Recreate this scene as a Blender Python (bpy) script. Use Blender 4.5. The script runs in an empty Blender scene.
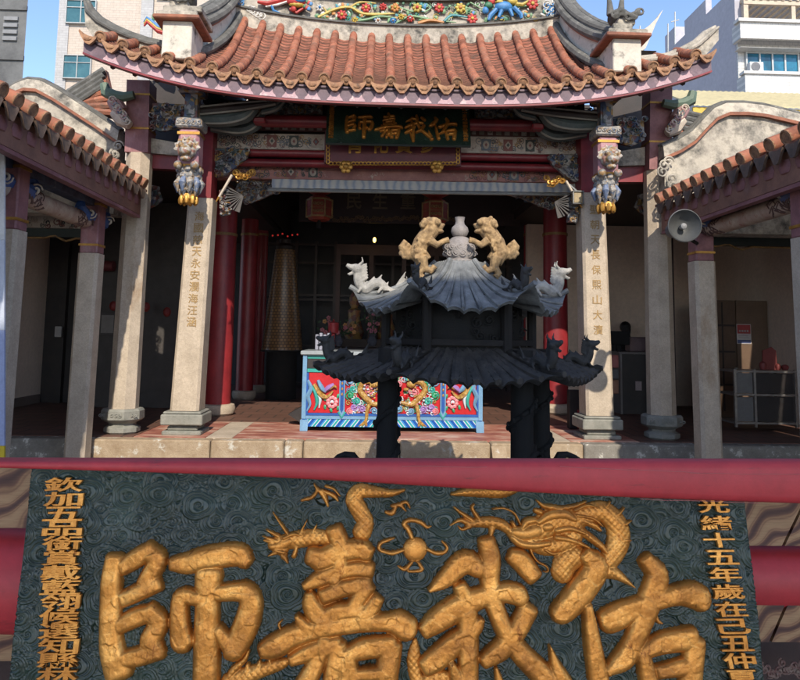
import bpy, math, random
import numpy as np
from mathutils import Vector as V, Matrix
random.seed(7)
rng = np.random.default_rng(7)
sc = bpy.context.scene
COL = sc.collection
rad = math.radians
# ------------------------------------------------------------------ camera
CAM = V((0, 0, 1.59)); FPX = 700.0; PX, PY = 400.0, 268.0
pit, yaw, rol = rad(5.47), rad(1.97), rad(0.9)
fwd = V((math.sin(yaw)*math.cos(pit), math.cos(yaw)*math.cos(pit), math.sin(pit)))
r0 = V((math.cos(yaw), -math.sin(yaw), 0)); u0 = r0.cross(fwd)
rgt = r0*math.cos(rol) + u0*math.sin(rol); upv = u0*math.cos(rol) - r0*math.sin(rol)
cam = bpy.data.cameras.new('camera'); co = bpy.data.objects.new('camera', cam); COL.objects.link(co)
cam.sensor_width = 36; cam.lens = 36*FPX/800; cam.shift_y = -(340-PY)/800; cam.clip_start = 0.05; cam.clip_end = 3000
co.matrix_world = Matrix(((rgt.x, upv.x, -fwd.x, CAM.x), (rgt.y, upv.y, -fwd.y, CAM.y), (rgt.z, upv.z, -fwd.z, CAM.z), (0, 0, 0, 1)))
sc.camera = co
def ray(px, py): return fwd + rgt*((px-PX)/FPX) - upv*((py-PY)/FPX)
def at(px, py, Y):
    d = ray(px, py); return CAM + d*((Y-CAM.y)/d.y)
# ------------------------------------------------------------------ light
SUN = V((0.10, -1.0, 0.75)).normalized()
w = bpy.data.worlds.new('World'); sc.world = w; w.use_nodes = True
nt = w.node_tree; bg = nt.nodes['Background']; sky = nt.nodes.new('ShaderNodeTexSky')
sky.sky_type = 'NISHITA'; sky.sun_disc = False
sky.sun_elevation = math.asin(SUN.z); sky.sun_rotation = math.atan2(SUN.x, SUN.y)
sky.air_density = 0.65; sky.dust_density = 0.4; sky.ozone_density = 1.2
nt.links.new(sky.outputs[0], bg.inputs[0]); bg.inputs[1].default_value = 0.15
sl = bpy.data.lights.new('sun', 'SUN'); so = bpy.data.objects.new('sun', sl); COL.objects.link(so)
sl.energy = 2.25; sl.angle = rad(0.53); sl.color = (1.0, 0.91, 0.77)
so.rotation_euler = (-SUN).to_track_quat('-Z', 'Y').to_euler(); so.location = (2, -10, 15)
sc.view_settings.view_transform = 'Standard'; sc.view_settings.look = 'None'
sc.view_settings.gamma = 1; sc.view_settings.use_curve_mapping = False
sc.view_settings.exposure = 1.25
# ------------------------------------------------------------------ materials
MATS = {}
def new_mat(name):
    m = bpy.data.materials.new(name); m.use_nodes = True
    return m, m.node_tree, m.node_tree.nodes['Principled BSDF']
def ramp(nt, fac, stops, const=False):
    r = nt.nodes.new('ShaderNodeValToRGB'); e = r.color_ramp.elements
    if const: r.color_ramp.interpolation = 'CONSTANT'
    e.remove(e[1]); e[0].position = stops[0][0]; e[0].color = (*stops[0][1], 1)
    for p, c in stops[1:]: e.new(p).color = (*c, 1)
    nt.links.new(fac, r.inputs[0]); return r.outputs[0]
def coord(nt, scale=(1, 1, 1), rot=(0, 0, 0)):
    t = nt.nodes.new('ShaderNodeTexCoord'); m = nt.nodes.new('ShaderNodeMapping')
    m.inputs['Scale'].default_value = scale; m.inputs['Rotation'].default_value = rot
    nt.links.new(t.outputs['Object'], m.inputs[0]); return m.outputs[0]
def noise(nt, vec, s, det=5, rough=0.6):
    n = nt.nodes.new('ShaderNodeTexNoise'); n.inputs['Scale'].default_value = s
    n.inputs['Detail'].default_value = det; n.inputs['Roughness'].default_value = rough
    nt.links.new(vec, n.inputs['Vector']); return n.outputs['Fac']
def mix(nt, fac, a, b, mode='MIX'):
    m = nt.nodes.new('ShaderNodeMix'); m.data_type = 'RGBA'; m.blend_type = mode
    for i, x in ((0, fac), (6, a), (7, b)):
        if isinstance(x, (int, float)): m.inputs[i].default_value = x
        elif isinstance(x, tuple): m.inputs[i].default_value = (*x, 1)
        else: nt.links.new(x, m.inputs[i])
    return m.outputs[2]
def bump(nt, b, h, strength, dist=0.01):
    n = nt.nodes.new('ShaderNodeBump'); n.inputs['Strength'].default_value = strength; n.inputs['Distance'].default_value = dist
    nt.links.new(h, n.inputs['Height']); nt.links.new(n.outputs[0], b.inputs['Normal'])
def M(name, a, b=None, rough=0.6, metal=0.0, ns=6.0, bs=0.25, stain=None, stain_lo=0.55, stain_hi=0.68, ss=2.5, streak=1.0, bd=0.006, mid=(0.35, 0.65), cell=0, cellf=0.8):
    """weathered surface: two tones by noise, an optional third tone as stains, fine bump"""
    if name in MATS: return MATS[name]
    m, nt, p = new_mat(name)
    vec = coord(nt)
    if b is None: b = tuple(x*0.78 for x in a)
    n1 = noise(nt, vec, ns, 8, 0.65)
    c = ramp(nt, n1, [(mid[0], b), (mid[1], a)])
    if stain:
        n2 = noise(nt, coord(nt, (1, 1, streak)), ss, 9, 0.72)
        f = ramp(nt, n2, [(stain_lo, (0, 0, 0)), (stain_hi, (1, 1, 1))])
        c = mix(nt, f, c, stain)
    n3 = noise(nt, vec, ns*9, 6, 0.7)
    if cell:
        vo = nt.nodes.new('ShaderNodeTexVoronoi'); vo.inputs['Scale'].default_value = cell; nt.links.new(vec, vo.inputs['Vector'])
        sp_ = nt.nodes.new('ShaderNodeSeparateColor'); nt.links.new(vo.outputs['Color'], sp_.inputs[0])
        c = mix(nt, cellf, c, ramp(nt, sp_.outputs[0], [(0.0, (0.55, 0.52, 0.5)), (0.6, (0.95, 0.95, 0.95)), (1.0, (1.15, 1.1, 1.05))]), 'MULTIPLY')
    c = mix(nt, 0.5, c, ramp(nt, n3, [(0.3, (0.62, 0.62, 0.62)), (0.7, (1.0, 1.0, 1.0))]), 'MULTIPLY')
    nt.links.new(c, p.inputs['Base Color'])
    p.inputs['Roughness'].default_value = rough; p.inputs['Metallic'].default_value = metal
    if bs: bump(nt, p, n3, bs, bd)
    MATS[name] = m; return m
def palette(name, cols, scale=30, rough=0.5, stretch=(1, 1, 1), bs=0.3):
    """painted carving: patches of several paint colours"""
    if name in MATS: return MATS[name]
    m, nt, p = new_mat(name); vec = coord(nt, stretch)
    v = nt.nodes.new('ShaderNodeTexVoronoi'); v.inputs['Scale'].default_value = scale
    nt.links.new(vec, v.inputs['Vector'])
    s = nt.nodes.new('ShaderNodeSeparateColor'); nt.links.new(v.outputs['Color'], s.inputs[0])
    c = ramp(nt, s.outputs[0], [(k/len(cols), c) for k, c in enumerate(cols)], True)
    n = noise(nt, vec, scale*2, 5, 0.7)
    c = mix(nt, 0.6, c, ramp(nt, n, [(0.3, (0.45, 0.42, 0.4)), (0.65, (1, 1, 1))]), 'MULTIPLY')
    nt.links.new(c, p.inputs['Base Color']); p.inputs['Roughness'].default_value = rough
    bump(nt, p, n, bs, 0.006)
    MATS[name] = m; return m
def grid_mat(name, a, b, bw, bh, mort=0.03, rough=0.6, rot=(rad(90), 0, 0), vary=None, bs=0.4):
    """bricks, tiles or blocks"""
    if name in MATS: return MATS[name]
    m, nt, p = new_mat(name)
    t = nt.nodes.new('ShaderNodeTexCoord'); mp = nt.nodes.new('ShaderNodeVectorRotate'); mp.rotation_type = 'EULER_XYZ'
    mp.inputs['Rotation'].default_value = (-rot[0], rot[1], rot[2])
    nt.links.new(t.outputs['Object'], mp.inputs[0])
    k = nt.nodes.new('ShaderNodeTexBrick'); k.inputs['Scale'].default_value = 1
    k.inputs['Brick Width'].default_value = bw; k.inputs['Row Height'].default_value = bh; k.inputs['Mortar Size'].default_value = mort
    k.inputs['Color1'].default_value = (*a, 1); k.inputs['Color2'].default_value = (*(vary or tuple(x*0.8 for x in a)), 1)
    k.inputs['Mortar'].default_value = (*b, 1)
    nt.links.new(mp.outputs[0], k.inputs['Vector'])
    n = noise(nt, t.outputs['Object'], 4, 7, 0.7)
    c = mix(nt, 0.5, k.outputs['Color'], ramp(nt, n, [(0.3, (0.6, 0.6, 0.6)), (0.7, (1, 1, 1))]), 'MULTIPLY')
    nt.links.new(c, p.inputs['Base Color']); p.inputs['Roughness'].default_value = rough
    MATS[name] = m; return m

stone = M('granite', (0.57, 0.47, 0.36), (0.44, 0.36, 0.27), 0.85, ns=5, bs=0.5, stain=(0.30, 0.18, 0.09), stain_lo=0.60, stain_hi=0.78, ss=1.8, streak=0.35, cell=130, cellf=0.28)
stone_grey = M('grey_granite', (0.30, 0.29, 0.25), (0.20, 0.20, 0.17), 0.85, ns=9, bs=0.6)
step_stone = M('yellow_sandstone', (0.46, 0.355, 0.24), (0.31, 0.22, 0.135), 0.9, ns=7, bs=0.9, bd=0.012, stain=(0.60, 0.56, 0.48), stain_lo=0.56, stain_hi=0.64, ss=5)
step_shaded = M('flaking_shaded_stone', (0.30, 0.28, 0.24), (0.2, 0.18, 0.15), 0.9, ns=7, bs=0.9, bd=0.012, stain=(0.6, 0.57, 0.5), stain_lo=0.56, stain_hi=0.6, ss=7)  # greyed copy of the yellow stone where shade falls, with pale flakes
tile_o = M('terracotta_roll', (0.45, 0.175, 0.10), (0.29, 0.10, 0.055), 0.8, ns=5, bs=0.5, stain=(0.15, 0.10, 0.07), stain_lo=0.50, stain_hi=0.72, ss=5, cell=9)
tile_pan = M('terracotta_pan', (0.40, 0.15, 0.09), (0.25, 0.085, 0.05), 0.85, ns=9, bs=0.6, stain=(0.07, 0.05, 0.04), stain_lo=0.50, stain_hi=0.66, ss=5, cell=11)
tile_edge = M('dark_tile_edge', (0.17, 0.075, 0.05), (0.09, 0.045, 0.03), 0.9, ns=14)  # risers of the tile rows, darker than the pans
tile_end = M('terracotta_end', (0.42, 0.23, 0.12), (0.27, 0.13, 0.07), 0.8, ns=14, bs=0.8, stain=(0.12, 0.07, 0.045), stain_lo=0.48, stain_hi=0.66, ss=16)
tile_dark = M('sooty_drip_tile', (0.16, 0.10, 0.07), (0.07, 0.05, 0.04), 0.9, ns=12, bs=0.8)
plaster = M('stained_plaster', (0.66, 0.61, 0.52), (0.52, 0.47, 0.39), 0.9, ns=4, bs=0.5, stain=(0.07, 0.068, 0.06), stain_lo=0.54, stain_hi=0.66, ss=4.5)
plaster_old = M('mouldy_plaster', (0.58, 0.52, 0.42), (0.40, 0.36, 0.30), 0.9, ns=4, bs=0.5, stain=(0.07, 0.068, 0.06), stain_lo=0.44, stain_hi=0.66, ss=4.2)
cap_grey = M('grey_cement_cap', (0.16, 0.155, 0.14), (0.08, 0.078, 0.07), 0.9, ns=8, bs=0.7, stain=(0.32, 0.30, 0.26), stain_lo=0.6, stain_hi=0.72, ss=8)
brick_edge = M('red_brick_edge', (0.36, 0.14, 0.08), (0.20, 0.085, 0.055), 0.85, ns=9, bs=0.5)
fascia_m = M('purple_fascia', (0.17, 0.11, 0.135), (0.105, 0.066, 0.085), 0.6, ns=6, bs=0.3, stain=(0.3, 0.2, 0.22), stain_lo=0.58, stain_hi=0.75, ss=5)
pink_m = M('pink_crest', (0.52, 0.34, 0.36), (0.40, 0.25, 0.28), 0.6, ns=12, bs=0.3, stain=(0.62, 0.55, 0.52), stain_lo=0.55, stain_hi=0.7, ss=9)
brown_f = M('maroon_eaves_board', (0.29, 0.14, 0.095), (0.18, 0.085, 0.06), 0.6, ns=5, bs=0.3, stain=(0.25, 0.15, 0.14), stain_lo=0.58, stain_hi=0.75, ss=4)
red_wood = M('red_lacquer', (0.24, 0.022, 0.028), (0.14, 0.012, 0.018), 0.42, ns=3, bs=0.1)
red_col = M('red_column_paint', (0.33, 0.03, 0.035), (0.22, 0.02, 0.025), 0.42, ns=3, bs=0.08)
purple_wood = M('faded_purple_wood', (0.32, 0.14, 0.14), (0.20, 0.08, 0.085), 0.6, ns=6, bs=0.4, stain=(0.42, 0.27, 0.28), stain_lo=0.6, stain_hi=0.78, ss=3, streak=0.3)
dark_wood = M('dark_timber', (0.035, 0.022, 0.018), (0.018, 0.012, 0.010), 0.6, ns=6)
dull_black = M('dull_black_panel', (0.03, 0.022, 0.02), (0.014, 0.012, 0.012), 0.55, ns=4)  # near-black coat shared by panels, the unlit doorway and the shadow wedge
black_iron = M('black_iron', (0.010, 0.009, 0.008), (0.005, 0.005, 0.005), 0.85, ns=14, bs=0.6)
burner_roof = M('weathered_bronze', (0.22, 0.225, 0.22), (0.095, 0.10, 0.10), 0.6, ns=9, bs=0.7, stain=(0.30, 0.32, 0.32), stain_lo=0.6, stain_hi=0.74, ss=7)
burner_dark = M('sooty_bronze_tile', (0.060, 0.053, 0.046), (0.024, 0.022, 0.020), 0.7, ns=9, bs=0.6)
sunlit_stone = M('sunlit_stone_dragon', (0.46, 0.43, 0.38), (0.25, 0.24, 0.22), 0.85, ns=16, bs=0.9)
lion_m = M('ochre_lion_stone', (0.50, 0.33, 0.16), (0.20, 0.125, 0.06), 0.85, ns=26, bs=0.9, stain=(0.12, 0.09, 0.06), stain_lo=0.56, stain_hi=0.7, ss=14)
gourd_m = M('grey_gourd_stone', (0.36, 0.32, 0.30), (0.22, 0.2, 0.19), 0.8, ns=14, bs=0.9)
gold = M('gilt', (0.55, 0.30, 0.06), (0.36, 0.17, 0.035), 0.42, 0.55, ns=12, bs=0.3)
gold_dim = M('worn_gilt', (0.40, 0.25, 0.09), (0.22, 0.12, 0.05), 0.55, 0.3, ns=12, bs=0.3)
blue_p = M('blue_paint', (0.04, 0.10, 0.30), (0.025, 0.06, 0.18), 0.5, ns=10)
slate_blue = M('faded_blue_timber', (0.10, 0.13, 0.20), (0.05, 0.06, 0.10), 0.6, ns=7, stain=(0.3, 0.3, 0.3), stain_lo=0.58, stain_hi=0.7, ss=6)
bracket_m = M('slate_green_bracket', (0.075, 0.095, 0.09), (0.04, 0.05, 0.05), 0.55, ns=7)
cream = M('cream_paint', (0.62, 0.54, 0.44), (0.46, 0.38, 0.30), 0.6, ns=9)
wall_beige = M('beige_plaster_wall', (0.76, 0.60, 0.47), (0.70, 0.55, 0.43), 0.85, ns=2, bs=0.1)
carve = palette('painted_carving', [(0.06, 0.09, 0.17), (0.34, 0.33, 0.32), (0.10, 0.09, 0.10), (0.36, 0.22, 0.07), (0.24, 0.25, 0.27), (0.16, 0.06, 0.05), (0.40, 0.37, 0.32), (0.08, 0.11, 0.11)], 18)
carve_dark = palette('sooty_painted_carving', [(0.10, 0.10, 0.10), (0.30, 0.28, 0.26), (0.05, 0.06, 0.08), (0.30, 0.17, 0.05), (0.12, 0.05, 0.045), (0.2, 0.2, 0.2)], 30)
beam_paint = palette('painted_beam_panels', [(0.46, 0.40, 0.34), (0.38, 0.30, 0.26), (0.50, 0.45, 0.40), (0.20, 0.08, 0.07), (0.06, 0.08, 0.09), (0.42, 0.36, 0.3), (0.30, 0.17, 0.14)], 16, stretch=(0.9, 1, 2.4))
beam_plain = M('cream_painted_beam', (0.46, 0.40, 0.34), (0.34, 0.27, 0.22), 0.6, ns=8, bs=0.2, stain=(0.12, 0.07, 0.06), stain_lo=0.56, stain_hi=0.62, ss=13)
rose_beam = M('faded_rose_beam', (0.38, 0.17, 0.14), (0.26, 0.11, 0.10), 0.6, ns=8, bs=0.2, stain=(0.44, 0.36, 0.3), stain_lo=0.58, stain_hi=0.66, ss=9)

# ------------------------------------------------------------------ mesh helper
ROOT = {}
def props(o, label=None, cat=None, group=None, kind=None):
    if label: o['label'] = label
    if cat: o['category'] = cat
    if group: o['group'] = group
    if kind: o['kind'] = kind
    return o
def thing(name, label, cat, loc=(0, 0, 0), group=None):
    o = bpy.data.objects.new(name, None); COL.objects.link(o); o.location = loc; o.empty_display_size = 0.1
    ROOT[o.name] = V(loc); return props(o, label, cat, group)
class MB:
    def __init__(s): s.v = []; s.f = []; s.m = []
    def add(s, vs, fs, m=0):
        n = len(s.v); s.v.extend([tuple(p) for p in vs]); s.f.extend([tuple(i+n for i in f) for f in fs]); s.m.extend([m]*len(fs)); return s
    def hexa(s, p, m=0):       # p: 4 bottom + 4 top
        return s.add(p, [(3, 2, 1, 0), (4, 5, 6, 7), (0, 1, 5, 4), (1, 2, 6, 5), (2, 3, 7, 6), (3, 0, 4, 7)], m)
    def box(s, a, b, m=0, bev=0.0):
        x0, x1 = sorted((a[0], b[0])); y0, y1 = sorted((a[1], b[1])); z0, z1 = sorted((a[2], b[2]))
        if bev <= 0:
            return s.hexa([(x0, y0, z0), (x1, y0, z0), (x1, y1, z0), (x0, y1, z0), (x0, y0, z1), (x1, y0, z1), (x1, y1, z1), (x0, y1, z1)], m)
        b_ = min(bev, (x1-x0)/2.2, (y1-y0)/2.2, (z1-z0)/2.2)
        rings = []
        for z, i in ((z0, b_), (z0+b_, 0), (z1-b_, 0), (z1, b_)):
            c = b_
            rings.append([(x0+i+c*(i == 0), y0+i, z), (x1-i-c*(i == 0), y0+i, z), (x1-i, y0+i+c*(i == 0), z), (x1-i, y1-i-c*(i == 0), z), (x1-i-c*(i == 0), y1-i, z), (x0+i+c*(i == 0), y1-i, z), (x0+i, y1-i-c*(i == 0), z), (x0+i, y0+i+c*(i == 0), z)])
        return s.rings(rings, m)
    def rings(s, rings, m=0, cap=True, loop=True):
        k = len(rings[0]); vs = [p for r in rings for p in r]; fs = []
        for i in range(len(rings)-1):
            for j in range(k if loop else k-1):
                a = i*k+j; b = i*k+(j+1) % k; fs.append((a, b, b+k, a+k))
        if cap: fs.append(tuple(range(k-1, -1, -1))); fs.append(tuple(range((len(rings)-1)*k, len(rings)*k)))
        return s.add(vs, fs, m)
    def tube(s, path, r, seg=8, m=0, flat=1.0, up=None, cap=True):
        P = [V(p) for p in path]; n = len(P); R = r if isinstance(r, (list, tuple)) else [r]*n
        rings = []; prev = None
        for i in range(n):
            t = (P[min(i+1, n-1)]-P[max(i-1, 0)])
            if t.length < 1e-9: t = V((0, 0, 1))
            t.normalize()
            if prev is None:
                ref = V(up) if up else (V((0, 0, 1)) if abs(t.z) < 0.9 else V((0, 1, 0)))
                a = ref - t*ref.dot(t)
            else: a = prev - t*prev.dot(t)
            if a.length < 1e-6: a = t.orthogonal()
            a.normalize(); prev = a; b = t.cross(a)
            rings.append([P[i] + a*(math.cos(q)*R[i]*flat) + b*(math.sin(q)*R[i]) for q in [2*math.pi*k/seg for k in range(seg)]])
        return s.rings(rings, m, cap)
    def lathe(s, prof, o, seg=16, m=0, ph=0.0, sx=1.0, sy=1.0):
        return s.rings([[(o[0]+sx*r*math.cos(ph+2*math.pi*k/seg), o[1]+sy*r*math.sin(ph+2*math.pi*k/seg), o[2]+z) for k in range(seg)] for r, z in prof], m)
    def disc(s, c, axis, prof, seg=12, m=0):  # lathe about any axis
        ax = V(axis).normalized(); a = ax.orthogonal().normalized(); b = ax.cross(a); c = V(c)
        return s.rings([[c+ax*z+(a*math.cos(2*math.pi*k/seg)+b*math.sin(2*math.pi*k/seg))*r for k in range(seg)] for r, z in prof], m)
    def prism(s, poly, y0, y1, m=0):
        n = len(poly); vs = [(x, y0, z) for x, z in poly]+[(x, y1, z) for x, z in poly]
        fs = [tuple(range(n)), tuple(range(2*n-1, n-1, -1))]+[(i, i+n, (i+1) % n+n, (i+1) % n) for i in range(n)]
        return s.add(vs, fs, m)
    def ell(s, c, r, m=0, seg=10, rot=None):
        if isinstance(r, (int, float)): r = (r, r, r)
        c = V(c); nl = max(4, seg//2+1); vs = []; fs = []
        for i in range(nl+1):
            th = math.pi*i/nl
            for j in range(seg):
                q = 2*math.pi*j/seg; p = V((r[0]*math.sin(th)*math.cos(q), r[1]*math.sin(th)*math.sin(q), r[2]*math.cos(th)))
                if rot: p = rot @ p
                vs.append(c+p)
        for i in range(nl):
            for j in range(seg):
                a = i*seg+j; b = i*seg+(j+1) % seg; fs.append((a, a+seg, b+seg, b))
        return s.add(vs, fs, m)
    def strip(s, fn, nu, nv, m=0):  # open grid surface
        vs = [fn(i/nu, j/nv) for i in range(nu+1) for j in range(nv+1)]
        fs = [(i*(nv+1)+j, (i+1)*(nv+1)+j, (i+1)*(nv+1)+j+1, i*(nv+1)+j+1) for i in range(nu) for j in range(nv)]
        return s.add(vs, fs, m)
    def curl(s, c, r, th=0.02, turns=1.5, a0=0.0, d=1, m=0, n=14, y=0.0, seg=6):
        pts = []; R = []
        for i in range(n+1):
            t = i/n; q = a0+d*2*math.pi*turns*t; rr = r*(1-0.82*t)
            pts.append((c[0]+rr*math.cos(q), c[1]+y*t, c[2]+rr*math.sin(q))); R.append(th*(0.55+0.6*t))
        return s.tube(pts, R, seg, m)
    def build(s, name, mats, parent=None, base=None, angle=35, remesh=0.0, label=None):
        if not isinstance(mats, (list, tuple)): mats = [mats]
        if parent is not None: b = ROOT[parent.name]
        else:
            if base is None:
                A = np.array([tuple(p) for p in s.v]); base = ((A[:, 0].min()+A[:, 0].max())/2, (A[:, 1].min()+A[:, 1].max())/2, A[:, 2].min())
            b = V(base)
        me = bpy.data.meshes.new(name)
        me.from_pydata([(p[0]-b.x, p[1]-b.y, p[2]-b.z) for p in s.v], [], s.f)
        for m in mats: me.materials.append(m)
        if len(mats) > 1: me.polygons.foreach_set('material_index', s.m)
        import bmesh
        bm = bmesh.new(); bm.from_mesh(me); bmesh.ops.recalc_face_normals(bm, faces=bm.faces); bm.to_mesh(me); bm.free()
        me.polygons.foreach_set('use_smooth', [True]*len(me.polygons)); me.set_sharp_from_angle(angle=rad(angle))
        return link(name, me, parent, b, remesh, label)
def link(name, me, parent, b, remesh=0.0, label=None):
    o = bpy.data.objects.new(name, me); COL.objects.link(o); ROOT[o.name] = V(b)
    if parent is not None: o.parent = parent
    else: o.location = b
    if label: o['label'] = label
    if remesh:
        r = o.modifiers.new('remesh', 'REMESH'); r.mode = 'VOXEL'; r.voxel_size = remesh; r.use_smooth_shade = True
    return o
def copy_tree(o, parent=None, loc=None):
    c = o.copy(); COL.objects.link(c); ROOT[c.name] = ROOT[o.name]
    if parent is not None: c.parent = parent
    if loc is not None: c.location = loc
    for ch in list(o.children): copy_tree(ch, c)
    return c
def smooth_path(P, R_=None, k=4):
    """smooth path (and radii) through the given points"""
    P = [np.array(p, float) for p in P]; n = len(P)
    if not isinstance(R_, (list, tuple)): R_ = [R_ or 0.0]*n
    Q = [np.append(p, r) for p, r in zip(P, R_)]
    if n < 3: return [V(p) for p in P], list(R_)
    Q = [2*Q[0]-Q[1]]+Q+[2*Q[-1]-Q[-2]]; o = []
    for i in range(1, len(Q)-2):
        for j in range(k):
            t = j/k; o.append(0.5*(2*Q[i]+(Q[i+1]-Q[i-1])*t+(2*Q[i-1]-5*Q[i]+4*Q[i+1]-Q[i+2])*t*t+(3*Q[i]-Q[i-1]-3*Q[i+1]+Q[i+2])*t**3))
    o.append(Q[-2]); return [V(q[:3]) for q in o], [max(float(q[3]), 0.002) for q in o]
GL = {}
def glyph(ch, off=0.0, ext=0.1, bev=0.012):
    """one written character as a mesh in a unit box"""
    k = (ch, off, ext, bev)
    if k in GL: return GL[k]
    cu = bpy.data.curves.new('lettering', 'FONT'); cu.body = ch; cu.size = 1; cu.extrude = ext; cu.offset = off; cu.bevel_depth = bev; cu.bevel_resolution = 0; cu.resolution_u = 3
    ob = bpy.data.objects.new('lettering', cu); COL.objects.link(ob)
    me = bpy.data.meshes.new_from_object(ob.evaluated_get(bpy.context.evaluated_depsgraph_get()))
    A = np.array([v.co[:] for v in me.vertices]); F = [tuple(p.vertices) for p in me.polygons]
    bpy.data.objects.remove(ob); bpy.data.curves.remove(cu); bpy.data.meshes.remove(me)
    lo, hi = A[:, :2].min(0), A[:, :2].max(0)
    A[:, :2] = (A[:, :2]-lo)/np.maximum(hi-lo, 1e-6)-0.5
    GL[k] = (A, F); return GL[k]
def put_glyph(mb, ch, c, w_, h_, ux=V((1, 0, 0)), uz=V((0, 0, 1)), un=V((0, -1, 0)), depth=0.01, off=0.0, m=0):
    A, F = glyph(ch, off); c = V(c)
    mb.add([c+ux*(a[0]*w_)+uz*(a[1]*h_)+un*(a[2]/0.11*depth) for a in A], F, m)

XA = 0.19                     # the hall's axis
XR = 0.24                     # axis of the roof
FLOOR = 0.42
# ------------------------------------------------------------------ setting
ground_m = grid_mat('courtyard_paving', (0.40, 0.35, 0.29), (0.16, 0.14, 0.12), 0.6, 0.3, 0.012, rot=(0, 0, 0))
props(MB().box((-400, -400, -0.3), (400, 700, 0)).build('courtyard_ground', ground_m, base=(0, 0, 0)), kind='structure')
def marble():
    m, nt, p = new_mat('red_marble_floor'); vec = coord(nt, (0.7, 2.2, 1), (0, 0, rad(25)))
    n = noise(nt, vec, 3.0, 10, 0.7)
    c = ramp(nt, n, [(0.34, (0.14, 0.05, 0.04)), (0.46, (0.34, 0.12, 0.085)), (0.53, (0.42, 0.20, 0.14)), (0.60, (0.52, 0.36, 0.28))])
    nt.links.new(c, p.inputs['Base Color']); p.inputs['Roughness'].default_value = 0.6; return m
red_marble = marble()
floor_brown = grid_mat('brick_red_paving', (0.17, 0.085, 0.06), (0.06, 0.04, 0.03), 0.35, 0.35, 0.012, rot=(0, 0, 0))

# ------------------------------------------------------------------ platform
pl = thing('stone_platform', 'yellow sandstone platform with a step and red marble top, carrying the temple hall', 'platform', (XA, 7.8, 0))
yf = 7.8
xl = at(90, 440, yf).x; xr = at(612, 440, yf).x
b = MB()   # coping of long yellow blocks
xs = [at(p, 445, yf).x for p in (90, 207, 290, 302, 396, 489, 584)]
edges = [xl, at(210, 445, yf).x, at(284, 445, yf).x, at(303, 445, yf).x, at(400, 445, yf).x, at(491, 445, yf).x, at(584, 445, yf).x]
for i in range(len(edges)-1):
    b.box((edges[i]+0.006, yf, 0.19), (edges[i+1]-0.006, yf+0.20, FLOOR), bev=0.014)
b.build('coping_block', step_stone, pl)
b = MB().box((edges[-1]+0.006, yf, 0.19), (at(700, 445, yf).x, yf+0.20, FLOOR), bev=0.014).box((at(700, 445, yf).x+0.012, yf, 0.19), (6.6, yf+0.20, FLOOR), bev=0.014)
b.build('flaking_coping', step_shaded, pl)
b = MB().box((-6.2, yf+0.01, 0.19), (xl-0.006, yf+0.20, FLOOR), bev=0.014)
b.build('shaded_coping', step_shaded, pl)
b = MB().box((-6.2, yf+0.03, 0), (6.6, 16.4, 0.186)).box((-6.2, yf+0.21, 0.19), (6.6, 16.4, FLOOR-0.006))
b.box((at(284, 445, yf).x, yf-0.36, 0), (at(489, 445, yf).x, yf+0.02, 0.2), bev=0.012)
b.build('plinth', step_stone, pl)
a0_ = at(292, 452, yf-0.1); a1 = at(493, 452, yf-0.1)
for q, sx in ((at(491, 452, yf).x, 1),):
    MB().hexa([(q, yf-0.45, 0), (q+0.16, yf-0.45, 0), (q+0.16, yf-0.01, 0), (q, yf-0.01, 0), (q, yf-0.3, 0.1), (q+0.16, yf-0.3, 0.1), (q+0.16, yf-0.01, FLOOR-0.03), (q, yf-0.01, FLOOR-0.03)]).build('step_cheek', step_stone, pl)
def slab(x0, x1, y0, y1, z): return MB().box((x0, y0, z-0.006), (x1, y1, z))
zz = FLOOR+0.004
for (x0, x1) in ((-2.84, -2.05), (-1.75, 1.75), (2.05, 2.84)): MB().box((XA+x0, yf+0.205, FLOOR-0.02), (XA+x1, 9.4, zz)).build('marble_paving', red_marble, pl)
b = MB().box((-6.1, 9.43, FLOOR-0.02), (6.5, 16.3, zz)).box((-6.1, yf+0.21, FLOOR-0.02), (XA-2.85, 9.42, zz)).box((XA+2.85, yf+0.21, FLOOR-0.02), (6.5, 9.42, zz))
b.build('brick_paving', floor_brown, pl)
for x0, x1 in ((-2.045, -1.755), (1.755, 2.045)): MB().box((XA+x0, yf+0.205, FLOOR-0.02), (XA+x1, 9.4, FLOOR+0.003)).build('granite_paving', stone, pl)

# ------------------------------------------------------------------ hall
hall = thing('temple_hall', 'temple hall with curved orange tile roof, carved beams and stone columns behind the burner', 'temple', (XA, 8.4, FLOOR))
EY, RY = 7.3, 9.0
ez0 = at(400, 86, EY).z; rz0 = at(400, 38, RY).z
HW = 3.38; CW = 2.2
def g(t): return t-0.10*math.sin(math.pi*t)
def roof(x, t, h=0.0):
    """point of the roof surface, x from the axis, t from the eaves (0) to the ridge (1)"""
    rise_e = 0.46*abs(x/HW)**3; rise_r = 0.21*abs(x/CW)**2.2
    z = ez0+(rz0-ez0)*g(t)+rise_e*(1-t)**1.6+rise_r*t
    return V((XR+x, EY+(RY-EY)*t, z+h))
PITCH = 0.2385
NR = 18
cx = [(-NR/2+0.5+i)*PITCH for i in range(NR)]
wx = [s*(cx[-1]+PITCH*(k+1)) for s in (-1, 1) for k in range(5)]
WT = 0.30
b = MB(); pan = MB(); ends = MB(); drips = MB()
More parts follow.
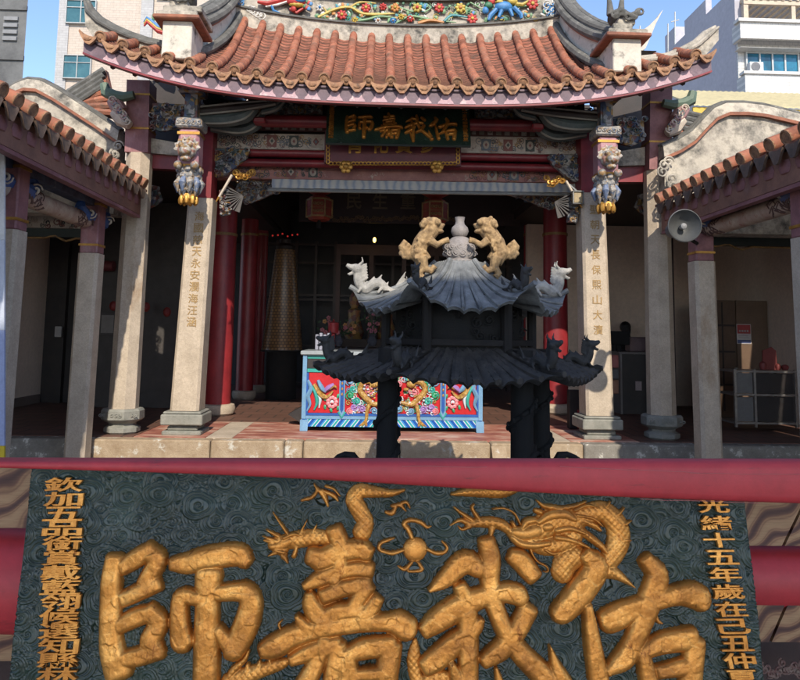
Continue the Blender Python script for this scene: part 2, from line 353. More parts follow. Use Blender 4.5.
def roll(x, tmax, nt_):
    r = 0.05; pts = []; R = []
    for i in range(nt_):
        t0, t1 = tmax*i/nt_, tmax*(i+1)/nt_
        j = random.uniform(-0.004, 0.004)
        pts += [roof(x+j, t0, 0.05), roof(x+j, t1-0.002, 0.046)]; R += [r*1.06, r*0.95]
    b.tube(pts, R, 10, 0)
    p = roof(x, 0, 0.05); d = (roof(x, 0.03, 0.05)-p).normalized()
    ends.disc(p-d*0.001, -d, [(0.062, -0.02), (0.062, 0.010), (0.050, 0.014), (0.047, 0.006), (0.024, 0.006), (0.020, 0.013), (0.001, 0.014)], 14)
def pans(x, tmax, nrow, wd):
    for i in range(nrow):
        t0 = tmax*i/nrow; t1 = tmax*(i+1.5)/nrow
        j = random.uniform(-0.004, 0.004); hj = random.uniform(-0.003, 0.003)
        n = 4; top = []; bot = []
        for q in range(n+1):
            xx = x-wd/2+wd*q/n; sag = -0.03*(1-(2*q/n-1)**2)
            top.append((xx+j, sag))
        vs = []; fs = []
        for t, h in ((t0, 0.022+hj), (min(t1, tmax), 0.0+hj), (t0, -0.004)):
            for xx, sg in top: vs.append(roof(xx, t, sg+h))
        for q in range(n): fs += [(q, q+1, q+n+2, q+n+1), (q, q+2*n+2, q+2*n+3, q+1)]
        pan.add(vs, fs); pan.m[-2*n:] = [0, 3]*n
    # triangular drip tile
    c0 = roof(x, 0, 0.0); zl = roof(x-wd/2, 0, 0.03); zr = roof(x+wd/2, 0, 0.03)
    out = []
    for k in range(9):
        u = k/8; px_ = zl.x+(zr.x-zl.x)*u; top = zl.z+(zr.z-zl.z)*u
        sag = -0.03*(1-(2*u-1)**2); dep = 0.03+0.072*(1-abs(2*u-1)**1.5)*(1+0.10*math.cos(6*math.pi*u))
        out.append((px_, top+sag, top+sag-dep))
    vs = []; fs = []
    for yy in (c0.y-0.035, c0.y-0.012):
        for a in out: vs.append((a[0], yy, a[1])); vs.append((a[0], yy-0.012*(yy < c0.y-0.02), a[2]))
    for k in range(8):
        a = 2*k; fs += [(a, a+1, a+3, a+2), (a+18, a+20, a+21, a+19), (a, a+2, a+20, a+18), (a+1, a+19, a+21, a+3)]
    drips.add(vs, fs)
    drips.ell((c0.x, c0.y-0.045, out[4][1]-0.035), (0.045, 0.012, 0.028), seg=8)
for x in cx: roll(x, 0.985, 14)
for x in wx: roll(x, WT, 5)
for i in range(NR+1):
    x = (-NR/2+i)*PITCH; pans(x, 0.985, 25, PITCH-0.05)
for s in (-1, 1):
    for k in range(5): pans(s*(NR/2+1+k)*PITCH, WT if k < 4 else 0.04, 8 if k < 4 else 1, PITCH-0.05)
def merge(parts):
    if all(m in (0, 1, 2) for q, m in parts): parts = list(parts)
    o = MB()
    for q, m in parts:
        n = len(o.v); o.v += q.v; o.f += [tuple(i+n for i in f) for f in q.f]; o.m += [m or k for k in q.m]
    return o
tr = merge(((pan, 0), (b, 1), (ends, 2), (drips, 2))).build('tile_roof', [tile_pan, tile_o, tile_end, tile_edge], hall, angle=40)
# board under the tiles, and the back slope
b = MB()
b.strip(lambda u, v: roof((2*u-1)*HW, v*0.33, -0.05), 40, 4)
b.strip(lambda u, v: roof((2*u-1)*CW, 0.33+v*0.67, -0.05), 30, 8)
b.strip(lambda u, v: roof((2*u-1)*CW, 1, -0.05)+V((0, v*2.3, -1.2*v)), 30, 3)
b.box((-6, 8.3, 3.621), (-3.45, 8.749, 3.719)).box((3.7, 8.3, 3.621), (6.4, 8.749, 3.719))
b.box((-6, 8.75, 3.62), (XA-CW+0.0, 16.3, 3.72)); b.box((XA+CW, 8.75, 3.62), (6.4, 16.3, 3.72)); b.box((XA-CW-0.02, 10.9, 4.4), (XA+CW+0.02, 16.3, 4.5))
for s in (-1, 1):
    xx = XA+s*CW
    b.add([(xx, 7.85, 4.2), (xx, 11.3, 4.2), (xx, 11.3, 4.75), (xx, 9.0, 5.6), (xx, 7.85, 4.75)], [(0, 1, 2, 3, 4)])
b.box((XA-CW-0.02, 10.9, 3.721), (XA-CW+0.06, 16.3, 4.399)).box((XA+CW-0.06, 10.9, 3.721), (XA+CW+0.02, 16.3, 4.399))
b.build('roof_boarding', dark_wood, hall)
# fascia following the eaves
def eave_band(dy, z0, z1, th, n=60, hw=HW+0.02):
    rings = []
    for i in range(n+1):
        x = (2*i/n-1)*hw; p = roof(x, 0, 0); y = p.y+dy
        rings.append([(p.x, y, p.z+z0), (p.x, y, p.z+z1), (p.x, y+th, p.z+z1), (p.x, y+th, p.z+z0)])
    return MB().rings(rings)
fas = eave_band(0.02, -0.19, -0.02, 0.05).build('fascia_board', fascia_m, hall)
b = MB()
for i in range(-14, 15):
    x = i*PITCH
    if abs(x) > HW-0.08: continue
    P = [(-0.088, -0.182), (0.088, -0.182), (0.078, -0.158), (0.062, -0.145), (0.050, -0.120), (0.048, -0.092), (0.032, -0.080), (0.018, -0.090), (-0.018, -0.090), (-0.032, -0.080), (-0.048, -0.092), (-0.050, -0.120), (-0.062, -0.145), (-0.078, -0.158)]
    pp = [roof(x+a, 0, c) for a, c in P]
    n = len(pp); vs = [(p.x, p.y+0.012, p.z) for p in pp]+[(p.x, p.y+0.03, p.z) for p in pp]
    b.add(vs, [tuple(range(n))]+[(k, k+n, (k+1) % n+n, (k+1) % n) for k in range(n)])
b.build('pink_crest_pattern', pink_m, fas)
eave_band(0.005, -0.21, -0.19, 0.08).build('fascia_moulding', red_wood, fas)
# soffit boards and rafters
b = MB(); b.strip(lambda u, v: roof((2*u-1)*HW, v*0.6, -0.22), 30, 2)
for i in range(-13, 14):
    x = i*PITCH; b.tube([roof(x, 0.04, -0.24), roof(x, 0.5, -0.24)], 0.03, 6)
b.build('soffit', dark_wood, hall)
# --- main ridge
rb = thing('ridge_wall', 'white roof ridge wall with coloured ceramic flowers in relief, above the main hall tiles', 'roof ridge', (XA, RY, rz0))
def rp(x, z, y=0.0): return V((XR+x, RY+y, roof(x, 1).z+z))
def ridge_band(z0, z1, y0, y1, n=40, hw=CW): return MB().rings([[rp(x, z0, y0), rp(x, z1, y0), rp(x, z1, y1), rp(x, z0, y1)] for x in [(2*i/n-1)*hw for i in range(n+1)]])
ridge_band(-0.25, 0.115, -0.10, 0.12).build('ridge_base', plaster_old, rb)
ridge_band(0.115, 0.14, -0.13, 0.15).build('ridge_moulding', cap_grey, rb)
ridge_band(0.14, 0.46, -0.07, 0.09).build('relief_panel', plaster_old, rb)
ridge_band(0.46, 0.53, -0.14, 0.16).build('ridge_cap', cap_grey, rb)
def paint(name, c, r=0.45): return M(name, c, tuple(x*0.6 for x in c), r, ns=18, bs=0.5)
c_red, c_yel, c_grn, c_blu, c_wht, c_org, c_teal, c_dgrn = (paint('glazed_red', (0.55, 0.05, 0.04)), paint('glazed_yellow', (0.62, 0.45, 0.08)), paint('glazed_green', (0.20, 0.38, 0.18)), paint('glazed_blue', (0.06, 0.25, 0.55)),
    paint('glazed_white', (0.70, 0.68, 0.62)), paint('glazed_orange', (0.6, 0.25, 0.06)), paint('glazed_teal', (0.05, 0.30, 0.33)), paint('glazed_dark_green', (0.05, 0.20, 0.10)))
cer = [c_red, c_yel, c_grn, c_blu, c_wht, c_org, c_teal, c_dgrn]
def rpx(px, py, y): # relief pixel -> point on ridge front
    p = at(px, py, RY-0.09); return V((p.x, RY-0.09+y, p.z))
def branch(mb, pts, th, m):
    pts = [rpx(p[0], p[1], -0.012) for p in pts]
    mb.tube(*smooth_path(pts, [th]*(len(pts)-1)+[th*0.5]), 6, m)
def flower(mb, px, py, r, m, mc=1):
    r *= 0.84
    c = rpx(px, py, -0.03)
    for k in range(7):
        q = 2*math.pi*k/7+px; rt = Matrix.Rotation(-q, 3, 'Y')
        mb.ell(c+V((math.cos(q)*r*0.62, 0, math.sin(q)*r*0.62)), (r*0.5, 0.02, r*0.34), m, 8, rt)
    mb.ell(c+V((0, -0.02, 0)), (r*0.34, 0.02, r*0.34), mc, 8)
b = MB()
branch(b, [(318, 18), (335, 10), (350, 8), (362, 14), (378, 15), (395, 14)], 0.022, 1)
branch(b, [(350, 8), (360, 3), (376, 4)], 0.016, 1); branch(b, [(328, 14), (322, 6)], 0.014, 1)
branch(b, [(352, 22), (368, 20), (380, 17), (398, 19)], 0.02, 2); branch(b, [(395, 24), (410, 17), (425, 19), (440, 22)], 0.018, 2)
branch(b, [(418, 24), (430, 21), (444, 23)], 0.026, 5); branch(b, [(444, 22), (452, 16), (468, 18)], 0.02, 6); branch(b, [(452, 16), (462, 8), (476, 11)], 0.014, 2)
branch(b, [(400, 8), (412, 12), (420, 10)], 0.014, 2); branch(b, [(470, 3), (484, 11)], 0.014, 2); branch(b, [(512, 8), (524, 4), (532, 9)], 0.014, 2); branch(b, [(506, 4), (522, 7), (540, 2)], 0.016, 2)
branch(b, [(424, 13), (430, 9), (428, 5)], 0.012, 2); branch(b, [(446, 22), (456, 23)], 0.012, 2)
flower(b, 342, 16, 0.075, 0); flower(b, 366, 9, 0.075, 0); flower(b, 383, 8, 0.06, 0, 0); flower(b, 395, 9, 0.07, 5); flower(b, 355, 21, 0.05, 1)
flower(b, 417, 9, 0.075, 1, 0); flower(b, 439, 9, 0.075, 0); flower(b, 460, 9, 0.08, 1, 5); flower(b, 472, 20, 0.08, 0, 1); flower(b, 532, 5, 0.09, 0, 1); flower(b, 410, 20, 0.055, 0, 4); flower(b, 401, 18, 0.05, 1)
flower(b, 320, 9, 0.06, 4, 3); flower(b, 378, 22, 0.05, 4, 5); flower(b, 393, 22, 0.05, 3, 4)
for k in range(150):
    px_, py_ = random.uniform(316, 545), random.uniform(3, 21); c = rpx(px_, py_, -0.012)
    b.ell(c, (random.uniform(0.02, 0.045), 0.012, random.uniform(0.012, 0.022)), random.choice([2, 2, 7, 6, 3, 4, 2, 5, 7]), 7, Matrix.Rotation(random.uniform(0, 3), 3, 'Y'))
    if k % 3 == 0: b.curl(c, random.uniform(0.03, 0.06), 0.008, 1.3, k, 1, random.choice([2, 7, 6, 4, 1]), seg=5)
b.build('ceramic_flowers', cer, rb)
b = MB()   # blue beast with yellow back
c = rpx(502, 9, -0.03)
b.ell(rpx(503, 8, -0.04), (0.12, 0.05, 0.07), 3, 12); b.ell(rpx(512, 3, -0.04), (0.07, 0.045, 0.05), 1, 10); b.ell(rpx(499, 4, -0.05), (0.06, 0.035, 0.03), 1, 8)
for p in ([(496, 11), (490, 17), (488, 22)], [(501, 12), (498, 19)], [(509, 11), (512, 18)], [(513, 9), (520, 16), (521, 20)]):
    b.tube([rpx(x, y, -0.045) for x, y in p], [0.032]*(len(p)-1)+[0.02], 7, 3)
b.tube([rpx(x, y, -0.03) for x, y in [(514, 5), (522, 6), (528, 2)]], [0.03, 0.025, 0.015], 7, 1); b.ell(rpx(488, 7, -0.04), (0.06, 0.045, 0.05), 7, 10); b.ell(rpx(485, 12, -0.04), (0.045, 0.04, 0.05), 3, 9); b.ell(rpx(491, 3, -0.04), (0.05, 0.04, 0.045), 0, 9)
b.build('ceramic_beast', cer, rb)
b = MB()   # left: red phoenix and blue bird
b.tube([rpx(x, y, -0.03) for x, y in [(258, 3), (268, 5), (280, 2), (292, -2)]], [0.02, 0.035, 0.04, 0.04], 7, 0)
b.tube([rpx(x, y, -0.03) for x, y in [(266, 8), (278, 6), (290, 2)]], [0.014, 0.02, 0.02], 6, 4)
b.ell(rpx(297, 3, -0.05), (0.13, 0.06, 0.08), 0, 12); b.ell(rpx(300, 2, -0.08), (0.09, 0.05, 0.055), 3, 12); b.ell(rpx(297, 7, -0.06), (0.1, 0.04, 0.035), 1, 10)
b.tube([rpx(x, y, -0.03) for x, y in [(290, 10), (297, 14), (304, 9)]], 0.022, 6, 0); b.tube([rpx(x, y, -0.03) for x, y in [(272, 7), (274, 12), (280, 14)]], [0.02, 0.018, 0.01], 6, 3); b.ell(rpx(294, 11, -0.05), 0.04, 0, 8)
for k in range(9): b.ell(rpx(303+2*(k % 5), 1+k*1.2, -0.05), (0.03, 0.02, 0.03), [3, 1, 7, 0][k % 4], 7)
b.build('ceramic_phoenix', cer, rb)
b = MB()   # end panels: blue and white scrolls
for k in range(18):
    for (x0, x1, y0, y1) in ((226, 242, 1, 6), (545, 560, 1, 16)):
        p = rpx(random.uniform(x0, x1), random.uniform(y0, y1), -0.012); b.curl(p, random.uniform(0.03, 0.07), 0.011, 1.3, random.uniform(0, 6), 1, random.choice([3, 4, 4]), y=-0.02)
for k in range(5):
    p = rpx(250+k*3, 10+k*1.5, -0.012); b.curl(p, 0.06, 0.014, 1.2, k, 1, 4)
b.build('scroll_relief', cer, rb)

# --- descending ridges with end blocks (one each side)
tile_wht = plaster
for s in (-1, 1):
    vr = thing('descending_ridge', 'curved dark descending ridge with white end block, %s of the flower ridge' % ('left' if s < 0 else 'right'), 'roof ridge', (XA+s*2.25, 8.3, 4.8), 'descending roof ridges')
    path = []
    for i in range(13):
        t = i/12; x = 2.2+0.30*(t**2.2)
        rr = roof(min(x, 2.3), 1-0.74*t)
        path.append(V((XR+s*x, rr.y, rr.z+0.02)))
    def sweep(x0, x1, z0, z1, f0=0, f1=13):
        rings = []
        for p in path[f0:f1]: rings.append([(p.x+s*x0, p.y, p.z+z0), (p.x+s*x1, p.y, p.z+z0), (p.x+s*x1, p.y, p.z+z1), (p.x+s*x0, p.y, p.z+z1)])
        return MB().rings(rings)
    sweep(-0.06, 0.10, -0.12, 0.30).build('ridge_wall_face', plaster, vr)
    sweep(-0.10, 0.14, 0.30, 0.335).build('brick_edging', brick_edge, vr)
    b = MB()
    b.tube([p+V((s*0.02, 0, 0.42)) for p in path], 0.10, 10, flat=0.9)
    b.tube([p+V((s*-0.085, 0, 0.38)) for p in path], 0.055, 8); b.tube([p+V((s*0.125, 0, 0.38)) for p in path], 0.055, 8)
    b.tube([p+V((s*-0.05, 0, 0.48)) for p in path], 0.04, 8); b.tube([p+V((s*0.06, 0, 0.50)) for p in path], 0.045, 8)
    b.build('ridge_cap_tiles', cap_grey, vr)
    # a dark foot that follows the tiles
    b = MB(); b.tube([p+V((s*-0.10, -0.03, 0.02)) for p in path], 0.055, 8); b.build('mortar_foot', cap_grey, vr)
    # end block
    e = at(180 if s < 0 else 623, 45, 7.55); ex = e.x; zb = roof(2.4, 0.15).z-0.02; zt = at(400, 31 if s < 0 else 35, 7.5).z
    hw = 0.16
    b = MB().box((ex-hw, 7.42, zb), (ex+hw, 7.9, zt), bev=0.01); b.build('end_block', plaster, vr)
    b = MB().box((ex-hw-0.09, 7.34, zt), (ex+hw+0.09, 7.98, zt+0.045), bev=0.01); b.build('coping_slab', brick_edge, vr)
    b = MB().box((ex-hw-0.06, 7.37, zt+0.045), (ex+hw+0.06, 7.95, zt+0.10), bev=0.01).box((ex-hw+0.0, 7.40, zt+0.10), (ex+hw+0.1*(-s), 7.95, zt+0.17), bev=0.01).box((ex-hw+0.06, 7.42, zt+0.17), (ex+hw-0.06, 7.9, zt+0.24), bev=0.01)
    b.build('stepped_cap', plaster_old, vr)
    b = MB()
    for k in range(5): b.curl((ex-0.14+0.07*k, 7.40, zt+0.27+0.03*math.sin(2*k)), 0.06, 0.018, 1.4, k, 1 if k % 2 else -1, y=-0.02)
    b.ell((ex-s*0.02, 7.62, zt+0.33), (0.13, 0.14, 0.10), seg=12)
    xq = ex-s*0.10
    for d in ((-0.055, 0.30), (0.06, 0.34)):
        b.tube([(xq+d[0], 7.5, zt+0.30), (xq+d[0]*1.2, 7.5, zt+0.45), (xq+d[0]*1.6, 7.49, zt+0.3+d[1])], [0.05, 0.032, 0.008], 7)
    b.build('scroll_finial', cap_grey, vr, remesh=0.012)

# --- corner ridges: white swallow-tail walls at the ends of the eaves
for s in (-1, 1):
    pts_t = [(86, -2), (90, 12), (100, 22), (114, 30), (130, 37), (148, 43), (167, 47)] if s < 0 else [(716, 28), (706, 36), (696, 45), (683, 52), (668, 58), (652, 60), (630, 62)]
    pts_b = [(88, 20), (94, 28), (104, 36), (116, 43), (132, 49), (148, 54), (167, 58)] if s < 0 else [(716, 34), (707, 45), (697, 54), (684, 62), (668, 68), (652, 70), (632, 72)]
    cr = thing('corner_ridge', 'white stained upswept corner ridge above the %s end of the hall eaves' % ('left' if s < 0 else 'right'), 'roof ridge', at(*pts_b[4], 7.7), 'upswept corner ridges')
    P = [at(a, c, 7.72) for a, c in pts_t]; Q = [at(a, c, 7.72)-V((0, 0, 0.10)) for a, c in pts_b]
    b = MB().rings([[(q.x, 7.66, q.z), (p.x, 7.66, p.z), (p.x, 7.80, p.z), (q.x, 7.80, q.z)] for p, q in zip(P, Q)]); b.build('wall_face', plaster_old, cr)
    b = MB(); b.tube([(p.x, 7.73, p.z+0.02) for p in P], [0.02]+[0.05]*(len(P)-1), 8); b.tube([(p.x, 7.65, p.z-0.02) for p in P], [0.012]+[0.028]*(len(P)-1), 8)
    b.build('rounded_cap', cap_grey if s < 0 else plaster_old, cr)
    if s > 0:   # free white swallow tail standing behind the right end block
        T = thing('swallow_tail_tip', 'thin white curved swallowtail tip pointing up against the sky, right roof end', 'roof ornament', at(640, 60, 8.9))
        A = [(661, 12), (655, 20), (648, 27), (640, 33), (632, 36)]; B = [(661, 12.5), (654, 26), (650, 36), (644, 50), (636, 56)]
        MB().rings([[(q.x, 8.84, q.z), (p.x, 8.84, p.z), (p.x, 8.95, p.z), (q.x, 8.95, q.z)] for p, q in zip([at(*a, 8.9) for a in A], [at(*a, 8.9) for a in B])]).build('tip_wall', plaster, T)
        MB().box(at(626, 50, 8.8), at(651, 57, 9.0)).build('tip_block', plaster_old, T)
# ceramic phoenix tail curling behind the left block
ph = MB()
for m_, off in ((6, 0), (1, 2.0), (0, 4.2)):
    ph.tube([at(x, y+off, 8.3) for x, y in [(167, 30), (158, 27), (151, 21), (147, 18), (144, 22)]], [0.03, 0.028, 0.024, 0.02, 0.01], 7, {6: 3, 1: 1, 0: 0}[m_])
ph.ell(at(154, 17, 8.3), (0.03, 0.02, 0.05), 2, 8)
props(ph.build('ceramic_tail', cer), 'small red, yellow and teal ceramic tail curling up beside the left end block', 'roof ornament')

# ------------------------------------------------------------------ columns of the hall
def octo(mb, p0, p1, r0_, r1_, n=8, m=0, segs=6, ph=math.pi/8):
    p0 = V(p0); p1 = V(p1)
    mb.rings([[p+V((math.cos(ph+2*math.pi*k/n)*r, math.sin(ph+2*math.pi*k/n)*r, 0)) for k in range(n)] for p, r in [(p0.lerp(p1, i/segs), r0_+(r1_-r0_)*i/segs) for i in range(segs+1)]], m)
cols = []
for (bx, tx, by, sp, zr) in ((122, 141, 433, 155, 92), (662, 656, 436, 172, 98)):
    Y = 8.3; p0 = at(bx, by, Y); p0.z = FLOOR; pm = at(tx-1 if bx < 400 else tx, sp, Y); pt = at(tx+1, zr-8, Y)
    ped = 0.28; pc = p0.lerp(pm, ped/(pm.z-p0.z))
    b = MB(); octo(b, pc, pm, 0.165, 0.15)
    c = b.build('column', stone, hall, angle=20); cols.append(c)
    b = MB(); b.lathe([(0.17, 0.0), (0.20, 0.025), (0.20, 0.07), (0.15, 0.10), (0.15, 0.12), (0.215, 0.15), (0.235, 0.17), (0.235, 0.26), (0.215, 0.285)], (p0.x, p0.y, FLOOR), 8, ph=math.pi/8)
    for k in range(-1, 2):
        for j in range(3): b.curl((p0.x+k*0.15+(j-1)*0.045, p0.y-0.222+abs(k)*0.06, FLOOR+0.215), 0.024, 0.007, 1.2, j, 1)
    b.build('column_base', stone_grey, c, angle=25)
    b = MB(); w2 = 0.135
    b.rings([[(p.x-w2, p.y-w2, p.z), (p.x+w2, p.y-w2, p.z), (p.x+w2, p.y+w2, p.z), (p.x-w2, p.y+w2, p.z)] for p in (pm, pm.lerp(pt, 0.5), pt)])
    b.build('painted_column_head', purple_wood, c)
    for f in (0.33, 0.80):
        p = pm.lerp(pt, f); MB().box((p.x-w2-0.006, p.y-w2-0.006, p.z-0.012), (p.x+w2+0.006, p.y+w2+0.006, p.z+0.012)).build('gilt_band', gold, c)
for (bx, tx, sp, txt) in ((186, 203, 200, '海國慈天永安瀾海汪涵'), (597, 590, 195, '聖朝天長保熙山大瀆')):
    Y = 8.35; p0 = at(bx, 431, Y); p0.z = FLOOR; pm = at(tx, sp, Y); pt = at(tx+(2 if bx < 400 else -2), 118, Y)
    pc = p0.lerp(pm, 0.27/(pm.z-p0.z)); w2 = 0.165
    def sq(p, w_, c=0.03): return [(p.x-w_+c, p.y-w_, p.z), (p.x+w_-c, p.y-w_, p.z), (p.x+w_, p.y-w_+c, p.z), (p.x+w_, p.y+w_-c, p.z), (p.x+w_-c, p.y+w_, p.z), (p.x-w_+c, p.y+w_, p.z), (p.x-w_, p.y+w_-c, p.z), (p.x-w_, p.y-w_+c, p.z)]
    b = MB().rings([sq(pc.lerp(pm, i/6), w2-0.02*i/6) for i in range(7)])
    c = b.build('column', stone, hall, angle=20); cols.append(c)
    b = MB()
    for w_, z0, z1 in ((0.22, 0, 0.05), (0.17, 0.05, 0.10), (0.235, 0.115, 0.235), (0.215, 0.235, 0.265)): b.box((p0.x-w_, p0.y-w_, FLOOR+z0), (p0.x+w_, p0.y+w_, FLOOR+z1), bev=0.012)
    b.build('column_base', stone_grey, c)
    b = MB(); b.box((pm.x-w2+0.015, pm.y-w2+0.015, pm.z), (pt.x+w2-0.02, pt.y+w2-0.02, pt.z))
    b.build('painted_column_head', red_wood, c)
    b = MB()
    y0 = 218 if bx < 400 else 212
    for i, ch in enumerate(txt):
        yy = y0+i*(322-218)/(len(txt)-1) if bx < 400 else y0+i*(330-212)/(len(txt)-1)
        f = (at(bx, yy, Y).z-pc.z)/(pm.z-pc.z); p = pc.lerp(pm, f)
        b = MB(); put_glyph(b, ch, (p.x+(0.01 if bx < 400 else 0.0), p.y-w2+0.02*f-0.001, p.z), 0.11, 0.112, depth=0.004, off=0.0); b.build('inscribed_character', M('column_gilt', (0.42, 0.27, 0.10), (0.26, 0.16, 0.07), 0.6, ns=30), c, angle=20)

# ------------------------------------------------------------------ lotus pendants in front of the inner columns
def pendant(cxp, Y, ztop, sc_):
    t = []
    o = V((cxp.x, Y, 0))
    return t
for (px_, yo) in ((192, 0), (605, 8)):
    Y = 7.75; pa = at(px_, 121+yo, Y); pb = at(px_, 205+yo, Y); H = pa.z-pb.z; x, z0 = pa.x, pb.z; sx = -1 if px_ < 400 else 1
    pd = thing('lotus_pendant', 'painted hanging post ending in a blue and white lotus, before the %s inscribed column' % ('left' if px_ < 400 else 'right'), 'pendant', (x, Y, z0), 'carved hanging posts')
    MB().box((x-0.115, Y-0.115, z0+H*0.42), (x+0.115, Y+0.115, z0+H*0.88), bev=0.03).build('post', M('pink_painted_post', (0.46, 0.24, 0.25), (0.3, 0.14, 0.17), 0.5, ns=9), pd)
    b = MB().box((x-0.145, Y-0.145, z0+H*0.88), (x+0.145, Y+0.145, z0+H), bev=0.02)
    for k in range(5): b.curl((x-0.11+0.055*k, Y-0.15, z0+H*0.94), 0.028, 0.009, 1.2, k, 1)
    b.build('cloud_cap', palette('blue_white_paint', [(0.34, 0.32, 0.29), (0.14, 0.16, 0.20), (0.40, 0.36, 0.31), (0.24, 0.23, 0.22), (0.30, 0.22, 0.15)], 40), pd)
    for f in (0.44, 0.82): MB().box((x-0.122, Y-0.122, z0+H*f-0.015), (x+0.122, Y+0.122, z0+H*f+0.015)).build('gilt_band', gold, pd)
    b = MB()   # lion head mask in front of the post
    zc = z0+H*0.60; fx = x+sx*0.02*0
    b.ell((fx, Y-0.15, zc), (0.11, 0.09, 0.10)); b.ell((fx, Y-0.23, zc-0.02), (0.07, 0.06, 0.055)); b.ell((fx-0.05, Y-0.22, zc+0.05), 0.03); b.ell((fx+0.05, Y-0.22, zc+0.05), 0.03)
    for k in range(8):
        q = math.pi*k/7; b.curl((fx+0.11*math.cos(q), Y-0.15, zc+0.03+0.10*math.sin(q)), 0.035, 0.013, 1.2, q, 1)
    b.ell((fx, Y-0.2, zc-0.10), (0.06, 0.05, 0.03)); b.ell((fx-0.09, Y-0.15, zc-0.16), (0.05, 0.05, 0.05)); b.ell((fx+0.09, Y-0.15, zc-0.16), (0.05, 0.05, 0.05))
    b.build('lion_mask', palette('mask_paint', [(0.32, 0.20, 0.09), (0.38, 0.34, 0.29), (0.32, 0.17, 0.13), (0.26, 0.17, 0.08), (0.2, 0.19, 0.18), (0.40, 0.36, 0.31)], 30), pd, remesh=0.009)
    b = MB()
    for zz_, rr, n in ((0.40, 0.12, 10), (0.33, 0.11, 8)):
        for k in range(n):
            q = 2*math.pi*k/n+zz_; b.ell((x+rr*math.cos(q)*0.9, Y+rr*math.sin(q)*0.9, z0+H*zz_), (0.045, 0.045, 0.042), 0, 8)
    b.lathe([(0.08, H*0.2), (0.12, H*0.3), (0.13, H*0.42)], (x, Y, z0), 12)
    b.build('cloud_ring', MATS['blue_white_paint'], pd)
    b = MB()
    for lay, (n, zt_, zb_, ro) in enumerate(((10, 0.33, 0.14, 0.125), (8, 0.22, 0.10, 0.085))):
        for k in range(n):
            q = 2*math.pi*(k+0.5*lay)/n; c, s_ = math.cos(q), math.sin(q)
            p = [(x+c*ro*f, Y+s_*ro*f, z0+H*z) for f, z in ((0.75, zt_), (1.1, (zt_*0.5+zb_*0.5)), (1.0, zb_))]
            b.tube(p, [0.022, 0.04, 0.008], 8, m=k % 2 if lay == 0 else 0)
    b.build('lotus_petals', [MATS['blue_white_paint'], M('petal_blue', (0.16, 0.21, 0.33), rough=0.5, stain=(0.4, 0.38, 0.35), stain_lo=0.5, stain_hi=0.65, ss=20)], pd)
    b = MB(); b.lathe([(0.09, H*0.12), (0.10, H*0.06), (0.05, 0.02), (0.02, 0)], (x, Y, z0), 10)
    for k in range(8):
        q = 2*math.pi*k/8; b.ell((x+0.085*math.cos(q), Y+0.085*math.sin(q), z0+H*0.05), (0.03, 0.03, 0.055), 0, 7)
    b.build('gilt_tassel', gold, pd)
    # strut above the pendant, up to the eaves
    b = MB().box((x-0.07, Y-0.07, z0+H), (x+0.07, Y+0.07, z0+H*1.30)); b.box((x-0.14, Y-0.14, z0+H*1.30), (x+0.14, Y+0.14, z0+H*1.42), bev=0.02)
    b.box((x-0.045, Y-0.085, z0+H*1.05), (x+0.045, Y-0.05, z0+H*1.24))
    b.build('strut_block', carve, pd)

# ------------------------------------------------------------------ beams between the columns
def beam(name, px0, y0, y1, px1, y2, y3, Y, th, mats, parent=hall, bev=0.012, label=None):
    A = at(px0, y0, Y); B = at(px0, y1, Y); C_ = at(px1, y2, Y); D = at(px1, y3, Y)
    b = MB().hexa([B, D, (D.x, Y+th, D.z), (B.x, Y+th, B.z), A, C_, (C_.x, Y+th, C_.z), (A.x, Y+th, A.z)])
    return b.build(name, mats, parent, label=label)
def round_beam(name, px0, y0, px1, y1, Y, rpx_, mats, parent=hall):
    r = rpx_/FPX*Y
    return MB().tube([at(px0, y0, Y), at(px1, y1, Y)], r, 14).build(name, mats, parent)
round_beam('purlin', 212, 120, 590, 127, 8.25, 6.5, red_wood)
round_beam('purlin', 214, 152, 588, 159, 8.5, 4.5, red_wood)
round_beam('purlin', 214, 162, 588, 169, 8.5, 4.2, red_wood)
beam('backing_board', 212, 100, 180, 590, 105, 185, 8.9, 0.06, dark_wood)
# painted cartouches and diamond ornament on both tie beams
def plate(mb, px, py, w_, h_, Y, m, shape='box'):
    c = at(px, py, Y); wx_, hz = w_/FPX*Y/2, h_/FPX*Y/2
    if shape == 'box': mb.box((c.x-wx_, Y-0.006, c.z-hz), (c.x+wx_, Y+0.01, c.z+hz), m)
    elif shape == 'dia': mb.prism([(c.x-wx_, c.z), (c.x, c.z-hz), (c.x+wx_, c.z), (c.x, c.z+hz)], Y-0.009, Y+0.01, m)
    else: mb.prism([(c.x+wx_*math.cos(q*math.pi/8), c.z+hz*math.sin(q*math.pi/8)) for q in range(16)], Y-0.009, Y+0.01, m)
pm_ = [M('beam_dark_green', (0.05, 0.06, 0.055)), M('beam_red', (0.20, 0.07, 0.06)), M('beam_dull_cream', (0.38, 0.32, 0.26), (0.28, 0.23, 0.19), ns=14), M('beam_blue_grey', (0.12, 0.14, 0.17)), gold_dim]
